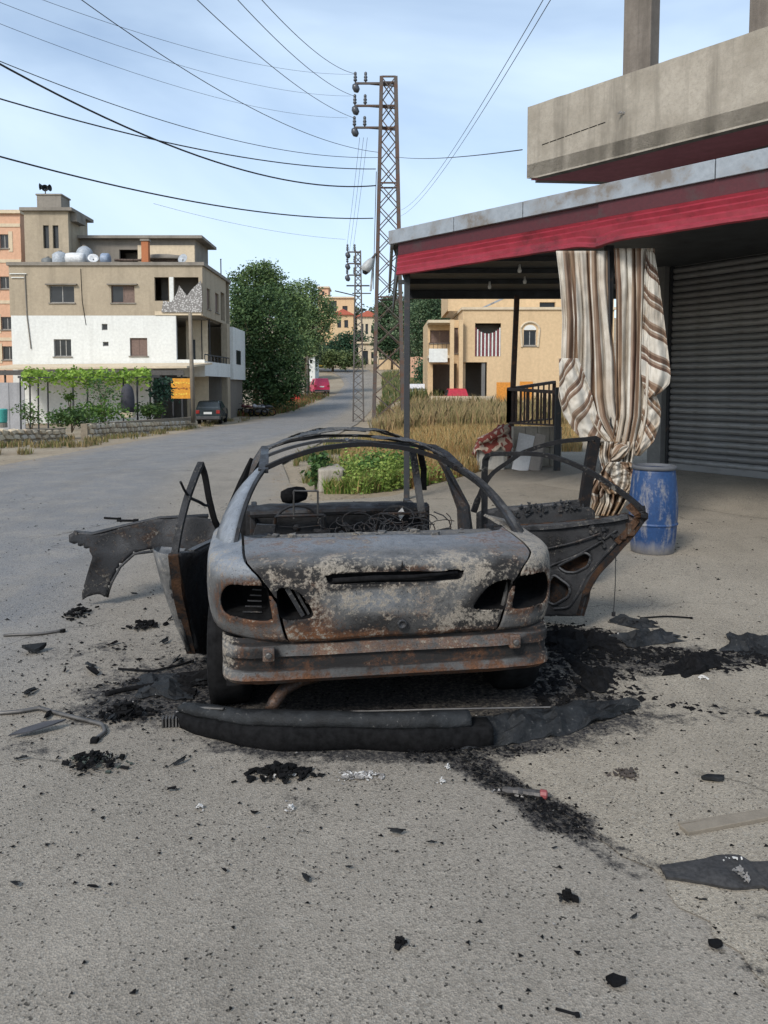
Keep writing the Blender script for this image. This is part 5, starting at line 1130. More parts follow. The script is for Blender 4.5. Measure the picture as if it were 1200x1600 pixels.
# torn screen on the top balcony
ts_ = MB(); pts = [(252, 488), (315, 488), (316, 470), (314, 438), (300, 452), (292, 462), (280, 446), (276, 458), (268, 472), (255, 470)]
ts_.prism([P(a, b, D - .14) - HO for a, b in pts], (0, .02, 0)); 
def screen():
    t = NT('torn_screen'); n = t.voro(9, 'Distance'); return t.fin(t.mix(t.ramp(n, (.2, 0), (.5, 1)), (.55, .54, .52), (.20, .19, .18)), .9)
ts_.obj('torn_screen', screen(), hs)
MB().b2(H(xp(246), D - .06, zm + .02), H(xp(318), D - .02, zm + .28)).obj('balcony_parapet', M['pale'], hs)
MB().b2(H(xp(269), D - .03, zm + .3), H(xp(275.5), D + .2, zp(433))).obj('white_column', M['white'], hs)
# middle balcony along the corner, pier and the pale volume beyond
mb = MB(); mb.prism([H(xp(278) + .003, D + .0, zg + .1), H(xp(322), D - .1, zg + .1), H(xR + .35, D + 7.2, zg + .1), H(xR - .4, D + 7.2, zg + .1), H(xR - .4, D + 2.5, zg + .1), H(xp(278) + .003, D + 2.5, zg + .1)], (0, 0, -.18)); mb.obj('balcony_slab', M['white'], hs)
mb = MB(); mb.prism([H(xp(278) + .01, D + .0, zg - .5), H(xp(322), D - .1, zg - .5), H(xp(322), D + .02, zg - .5), H(xp(278) + .01, D + .12, zg - .5)], (0, 0, 1.15)); mb.obj('balcony_parapet', M['white'], hs)
mb = MB(); mb.prism([H(xp(322), D - .08, zg - .45), H(xR + .36, D + 7.2, zg - .45), H(xR + .24, D + 7.2, zg - .45), H(xp(322) - .12, D - .0, zg - .45)], (0, 0, 1.0)); mb.obj('balcony_parapet', M['white'], hs)
for i in range(9):
    t = i / 8; p = Vector((xp(322), D - .04, 0)).lerp(Vector((xR + .3, D + 7.0, 0)), t); MB().bar(H(p.x, p.y, zg + .55), H(p.x, p.y, zg + 1.0), .05).obj('baluster', M['post'], hs)
MB().bar(H(xp(322), D - .04, zg + 1.0), H(xR + .3, D + 7.0, zg + 1.0), .07).obj('rail', M['post'], hs)
for px_ in (303, 316): MB().b2(H(xp(px_), D + 2.55, zg), H(xp(px_) + .06, D + 2.59, zm)).obj('pipe', M['post'], hs)
MB().b2(H(xp(284), D + 2.54, zg + .1), H(xp(293), D + 2.58, zp(527))).obj('balcony_door', M['glass'], hs)
pr = MB(); pr.b2(H(xR - .15, D + 6.4, zb), H(xR + .30, D + 7.4, zm)); pr.obj('corner_pier', M['beige'], hs)
MB().b2(H(xR - .3, D + 7.45, zg - .6), H(xR + .55, D + 12.5, zp(497))).obj('annex', M['white'], hs)
MB().b2(H(xR + .551, D + 8.6, zg + .6), H(xR + .58, D + 10.4, zg + 1.7)).obj('annex_window', M['glass'], hs); MB().b2(H(xR - .3, D + 7.4, zb), H(xR + .3, D + 12.4, zg - .6)).obj('annex_base', M['dim'], hs)
# wall pipes and crack
MB().tube([H(xp(47), D - .05, zp(428)), H(xp(48), D - .05, zp(490)), H(xp(53), D - .05, zp(545))], .04, 6).obj('drain_pipe', M['roofconc'], hs); MB().tube([H(xp(133), D - .012, zp(420)), H(xp(134), D - .012, zp(470)), H(xp(139), D - .012, zp(508))], .022, 5).obj('wall_crack', M['soot'], hs)
for a, b in ((24, 50), (26, 46)): MB().tube([H(xp(a), D - .06, zp(428 + (a - 24) * 3)), H(xp(b), D - .06, zp(428 + (a - 24) * 3))], .035, 6).obj('white_pipe', M['white'], hs)
# stair tower and roof-top rooms
def blk(x0, x1, y0, y1, Y0, Y1, mat, nm, wins=(), par=hs):
    c0, c1 = P(x0, y1, Y0), P(x1, y0, Y0); o = Vector((c0.x, Y0, c0.z)) - HO; wd, ht = c1.x - c0.x, c1.z - c0.z
    ops_ = []
    for a, c, b, d in wins:
        p, q = P(a, d, Y0), P(b, c, Y0); ops_.append((p.x - c0.x, q.x - c0.x, p.z - c0.z, q.z - c0.z))
    wl = wall_open(o, EX, EY, wd, ht, ops_, nm, mat, par); MB().b2(o + Vector((0, .253, 0)), o + Vector((.25, Y1 - Y0, ht))).obj(nm, mat, par); MB().b2(o + Vector((wd - .25, .253, 0)), o + Vector((wd, Y1 - Y0, ht))).obj(nm, mat, par)
    MB().b2(o + Vector((.26, Y1 - Y0 - .25, 0)), o + Vector((wd - .26, Y1 - Y0, ht))).obj(nm, mat, par); return o, wd, ht, ops_
o, wd, ht, op = blk(40, 106, 330, 420, 54, 57.5, M['beige'], 'tower_wall', [(68, 352, 76, 388), (83, 352, 91, 388)])
for q in op: MB().b2(o + Vector((q[0], .2, q[2])), o + Vector((q[1], .22, q[3]))).obj('pane', M['glass'], hs)
MB().b2(o + Vector((-.2, -.25, ht)), o + Vector((wd + .35, 3.8, ht + .22))).obj('tower_roof', M['roofconc'], hs); MB().b2(o + Vector((wd, .4, ht - .6)), o + Vector((wd + .45, 2.0, ht - .003))).obj('tower_ledge', M['roofconc'], hs)
o, wd, ht, op = blk(106.5, 305, 374, 420, 56, 60, M['roofconc'], 'roof_room_wall', [(187, 390, 217, 420)])
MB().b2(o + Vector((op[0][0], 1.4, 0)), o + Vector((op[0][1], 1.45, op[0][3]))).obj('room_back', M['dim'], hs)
MB().b2(o + Vector((-.1, -.5, ht)), o + Vector((wd + .6, 4.3, ht + .20))).obj('roof_room_slab', M['roofconc'], hs); MB().b2(o + Vector((wd * .55, -.05, .0)), o + Vector((wd - .05, -.004, ht * .8))).obj('white_panel', M['pale'], hs)
# things on the roof
RZ = zt + .22
def on_roof(px, Y): return Vector(((px - 600) / FPX * Y, Y, RZ))
def tank(name, label, px, Y, r, h, mat, horiz=False):
    p = on_roof(px, Y); t = thing(name, label, 'water tank', tuple(p))
    if horiz: MB().lathe([(r * .6, -h / 2), (r * .93, -h / 2 + .06), (r, -h / 4), (r, h / 4), (r * .93, h / 2 - .06), (r * .6, h / 2)], 20).obj('tank', mat, t, True, loc=(0, 0, r), rot=(0, R(90), 0)); MB().box((0, 0, .05), (h * .6, r, .1)).obj('cradle', M['post'], t)
    else: MB().lathe([(r * .95, 0), (r, .08), (r, h * .75), (r * .75, h * .9), (r * .35, h), (.02, h)], 20).obj('tank', mat, t, True); MB().lathe([(r * .25, h), (r * .25, h + .08), (.02, h + .1)], 12).obj('cap', M['roofconc'], t, True)
    return t
gm = flat('tank_grey', (.30, .33, .36), .5); wm = flat('tank_white', (.55, .56, .56), .5)
tank('water_tank', 'pale dome topped water tank on the roof, tallest of the tanks', 139, 54.3, .55, 1.45, gm); tank('water_tank', 'grey upright water tank at left of the roof tanks', 101, 53.5, .52, .95, gm); tank('water_tank', 'white horizontal water tank in the middle of the roof tanks', 125, 53.2, .42, 1.3, wm, True)
tank('water_tank', 'bluish water tank at right of the roof tanks', 171, 53.4, .42, .62, flat('tank_blue', (.20, .25, .33), .5), True); tank('water_tank', 'dark squat water tank partly hidden at the far left of the roof', 82, 53.8, .42, .6, flat('tank_dark', (.12, .13, .13), .6))
p = on_roof(152, 53.0); t = thing('satellite_dish', 'white satellite dish between the roof tanks', 'dish', tuple(p)); MB().lathe([(.02, -.08), (.2, -.05), (.36, .03), (.355, .045), (.2, -.03), (.02, -.06)], 18, cap=False).obj('dish', wm, t, True, loc=(0, 0, .42), rot=(R(60), 0, R(20))); MB().bar((0, 0, 0), (0, 0, .4), .05).obj('mast', M['post'], t)
p = on_roof(290, 53.2); t = thing('satellite_dish', 'small grey satellite dish at the right end of the roof', 'dish', tuple(p)); MB().lathe([(.02, -.08), (.2, -.05), (.36, .03), (.355, .045), (.2, -.03), (.02, -.06)], 18, cap=False).obj('dish', gm, t, True, loc=(0, 0, .42), rot=(R(70), 0, R(-20))); MB().bar((0, 0, 0), (0, 0, .4), .05).obj('mast', M['post'], t)
p = on_roof(233, 53.0); t = thing('chimney', 'square orange chimney standing on the roof', 'chimney', tuple(p)); MB().b2((-.24, -.2, 0), (.24, .2, 1.55)).obj('stack', plaster('orange_stack', (.42, .16, .075), .2, 3), t, bevel=.02); MB().b2((-.3, -.26, 1.55), (.3, .26, 1.68)).obj('cap', M['roofconc'], t)
p = on_roof(236, 54.2); t = thing('firewood_stack', 'stack of brown firewood and sacks on the roof', 'firewood', tuple(p)); mm = flat('log', (.09, .065, .05), .9, 0, .5)
for i in range(26):
    x_ = -1.9 + random.random() * 4.0; z_ = random.choice((.12, .3, .48)); MB().tube([(x_ - .5, random.uniform(-.2, .2), z_), (x_ + .5, random.uniform(-.2, .2), z_ + random.uniform(-.05, .05))], random.uniform(.07, .12), 6).obj('log', mm, t)
MB().lathe([(.1, 0), (1.5, .02), (1.35, .25), (.7, .33), (.05, .35)], 14).obj('tarpaulin', M['roofconc'], t, True, loc=(1.0, 0, .55)).scale = (1, .35, 1)
c = P(77, 330, 55); t = thing('concrete_tank', 'square concrete tank on the stair tower with loudspeakers above it', 'tank', (c.x, 55, c.z + .22)); MB().b2((-.85, 0, 0), (.85, 1.5, .88)).obj('box', M['roofconc'], t); MB().b2((-.92, -.05, .88), (.92, 1.55, .98)).obj('lid', M['roofconc'], t)
t = thing('loudspeakers', 'cluster of horn loudspeakers on a mast above the stair tower', 'loudspeaker', (c.x - .45, 55.5, c.z + 1.2)); MB().bar((0, 0, 0), (0, 0, .75), .06).obj('mast', M['post'], t)
for k, a in enumerate((-80, 80, 20)):
    MB().lathe([(.05, 0), (.07, .12), (.14, .26), (.24, .36), (.24, .37), (.05, .1)], 14, cap=False).obj('horn', M['post'], t, True, loc=(0, 0, .6 - .08 * k), rot=(R(90), 0, R(a)))
t = thing('roof_mast', 'thin pole standing at the right end of the beige house', 'pole', (xR + .1, 57.5, zt + .2)); MB().bar((0, 0, 0), (0, 0, 1.1), .07).obj('pole', M['post'], t); MB().box((0, 0, 1.12), (.1, .1, .05)).obj('cap', M['post'], t)

# ---- orange block behind, at the left edge
hs2 = thing('apartment_block', 'orange apartment block at the left edge behind the beige house', 'building', (-27.5, 57, -.7)); HO2 = Vector((-27.5, 57, -.7)); oldHO, HO = HO, HO2
o, wd, ht, op = blk(-160, 31, 334, 680, 57, 66, M['orange'], 'wall', [(0, 366, 13, 388), (0, 432, 16, 451), (2, 495, 20, 515), (4, 541, 24, 562), (-60, 366, -35, 388), (-60, 432, -35, 451), (-60, 495, -35, 515), (-60, 541, -35, 562)], hs2)
for q in op: window(o, EX, EY, q, hs2, 'glass', mull=1); 
for q in op[:4]:
    MB().b2(o + Vector((q[0] - .2, -.03, q[2] - .25)), o + Vector((q[0] - .003, -.002, q[3] + .2))).obj('window_surround', M['pale'], hs2); MB().b2(o + Vector((q[1] + .003, -.03, q[2] - .25)), o + Vector((q[1] + .3, -.002, q[3] + .2))).obj('window_surround', M['pale'], hs2)
for y in (352, 408, 472, 530): z_ = P(0, y, 57).z - P(0, 680, 57).z; MB().b2(o + Vector((0, -.05, z_ - .12)), o + Vector((wd, -.003, z_ + .12))).obj('band', M['pale'], hs2)
MB().b2(o + Vector((-.1, -.2, ht)), o + Vector((wd + .1, 9, ht + .25))).obj('roof', M['pale'], hs2)
HO = oldHO

# ---- shed roof, pergola and garden in front of the white wall
sr = thing('lean_to_roof', 'long pale lean-to roof along the white wall above the vine', 'roof', (-20, 48, 0)); a0, a1 = P(-30, 578, 47.5), P(292, 575, 47.5)
MB().prism([a0 - Vector((20, 48, 0)) * Vector((-1, 1, 0)) if False else Vector((a0.x + 20, -.5, a0.z)), Vector((a1.x + 20, -.5, a1.z)), Vector((a1.x + 20 + .6, 3.9, a1.z + .35)), Vector((a0.x + 20, 3.9, a0.z + .35))], (0, 0, .12)).obj('sheet', M['pale'], sr)
MB().b2((a0.x + 20, -.52, a0.z - .32), (a1.x + 19.8, -.45, a0.z - .02)).obj('fascia', flat('dark_fascia', (.07, .065, .06), .8), sr)
for px_ in (10, 115, 215, 285): x_ = (px_ - 600) / FPX * 47.7 + 20; MB().bar((x_, -.3, -.65), (x_, -.3, a0.z), .09).obj('post', M['post'], sr)
t = thing('shop_sign', 'orange sign board with yellow writing beside the road pole', 'sign', tuple(P(284, 650, 44))); c = P(284, 607, 44); b_ = P(284, 650, 44)
MB().box(c - b_, (1.20, .06, 1.15)).obj('board', flat('sign_orange', (.62, .27, .02), .6), t); ym = flat('sign_yellow', (.75, .52, .06), .6); sm_ = flat('sign_dark', (.28, .09, .01), .6)
for k in range(3):
    for j in range(7):
        MB().box(c - b_ + Vector((-.46 + j * .15 + random.uniform(-.02, .02), -.034, .32 - k * .32 + random.uniform(-.03, .03))), (random.uniform(.06, .14), .008, random.uniform(.04, .11))).obj('lettering', ym if k % 2 == 0 else sm_, t)
for dx in (-.5, .5): MB().bar(Vector((dx, .06, 0)), Vector((dx, .06, c.z - b_.z + .5)), .07).obj('leg', M['post'], t)
t = thing('wooden_pole', 'weathered wooden pole standing in front of the balcony', 'pole', tuple(P(302, 655, 43))); p = P(297, 490, 43) - P(302, 655, 43); MB().tube([(0, 0, -.2), tuple(p * .5), tuple(p)], [.13, .12, .10], 8).obj('shaft', M['wood'], t, True); MB().tube([p, p + Vector((0, 0, .12))], [.1, .03], 8).obj('top', M['wood'], t)
pg = thing('vine_pergola', 'grape vine pergola of thin posts in front of the white wall', 'pergola', (-16.5, 40, -.45)); PO = Vector((-16.5, 40, -.45))
for px_ in (30, 45, 58, 73, 135, 191, 213, 233, 252):
    Y_ = random.uniform(38.5, 41.5); q = P(px_, 590, Y_); MB().tube([Vector((q.x, Y_, -.6)) - PO, Vector((q.x + .05, Y_, q.z)) - PO], .045, 6).obj('post', M['post'], pg)
for z_, y_ in ((590, 38.6), (588, 41.2)): a, b = P(28, z_, y_), P(250, z_ - 1, y_); MB().bar(a - PO, b - PO, .06).obj('beam', M['post'], pg)
pts = []; 
for i in range(2100):
    px_ = random.uniform(34, 236); Y_ = random.uniform(38.2, 41.5); q = P(px_, 587 + 9 * mnoise.noise((px_ * .03, Y_, 0)) + random.gauss(0, 4.5) + (abs(random.gauss(0, 9)) if random.random() < .25 else 0), Y_); pts.append(q - PO)
pts = np.array([tuple(p) for p in pts]); V, F, C = leaf_cloud(pts, .11, tint_of(RNG.uniform(0, 1, len(pts)), (.12, .22, .03), (.30, .43, .07))); link('vine_leaves', mesh_np('vine_leaves', V, F, M['leaf'], C), pg)
def shrub(name, label, px, py, Y, w_, h, n, size, c1, c2, stem=True, z0=None, group=None):
    b = P(px, py, Y); t = thing(name, label, 'shrub', tuple(b), 0, group); bl = [(random.uniform(-.3, .3) * w_, random.uniform(-.3, .3) * w_, h * random.uniform(.45, .75), w_ * .42, w_ * .42, h * .32) for _ in range(4)]
    p, k, u = crown_pts(bl, n, w_ * .12, 8, .2); V, F, C = leaf_cloud(p, size, tint_of(k, c1, c2)); link('foliage', mesh_np('foliage', V, F, M['leaf'], C), t)
    mb = MB()
    for k_ in range(3): mb.tube([(0, 0, -.1), (random.uniform(-.2, .2) * w_, 0, h * .4), (random.uniform(-.3, .3) * w_, 0, h * .7)], [.03, .02, .01], 5)
    mb.obj('stem', M['bark'], t); return t
gd, gl = (.03, .065, .02), (.10, .17, .045)
shrub('shrub', 'dark bushy shrub behind the left stretch of stone wall', 48, 672, 36, 1.2, 1.3, 380, .07, gd, gl); shrub('shrub', 'small round sapling against the white wall', 110, 640, 40, .8, 1.1, 220, .07, (.04, .09, .02), (.12, .2, .04)); shrub('shrub', 'low green bush in the gap of the stone wall', 112, 672, 30.5, 1.4, .9, 1300, .07, gd, gl)
shrub('shrub', 'feathery green shrub under the vine pergola', 163, 650, 37, 1.5, 1.9, 420, .07, (.03, .07, .03), (.09, .16, .05)); shrub('shrub', 'low green hedge plants behind the right stretch of stone wall', 165, 660, 35, 2.6, .8, 800, .08, (.03, .08, .015), (.10, .18, .03)); shrub('shrub', 'dark blue green shrub beside the orange sign', 250, 655, 40, 1.2, 2.2, 700, .09, (.015, .04, .03), (.04, .085, .05)); shrub('shrub', 'leafy plants at the right end of the stone wall', 232, 657, 39, 1.5, .9, 700, .08, (.03, .07, .02), (.09, .15, .04))
t = thing('standing_figure', 'dark cloaked standing sculpture on a pale base in the garden', 'statue', tuple(P(200, 652, 38)));
mb = MB(); mb.lathe([(.30, .25), (.34, .6), (.33, 1.0), (.29, 1.3), (.22, 1.5), (.10, 1.62), (.02, 1.66)], 16); mb.obj('body', flat('dark_cloak', (.035, .035, .045), .8), t, True); MB().box((0, 0, .12), (.6, .5, .26)).obj('base', M['pale'], t, bevel=.02)
t = thing('corrugated_fence', 'grey sheet metal fence panels at the left edge', 'fence', (-20.5, 41, -.5))
for i in range(7): MB().b2((-1.6 + i * .42, .02 * (i % 2), 0), (-1.6 + i * .42 + .415, .05 + .02 * (i % 2), 2.5)).obj('panel', plaster('fence_sheet', (.36, .36, .37), .4, 2) if i == 0 else bpy.data.materials['fence_sheet'], t)
t = thing('teal_bin', 'small teal bin beside the fence at the left edge', 'bin', tuple(P(4, 668, 33))); t.scale = (.55, .55, .6); MB().lathe([(.32, 0), (.36, .1), (.40, .9), (.42, .95), (.3, 1.0)], 16).obj('bin', flat('teal', (.05, .30, .27), .5), t, True, loc=(0, 0, .35)); MB().lathe([(.36, 0), (.36, .34)], 12).obj('base', M['roofconc'], t)

# ---- stone walls
stone_me = []
for k in range(5):
    bm = bmesh.new(); bmesh.ops.create_icosphere(bm, subdivisions=1, radius=.5)
    for v in bm.verts: q = v.co.copy(); v.co = Vector([math.copysign(abs(c) ** .6 * .66, c) for c in q]) * (1 + .25 * mnoise.noise(q * 3 + Vector((k * 7, 0, 0))))
    me = bpy.data.meshes.new('stone'); bm.to_mesh(me); bm.free(); me.materials.append(M['stone']); stone_me.append(me)
def stone_wall(label, p0, p1, h0, h1):
    p0, p1 = Vector(p0), Vector(p1); t = thing('stone_wall', label, 'wall', tuple(p0)); d = p1 - p0; ln = d.length; n = int(ln / .40)
    up = Vector((0, 0, 1)); dn = d.normalized(); sd_ = Vector((-dn.y, dn.x, 0))
    MB().prism([sd_ * -.12, d + sd_ * -.12, d + sd_ * .14, sd_ * .14], (0, 0, (h0 + h1) / 2 - .06)).obj('core', M['mortar'], t)
    for i in range(n):
        hh = h0 + (h1 - h0) * i / n; rows = 3
        for r_ in range(rows):
            o = link('stone', random.choice(stone_me), t); o.location = dn * ((i + .5 + .4 * (r_ % 2) + random.uniform(-.08, .08)) * ln / n) + up * (hh * (r_ + .5) / rows) - sd_ * .04 + Vector((0, 0, d.z * i / n))
            o.rotation_euler = (random.uniform(-.2, .2), random.uniform(-.2, .2), math.atan2(d.y, d.x) + random.uniform(-.2, .2)); o.scale = (ln / n * random.uniform(1.0, 1.35), .40, hh / rows * random.uniform(1.1, 1.45))
a = P(-30, 700, 24.5); stone_wall('rough stone wall nearest the left edge of the picture', (a.x, a.y, -.2), (P(98, 686, 29).x, 29, -.28), .62, .50)
stone_wall('rough stone wall running on past the garden gap', (P(132, 684, 29.6).x, 29.6, -.28), (P(304, 664, 45).x, 45, -.6), .62, .75)

# ================================================================== PARKED VEHICLES
def simple_car(name, label, loc, rz, w_, l_, h, prof, glassz, paint, rear=True, cat='car'):
    """prof: side outline [(y,z)] ; cabin narrows above the belt line"""
    t = thing(name, label, cat, loc, rz); belt = glassz[0]; h = max(z for y, z in prof)
    mb = MB(); rings = []
    n = len(prof)
    def half(z): return w_ / 2 * (1 if z <= belt else 1 - .22 * (z - belt) / max(.01, h - belt)) * (.96 if z < .35 else 1)
    L_ = [Vector((-half(z), y, z)) for y, z in prof]; R_ = [Vector((half(z), y, z)) for y, z in prof]
    vv = L_ + R_; mb.add(vv, [(i, (i + 1) % n, n + (i + 1) % n, n + i) for i in range(n)]); mb.f += [tuple(range(n))[::-1], tuple(range(n, 2 * n))]
    body_ = mb.obj('body', paint, t, bevel=.05)
    zz0, zz1 = glassz; yr = min(y for y, z in prof); yb = [y for y, z in prof if abs(z - h) < .03]; y0 = min(yb)
    def ry(z): return np.interp(z, [belt, h], [yr + .06, y0])
    a, b = half(zz0 + .06) * .86, half(zz1 - .06) * .86
    gm_ = flat('car_glass', (.05, .06, .065), .08) if 'car_glass' not in bpy.data.materials else bpy.data.materials['car_glass']
    MB().prism([(-a, ry(zz0 + .06) - .03, zz0 + .06), (a, ry(zz0 + .06) - .03, zz0 + .06), (b, ry(zz1 - .06) - .03, zz1 - .06), (-b, ry(zz1 - .06) - .03, zz1 - .06)], (0, .03, 0)).obj('rear_window', gm_, t)
    for s in (-1, 1):
        MB().b2((s * w_ * .47, yr - .03, belt - .28), (s * w_ * .33, yr + .06, belt - .06)).obj('tail_light', flat('tail_red', (.25, .02, .015), .3) if 'tail_red' not in bpy.data.materials else bpy.data.materials['tail_red'], t, bevel=.01)
        MB().prism([(s * half(zz0 + .08) * 1.005, y0 + .2, zz0 + .05), (s * half(zz0 + .08) * 1.005, y0 + 1.9, zz0 + .05), (s * half(zz1 - .05) * 1.005, y0 + 1.4, zz1 - .06), (s * half(zz1 - .05) * 1.005, y0 + .3, zz1 - .06)], (s * .012, 0, 0)).obj('side_window', gm_, t)
        for yy in (yr + .75, yr + l_ - .8):
            wv = MB().lathe([(.20, -.1), (.30, -.1), (.31, -.06), (.31, .06), (.30, .1), (.20, .1)], 20).obj('wheel', M['tyre'], t, True, loc=(s * (w_ / 2 - .11), yy, .31), rot=(0, R(90), 0)); MB().lathe([(.02, .0), (.19, .02), (.2, .06)], 14, cap=False).obj('rim', M['rod'], wv, True, loc=(0, 0, .04 * s))
    MB().b2((-w_ * .47, yr - .07, .32), (w_ * .47, yr + .05, .52)).obj('bumper', flat('bumper_grey', (.05, .05, .052), .6) if 'bumper_grey' not in bpy.data.materials else bpy.data.materials['bumper_grey'], t, bevel=.03)
    MB().b2((-.26, yr - .035, belt - .32), (.26, yr - .01, belt - .18)).obj('number_plate', M['white'], t); return t
hatch = [(0, .28), (.0, .55), (.03, .95), (.35, 1.42), (.5, 1.50), (1.9, 1.52), (2.6, 1.05), (3.5, .92), (3.75, .7), (3.78, .3)]
c = P(325, 663, 49.5); dkp = flat('dark_green_paint', (.022, .03, .032), .22, 0, .2)
simple_car('parked_car', 'dark hatchback parked beside the stone wall in front of the house', (c.x, 49.5, TZ(c.x, 49.5)), R(4), 1.62, 3.8, 1.52, hatch, (.98, 1.48), dkp)
van = [(0, .3), (-.02, .9), (.05, 1.35), (.15, 1.85), (.3, 1.92), (2.9, 1.92), (3.5, 1.25), (4.2, 1.05), (4.35, .7), (4.36, .3)]
c = P(503, 615, 94); simple_car('parked_van', 'bright pink red van parked on the far roadside', (c.x, 94, TZ(c.x, 94) + .02), R(12), 2.0, 4.4, 1.92, van, (1.15, 1.8), flat('pink_red_paint', (.55, .035, .10), .3), cat='van')
c = P(653, 622, 52); simple_car('parked_car', 'white car parked in front of the balcony house', (c.x + .3, 62, TZ(c.x, 62) - .35), R(-8), 1.7, 3.9, 1.45, hatch, (.98, 1.46), flat('white_paint', (.62, .63, .64), .3))
c = P(720, 632, 51.5); simple_car('parked_car', 'small red car half hidden in the dry grass', (c.x + .1, 54.2, TZ(c.x, 54.2) - .45), R(2), 1.5, 3.6, 1.4, hatch, (.95, 1.46), flat('red_paint', (.35, .02, .035), .3))
for px_, py_, Y_, s_, lb in ((463, 625, 82, .8, 'small red crate stand on the verge, in front of the van'), (452, 628, 80, .6, 'lower red crate on the verge nearest the tree')):
    c = P(px_, py_, Y_); t = thing('red_crate', lb, 'crate', (c.x, Y_, TZ(c.x, Y_))); rm = flat('crate_red', (.42, .03, .02), .6) if 'crate_red' not in bpy.data.materials else bpy.data.materials['crate_red']
    for k in range(3): MB().b2((-s_ / 2, -s_ / 2, k * s_ / 3 + .02), (s_ / 2, s_ / 2, (k + 1) * s_ / 3 - .03)).obj('slat', rm, t)
    MB().b2((-s_ / 2 + .03, -s_ / 2 + .03, 0), (s_ / 2 - .03, s_ / 2 - .03, s_)).obj('box', rm, t)
# parked motorbikes / clutter under the tree
for k, (px_, lb, colr) in enumerate(((384, 'motorbike with dark red seat parked by the house corner', (.10, .03, .03)), (402, 'pale motorbike parked under the dark tree', (.35, .35, .36)), (414, 'black motorbike parked furthest from the house corner', (.03, .03, .035)))):
    Y_ = 62; c = P(px_, 642, Y_); t = thing('motorbike', lb, 'motorbike', (c.x, Y_, TZ(c.x, Y_)), R(60 + 20 * k)); pm = flat('bike_paint%d' % k, colr, .4)
    for yy in (-.6, .6): MB().lathe([(.22, -.05), (.30, -.04), (.30, .04), (.22, .05), (.22, -.05)], 18, cap=False).obj('wheel', M['tyre'], t, True, loc=(0, yy, .3), rot=(0, R(90), 0))
    MB().tube([(0, -.6, .3), (0, -.25, .55), (0, .35, .6), (0, .6, .3)], .05, 6).obj('frame', M['post'], t); MB().tube([(0, -.65, .72), (0, -.3, .78), (0, .05, .74)], [.06, .13, .10], 8).obj('seat', pm, t, True); MB().tube([(0, .02, .74), (0, .25, .82), (0, .42, .78)], [.10, .16, .08], 8).obj('fuel_tank', pm, t, True); MB().tube([(-.32, .42, 1.0), (0, .52, .98), (.32, .42, 1.0)], .025, 6).obj('handlebar', M['post'], t); MB().box((0, -.1, .42), (.24, .4, .28)).obj('engine', M['rod'], t, bevel=.04)

# ================================================================== RIGHT CREAM HOUSE
D2 = 56; ch = thing('cream_house', 'cream two storey house with arched window seen under the awning', 'house', (8, D2, .5)); HO = Vector((8, D2, .5))
def wpx(lst, org): return lst
o, wd, ht, op = blk(722, 960, 484, 640, D2, D2 + 10, M['cream'], 'wall', [(742, 505, 783, 557), (818, 516, 838, 540), (723.5, 566, 761, 634)], ch)
z_ = Vector((0, 0, 1))
window(o, EX, EY, op[1], ch, 'glass', sill=True)
q = op[1]; cx_, r_ = (q[0] + q[1]) / 2, (q[1] - q[0]) / 2; arc = [(cx_ + r_ * math.cos(a), q[3] + .02 + r_ * .8 * math.sin(a)) for a in [math.pi * i / 10 for i in range(11)]]
MB().prism([o + Vector((a, -.02, b)) for a, b in arc], (0, .018, 0)).obj('arch_light', M['white'], ch)
arc2 = [(cx_ + (r_ + .22) * math.cos(a), q[3] + .02 + (r_ * .8 + .2) * math.sin(a)) for a in [math.pi * i / 10 for i in range(11)]]
mb = MB(); mb.tube([o + Vector((q[0] - .12, -.03, q[2] - .1))] + [o + Vector((a, -.03, b)) for a, b in arc2[::-1]] + [o + Vector((q[1] + .12, -.03, q[2] - .1))], .085, 6, True); mb.obj('arch_surround', M['pale'], ch)
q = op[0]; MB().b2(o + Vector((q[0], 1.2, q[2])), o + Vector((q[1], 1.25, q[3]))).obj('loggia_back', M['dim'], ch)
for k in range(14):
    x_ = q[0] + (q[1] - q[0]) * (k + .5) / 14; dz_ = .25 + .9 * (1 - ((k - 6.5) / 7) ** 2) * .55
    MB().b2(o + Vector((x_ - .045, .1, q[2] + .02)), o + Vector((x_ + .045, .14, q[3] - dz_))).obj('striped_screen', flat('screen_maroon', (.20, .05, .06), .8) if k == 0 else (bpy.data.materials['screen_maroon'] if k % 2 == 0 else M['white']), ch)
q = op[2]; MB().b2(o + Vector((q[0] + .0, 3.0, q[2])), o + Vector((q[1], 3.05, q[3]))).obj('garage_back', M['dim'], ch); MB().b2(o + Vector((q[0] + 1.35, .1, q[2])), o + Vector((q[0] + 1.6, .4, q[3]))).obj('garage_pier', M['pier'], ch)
MB().b2(o + Vector((-.1, -.12, ht)), o + Vector((wd + .1, 10.2, ht + .18))).obj('roof_slab', M['pale'], ch)
o2, w2, h2_, op2 = blk(700, 960, 440, 484, D2 + 3, D2 + 10, M['cream'], 'upper_wall', [(843, 472, 868, 486)], ch); MB().b2(o2 + Vector((op2[0][0], .3, op2[0][2])), o2 + Vector((op2[0][1], .33, op2[0][3]))).obj('pane', M['glass'], ch)
MB().bar(P(735, 490, D2 + 1.5) - HO, P(800, 460, D2 + 1.5) - HO, .35, .12).obj('stair_rail', M['trim'], ch)
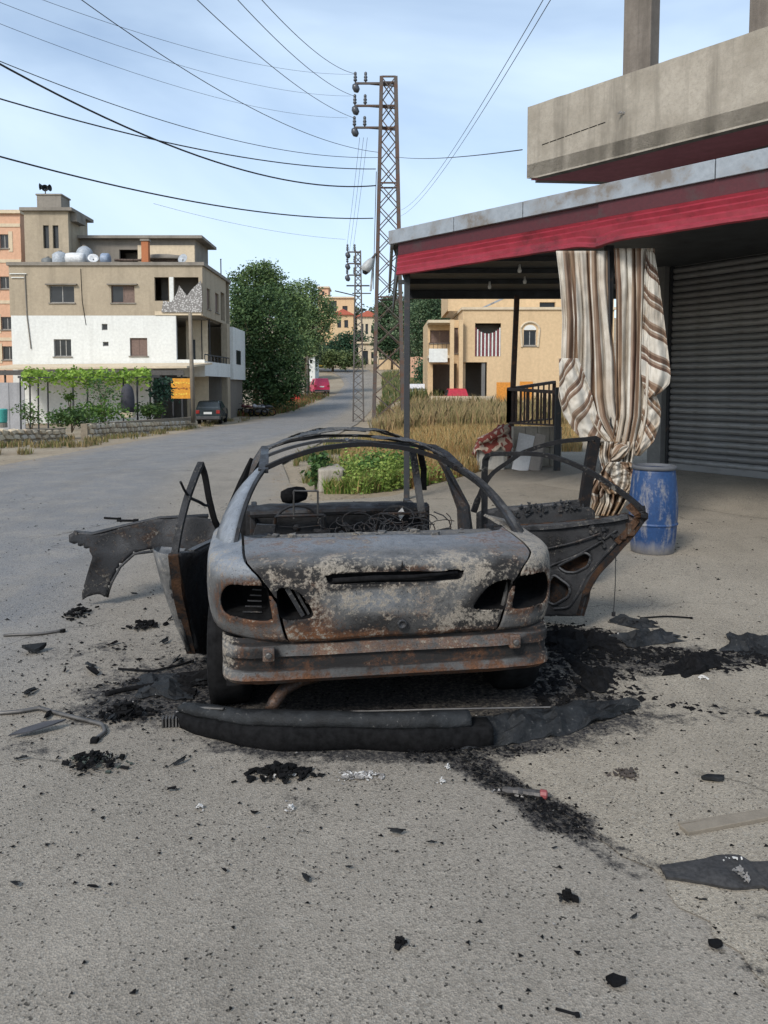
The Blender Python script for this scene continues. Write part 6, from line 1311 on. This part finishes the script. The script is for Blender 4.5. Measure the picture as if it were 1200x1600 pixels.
# left balconies
o, wd, ht, op = blk(668, 721.5, 500, 640, D2 + 2, D2 + 9, M['cream'], 'wall', [(672, 516, 702, 536), (706, 512, 716, 552), (676, 568, 714, 636)], ch)
for q in op[:2]: window(o, EX, EY, q, ch, 'brown')
MB().b2(o + Vector((op[2][0], 2, op[2][2])), o + Vector((op[2][1], 2.05, op[2][3]))).obj('garage_back', M['dim'], ch)
for y_ in (502, 556): z0_ = P(680, y_, D2 + 1).z - HO.z; MB().b2(Vector((P(668, y_, D2 + 1).x - HO.x, -.2, z0_ - .2)), Vector((P(706, y_, D2 + 1).x - HO.x, 1.99, z0_))).obj('balcony_slab', M['pale'], ch)
a, b = P(670, 556, D2), P(699, 545, D2); MB().b2(Vector((a.x - HO.x, -.22, P(0, 566, D2).z - HO.z)), Vector((b.x - HO.x, -.15, b.z - HO.z))).obj('white_cloth', M['white'], ch)
for k in range(5): x_ = a.x - HO.x + k * .32; MB().bar(Vector((x_, -.1, P(0, 555, D2).z - HO.z)), Vector((x_, -.1, P(0, 536, D2).z - HO.z)), .04).obj('baluster', M['rail'], ch)
MB().bar(Vector((a.x - HO.x, -.1, P(0, 536, D2).z - HO.z)), Vector((b.x - HO.x + .3, -.1, P(0, 536, D2).z - HO.z)), .06).obj('rail', M['rail'], ch)
for px_ in (706, 720): q = P(px_, 500, D2 - .2); MB().bar(Vector((q.x - HO.x, -.4, 0)), Vector((q.x - HO.x, -.4, q.z - HO.z)), .28).obj('column', M['cream'], ch)
t = thing('garden_wall', 'low pale garden wall in front of the balcony house', 'wall', (3.6, 51, TZ(3.6, 51))); 
for i in range(6): MB().b2((-.6 + i * .72, 0, 0), (-.6 + i * .72 + .71, .25, .62)).obj('panel', M['pale'], t)
t = thing('orange_panel', 'orange sheet leaning behind the iron railing', 'panel', tuple(P(787, 628, 53))); MB().b2((-.5, 0, 0), (.5, .06, 1.35)).obj('sheet', flat('orange_sheet', (.62, .24, .03), .6), t); MB().b2((1.1, 0, .1), (2.0, .06, 1.4)).obj('sheet', bpy.data.materials['orange_sheet'], t)

# ================================================================== PYLONS AND CABLES
def pylon(label, base, top, wb, wt, panels, mat, arms, detail=True, armdir=-1, armlen=1.25):
    t = thing('lattice_pylon', label, 'pylon', tuple(base)); H_ = top - base.z
    def hw(z): return (wb + (wt - wb) * (z / H_)) / 2
    cor = [(-1, -1), (1, -1), (1, 1), (-1, 1)]
    for sx, sy in cor: 
        mb = MB(); mb.bar((sx * hw(0), sy * hw(0), -.3), (sx * hw(H_), sy * hw(H_), H_), .17 if detail else .08); mb.obj('leg', mat, t)
    zs = [0]; 
    for i in range(panels): zs.append(zs[-1] + 1.0 / (1 + .02 * i))
    zs = [z * H_ / zs[-1] for z in zs]
    for f in range(4):
        (ax, ay), (bx_, by_) = cor[f], cor[(f + 1) % 4]; mbj = MB()
        for i in range(panels):
            z0_, z1_ = zs[i], zs[i + 1]; h0, h1_ = hw(z0_), hw(z1_)
            for p, q in (((ax * h0, ay * h0, z0_), (bx_ * h1_, by_ * h1_, z1_)), ((bx_ * h0, by_ * h0, z0_), (ax * h1_, ay * h1_, z1_))):
                if detail: MB().bar(p, q, .065, .04).obj('brace', mat, t)
                else: mbj.bar(p, q, .035, .03)
            if i % 5 == 4 and detail: MB().bar((ax * h1_, ay * h1_, z1_), (bx_ * h1_, by_ * h1_, z1_), .07).obj('cross_member', mat, t)
        if not detail: mbj.obj('lattice', mat, t)
    tips = []
    for z in arms:
        zz = z - base.z; tipx = armdir * (hw(zz) + armlen); am = MB(); am.bar((hw(zz), -.05, zz), (tipx, -.05, zz), .09, .09); am.bar((hw(zz), .3, zz), (tipx * .6, .0, zz), .06); a_ = am.obj('cross_arm', mat, t)
        for dx in (0, .55):
            MB().lathe([(.03, -.02), (.04, .05), (.09, .08), (.09, .14), (.05, .17), (.09, .22), (.085, .28), (.05, .31), (.07, .36), (.07, .46), (.03, .5)], 10).obj('insulator', M['insul'], a_, True, loc=(tipx + dx * -armdir * .9, -.05, zz + .04))
        MB().lathe([(.05, 0), (.16, .1), (.17, .3), (.10, .42)], 10).obj('insulator', M['insul'], a_, True, loc=(tipx + .12, -.05, zz - .42), rot=(0, R(-25), 0))
        tips.append(base + Vector((tipx, -.05, zz + .45)))
    return t, tips
b1 = P(607, 655, 38); b1 = Vector((.22, 38, .15)); top1 = P(607, 124, 38).z
pyl, tips1 = pylon('tall rusty lattice pylon beside the awning corner post', b1, top1, 1.45, .68, 15, M['lattice'], [P(600, 131, 38).z, P(600, 166, 38).z, P(600, 200, 38).z])
b2_ = Vector((P(560, 656, 54).x, 54, -.62)); top2 = P(555, 392, 54).z
pyl2, tips2 = pylon('smaller grey lattice pylon at the road edge behind the rusty one', b2_, top2, .75, .35, 24, M['lattgrey'], [P(550, 394, 54).z, P(550, 412, 54).z, P(550, 430, 54).z], False, -1, .55)
MB().bar((-.8, -.2, P(550, 447, 54).z - b2_.z), (.8, -.2, P(550, 447, 54).z - b2_.z), .09).obj('cross_bar', M['post'], pyl2); MB().bar((.9, -.2, P(550, 459, 54).z - b2_.z), (-.4, -.2, P(550, 459, 54).z - b2_.z), .07).obj('cross_bar', M['post'], pyl2)
MB().bar((-1.6, -.2, P(535, 455, 54).z - b2_.z), (.1, -.2, P(553, 464, 54).z - b2_.z), .07).obj('lamp_arm', M['post'], pyl2)
# street lamp on the pylon
lp = thing('street_lamp', 'grey street lamp head on a short arm fixed to the rusty pylon', 'street lamp', tuple(P(590, 400, 37.5))); lo = P(590, 400, 37.5)
MB().tube([P(592, 392, 37.6) - lo, P(586, 398, 37.3) - lo, P(580, 405, 37.2) - lo], .05, 6).obj('arm', M['lattgrey'], lp)
hd = MB(); a, b = P(581, 404, 37.2) - lo, P(569, 425, 37.2) - lo; hd.tube([a, a.lerp(b, .2), a.lerp(b, .55), a.lerp(b, .85), b], [.08, .16, .25, .24, .10], 12); hd.obj('lamp_head', M['lampgrey'], lp, True); MB().tube([P(585, 400, 37.4) - lo, P(582, 425, 37.4) - lo, P(579, 455, 37.4) - lo], .05, 6).obj('bracket', M['lampgrey'], lp); MB().tube([P(571, 424, 37.2) - lo, P(569, 428, 37.2) - lo], [.18, .1], 10).obj('lens', M['glass'], lp)
def cable(label, a, b, sag, r, name='overhead_cable', n=26):
    a, b = Vector(a), Vector(b); pts = [a.lerp(b, i / n) - Vector((0, 0, sag * 4 * (i / n) * (1 - i / n))) for i in range(n + 1)]
    t = MB().tube([p - a for p in pts], r, 5).obj(name, M['cable'], None, True, loc=a); return tag(t, label, 'cable')
def c3(label, p, q, Y0, Y1, sag, r): return cable(label, P(*p, Y0), P(*q, Y1), sag, r)
# conductors running up and left, toward the camera side
for k, (tip, off, lb) in enumerate(zip(tips1, ((330, -92), (290, -92), (215, -92)), ('highest wire leaving the pylon top toward the upper left', 'wire from the middle arm of the tall pylon, rising to the upper left', 'wire from the lowest arm of the tall pylon, rising to the upper left'))):
    cable(lb, tip, P(*off, 16), .5, .011)
c3('thin wire crossing the sky diagonally to the pylon middle', (592, 238), (20, -80), 38, 18, .9, .012)
c3('faint thin wire entering the picture at top left, highest of three', (556, 116), (-60, -48), 60, 26, .9, .009); c3('faint thin wire entering at top left, middle of three', (548, 150), (-80, -28), 60, 26, .9, .009); c3('faint thin wire entering at the left, lowest of three', (543, 184), (-80, 5), 60, 26, .9, .009)
c3('thick black cable sagging from the left edge to the pylon, the steepest', (587, 290), (-80, 55), 37.7, 20, 1.15, .030); c3('thin black cable running above the thick ones to the right', (592, 246), (-80, 62), 37.7, 20, .8, .013); c3('black cable crossing below the steep one in the left sky', (587, 264), (-80, 130), 37.7, 20, .55, .022); c3('lowest black cable sagging from the left edge to the pylon', (583, 341), (-80, 222), 37.7, 20, .55, .026)
c3('faint thin wire just below the lowest black cable', (540, 374), (240, 318), 54, 40, .3, .008)
c3('thin cable from the pylon to the corner of the concrete balcony', (618, 245), (816, 234), 38, 15, .12, .011)
c3('thin wire from the pylon base rising to the top right, left one', (627, 328), (860, -20), 60, 14, .7, .008); c3('thin wire from the pylon base rising to the top right, right one', (625, 338), (872, -20), 60, 14, .7, .008)
for k, (x0, x1, lb) in enumerate(((562, 541, 'left'), (568, 546, 'middle'), (574, 551, 'right'))): c3('dangling wire between the two pylons, %s one' % lb, (x0, 215), (x1, 392), 38, 54, .2, .009)
c3('thick cable dropping down beside the rusty pylon', (588, 268), (583, 452), 37.6, 37.6, 0, .018)

# ================================================================== TREES, FAR HOUSES, FIELD
G1, G2 = (.03, .065, .025), (.11, .165, .05)
def zat(px, py, Y): return P(px, py, Y)
def px_tree(name, label, px, base_py, Y, lobes, n, size, c1, c2, clump=.5, tr=.25, group=None, th=None, per=16):
    bx = (px - 600) / FPX * Y; bz = TZ(bx, Y); base = Vector((bx, Y, bz)); bl = []
    for lx, ly, rx, rz_ in lobes:
        c = P(lx, ly, Y); k = Y / FPX; bl.append((c.x - bx, random.uniform(-.5, .5) * rx * k, c.z - bz, rx * k, rx * k * .8, rz_ * k))
    th = th or max(1.5, min(b[2] for b in bl) * .8); return tree(name, label, base, th, bl, n, size, c1, c2, clump, 6, tr, group, per)
px_tree('dark_tree', 'dense dark green tree beside the house corner', 415, 645, 68, [(385, 520, 24, 50), (420, 500, 34, 55), (450, 540, 24, 40), (400, 570, 32, 40), (440, 590, 32, 36), (385, 610, 18, 24), (425, 615, 28, 22), (460, 600, 14, 22), (375, 470, 16, 28)], 24000, .13, (.026, .06, .026), (.12, .19, .07), .40, .3, per=24)
px_tree('tall_tree', 'tall mid green tree rising behind the house corner', 400, 640, 78, [(398, 440, 22, 24), (375, 460, 16, 26), (420, 455, 22, 30), (366, 438, 7, 9), (432, 432, 8, 9), (384, 428, 7, 8), (390, 490, 28, 30), (440, 470, 20, 26), (412, 425, 12, 14), (455, 490, 22, 30)], 15000, .14, G1, (.19, .27, .10), .42, .3, per=22)
px_tree('pine_tree', 'pale green pine tree reaching right over the road', 480, 625, 92, [(478, 455, 22, 18), (500, 480, 20, 18), (470, 490, 26, 26), (490, 515, 26, 22), (515, 495, 12, 12), (455, 465, 14, 20), (480, 540, 18, 18)], 12000, .14, (.06, .11, .05), (.24, .32, .13), .38, .28, per=22)
far_specs = [('round_tree', 'dark round tree beyond the road bend', 545, 560, 150, [(530, 545, 22, 20), (555, 540, 20, 22), (510, 555, 18, 16), (540, 565, 30, 12)], (.012, .035, .02), (.035, .065, .035)),
             ('hill_tree', 'dark tree between the pylons on the hillside', 545, 520, 190, [(548, 505, 10, 18), (560, 515, 10, 16), (575, 530, 16, 20)], (.015, .04, .02), (.05, .08, .03)),
             ('hill_tree', 'tree behind the rusty pylon on the hillside', 612, 560, 140, [(605, 505, 14, 40), (615, 480, 10, 20), (598, 530, 14, 24), (620, 540, 12, 26)], (.02, .042, .022), (.06, .095, .045)),
             ('hill_tree', 'leafy tree just right of the awning corner post', 660, 565, 110, [(655, 500, 22, 28), (680, 480, 20, 24), (668, 530, 22, 26), (648, 545, 14, 20), (690, 510, 16, 30)], (.022, .045, .024), (.085, .12, .06)),
             ('hill_tree', 'grey green tree behind the balconies of the cream house', 640, 570, 120, [(645, 480, 12, 20), (630, 500, 10, 30), (650, 470, 10, 12)], (.03, .05, .03), (.10, .135, .075)),
             ('shrub_tree', 'dark shrub against the orange garden wall', 678, 600, 70, [(675, 580, 10, 12), (682, 585, 8, 10)], (.015, .045, .025), (.05, .1, .05)),
             ('shrub_tree', 'bushes at the far side of the road bend', 520, 575, 135, [(515, 560, 14, 8), (490, 562, 10, 7), (540, 562, 14, 8)], (.03, .05, .02), (.09, .11, .04)),
             ('hill_tree', 'tree at the left foot of the hill behind the van', 478, 590, 120, [(478, 560, 14, 18), (465, 550, 10, 20), (490, 545, 10, 14)], (.025, .045, .025), (.08, .10, .05))]
for nm, lb, px_, py_, Y_, lob, c1, c2 in far_specs: px_tree(nm, lb, px_, py_, Y_, lob, 9000, .22 * Y_ / 130, shade(c1, 1.7), shade(c2, 1.7), .55, .2)
px_tree('hill_wood_tree', 'wide wood edge tree on the skyline left of the pylons', 500, 560, 260, [(470, 500, 30, 24), (520, 505, 26, 18), (560, 500, 30, 20), (610, 500, 34, 24), (660, 490, 34, 24)], 9000, .7, (.03, .05, .03), (.10, .12, .06), 1.2, .3)
def far_house(label, px0, px1, py0, py1, Y, mat, roof, wins, name='hillside_house'):
    c0, c1 = P(px0, py1, Y), P(px1, py0, Y); t = thing(name, label, 'house', (c0.x, Y, c0.z - 1)); wd, ht = c1.x - c0.x, c1.z - c0.z + 1
    ops_ = []
    for a, c, b, d in wins: p, q = P(a, d, Y), P(b, c, Y); ops_.append((p.x - c0.x, q.x - c0.x, p.z - c0.z + 1, q.z - c0.z + 1))
    O0 = Vector((0, 0, 0)); wall_open(O0, EX, EY, wd, ht, ops_, 'wall', mat, t, .4)
    for q in ops_: MB().b2(Vector((q[0], .3, q[2])), Vector((q[1], .34, q[3]))).obj('window', M['glass'], t)
    MB().b2((0, .403, 0), (wd, 7, ht)).obj('rear_block', mat, t)
    if roof == 'tile': MB().prism([Vector((-.4, -.5, ht)), Vector((wd + .4, -.5, ht)), Vector((wd / 2, -.5, ht + wd * .28))], (0, 8, 0)).obj('roof', flat('roof_tile', (.38, .10, .06), .8) if 'roof_tile' not in bpy.data.materials else bpy.data.materials['roof_tile'], t)
    else: MB().b2((-.3, -.4, ht), (wd + .3, 7.3, ht + .35)).obj('roof', M['pale'], t)
    return t
far_house('cream hillside house with a tank room on its roof, highest of all', 497, 553, 466, 548, 185, M['cream'], 'flat', [(503, 472, 512, 486), (516, 470, 526, 486), (535, 478, 543, 488), (507, 505, 514, 518), (524, 505, 531, 518), (540, 508, 546, 520)])
far_house('small orange roof-top room above the hillside house', 498, 513, 450, 465, 187, M['orange'], 'flat', [(503, 455, 507, 461)], 'roof_room')
far_house('low cream hillside house with orange arches below the tank room house', 520, 552, 492, 535, 178, M['cream'], 'tile', [(527, 500, 533, 512), (538, 500, 544, 512)])
far_house('red roofed pale house seen between the two pylons', 558, 592, 495, 540, 175, M['pale'], 'tile', [(564, 506, 568, 522), (571, 506, 575, 522), (580, 508, 584, 520)])
far_house('dim gatehouse at the far end of the road bend', 560, 592, 537, 578, 148, M['pale'], 'flat', [(567, 548, 575, 576), (580, 550, 585, 560)])
far_house('pale orange hillside house right of the rusty pylon', 604, 640, 515, 560, 150, M['cream'], 'flat', [(610, 522, 616, 532), (625, 522, 631, 532)])
far_house('pale kiosk beside the parked van', 482, 492, 556, 590, 118, M['white'], 'flat', [(484, 562, 488, 568)], 'kiosk')
def far_wall(label, px0, px1, py0, py1, Y, mat, n=6):
    a, b = P(px0, py1, Y), P(px1, py0, Y); t = thing('boundary_wall', label, 'wall', (a.x, Y, a.z - .6)); w_ = (b.x - a.x) / n
    for i in range(n): MB().b2((i * w_ + .02, .02 * (i % 2), 0), ((i + 1) * w_ - .02, .3, b.z - a.z + .6 + .05 * (i % 2))).obj('panel', mat, t)
far_wall('long pale stone boundary wall at the far road bend', 500, 556, 564, 577, 143, M['pale'], 9); far_wall('tan boundary wall right of the gatehouse', 592, 640, 562, 592, 140, M['cream'], 6); far_wall('orange garden wall beside the awning post', 641, 676, 558, 580, 75, M['orange'], 5); far_wall('low yellow fence left of the road bend', 494, 510, 560, 567, 139, flat('yellow_fence', (.55, .36, .04), .7), 4)
t = thing('telegraph_pole', 'thin wooden pole on the verge beside the van', 'pole', tuple(P(480, 618, 88))); MB().tube([(0, 0, -.5), (.05, 0, 4.5)], [.12, .09], 6).obj('shaft', M['wood'], t); MB().bar((-.4, 0, 4.3), (.5, 0, 4.3), .08).obj('cross_bar', M['wood'], t)
# verge tufts and field
def region(n, xr, yr, ok):
    out_ = []
    while len(out_) < n:
        y = yr[0] + (yr[1] - yr[0]) * random.random() ** 1.9; x = random.uniform(*xr)
        if ok(x, y): out_.append((x, y))
    return np.array(out_)
def in_field(x, y): return redge(y) + 1.0 + .02 * y < x < (yl(y) - .12 if y < 20.4 else .235 * y + .5) and y > 13.2 and not (y > 50 and x > 4)
straw = [(.54, .35, .14), (.46, .28, .11), (.60, .44, .22), (.36, .21, .09), (.30, .26, .11), (.20, .20, .08)]
blades('dry_grass', region(95000, (-1.2, 13), (13.3, 52), lambda x, y: in_field(x, y) and mnoise.noise((x * .35, y * .35, 0)) > -.38), .31, .006, straw, .5, 'dry golden grass filling the field behind the awning', 'grass')
blades('dry_weeds', region(9000, (-.6, 14), (30, 51), lambda x, y: in_field(x, y)), .85, .02, [(.34, .26, .13), (.26, .23, .10), (.40, .28, .15)], .5, 'brownish tall weeds at the back of the field', 'grass')
blades('green_grass', region(3800, (-1.1, .8), (12.6, 15.5), lambda x, y: x > -1.0 and y > 12.6 + .9 * max(0, x + .3) and mnoise.noise((x * 1.4, y * 1.1, 6)) > -.1), .30, .010, [(.16, .27, .05), (.24, .36, .07), (.12, .19, .04), (.32, .32, .11), (.42, .32, .13)], .7, 'bright green grass by the awning corner post', 'grass')
p = []
for i in range(18000):
    x, y = random.gauss(-.1, .5), random.gauss(13.6, .6)
    if x < -.85 or (y < 12.5 + .9 * max(0, x + .3)) or mnoise.noise((x * 1.6, y * 1.6, 2)) < -.05: continue
    p.append((x, y, TZ(x, y) + abs(random.gauss(.12, .13)) * (1.3 + .7 * mnoise.noise((x * 2, y * 2, 0)))))
p = np.array(p); V, F, C = leaf_cloud(p, .03, tint_of(RNG.uniform(0, 1, len(p)), (.11, .18, .035), (.30, .38, .09))); tag(link('green_weeds', mesh_np('green_weeds', V, F, M['leaf'], C)), 'leafy green weeds at the edge of the concrete yard', 'weeds', kind='stuff')
shrub('shrub', 'dark green leafy bush beside the awning corner post', 606, 762, 14.2, 1.1, .62, 3600, .032, (.05, .12, .03), (.14, .24, .06)); shrub('shrub', 'slender weed clump beside the low concrete block', 495, 775, 13.2, .35, .75, 500, .05, (.04, .09, .03), (.12, .2, .06))
blades('verge_grass', region(3500, (-12.4, -9.2), (20, 60), lambda x, y: x < ledge(y) - .6 and mnoise.noise((x, y * .5, 2)) > .05), .22, .02, [(.14, .15, .05), (.25, .2, .09), (.3, .22, .11)], .6, 'patchy weeds along the left road verge', 'grass')
blades('verge_weeds', region(4000, (-12, -6.5), (62, 92), lambda x, y: x < ledge(y) - .5), .5, .04, [(.16, .17, .05), (.28, .21, .09), (.10, .13, .04), (.33, .13, .07)], .5, 'weeds along the verge near the red van', 'grass')
blades('verge_tufts', region(2600, (-2.6, -.4), (12.3, 30), lambda x, y: x > redge(y) + .25 and mnoise.noise((x * 1.5, y * .8, 4)) > .12), .3, .012, [(.2, .19, .07), (.34, .25, .11), (.13, .16, .05)], .6, 'sparse tufts on the verge between road and field', 'grass')
t = thing('concrete_kerb_block', 'low weathered concrete block at the corner of the grass', 'block', tuple(G(513, 768))); MB().box((0, .3, .18), (.42, .7, .42), Matrix.Rotation(R(8), 3, 'Z'), .02).obj('block', M['concrete'], t, bevel=.03); MB().box((.02, .95, .14), (.36, .5, .3), Matrix.Rotation(R(12), 3, 'Z'), .02).obj('block', M['concrete'], t, bevel=.03)
pts = region(1500, (-12.5, -8.6), (16, 60), lambda x, y: x < ledge(y) + .3); chip_field('verge_gravel', np.array([(x, y, TZ(x, y) + .0) for x, y in pts]), .01, .05, M['mortar'], 'loose gravel along the left road verge', 'gravel', .6)
pts = region(1500, (-2.8, .2), (10.5, 40), lambda x, y: redge(y) - .3 < x < redge(y) + 1.2); chip_field('verge_gravel', np.array([(x, y, TZ(x, y) + .0) for x, y in pts]), .008, .04, M['mortar'], 'loose gravel between road and field', 'gravel', .6)

blades('verge_scrub', region(5000, (-.6, 5), (58, 128), lambda x, y: x > redge(y) + 1.0 and mnoise.noise((x * .6, y * .15, 1)) > -.15), .9, .06, [(.13, .16, .06), (.30, .24, .11), (.09, .13, .05), (.2, .2, .09)], .5, 'scrubby weeds on the right verge beyond the pylons', 'grass')
blades('slope_scrub', region(9000, (-30, 30), (142, 230), lambda x, y: mnoise.noise((x * .15, y * .1, 1)) > -.1), 1.4, .15, [(.10, .13, .06), (.22, .2, .1), (.08, .12, .05)], .5, 'scrub covering the hillside beyond the road bend', 'scrub')
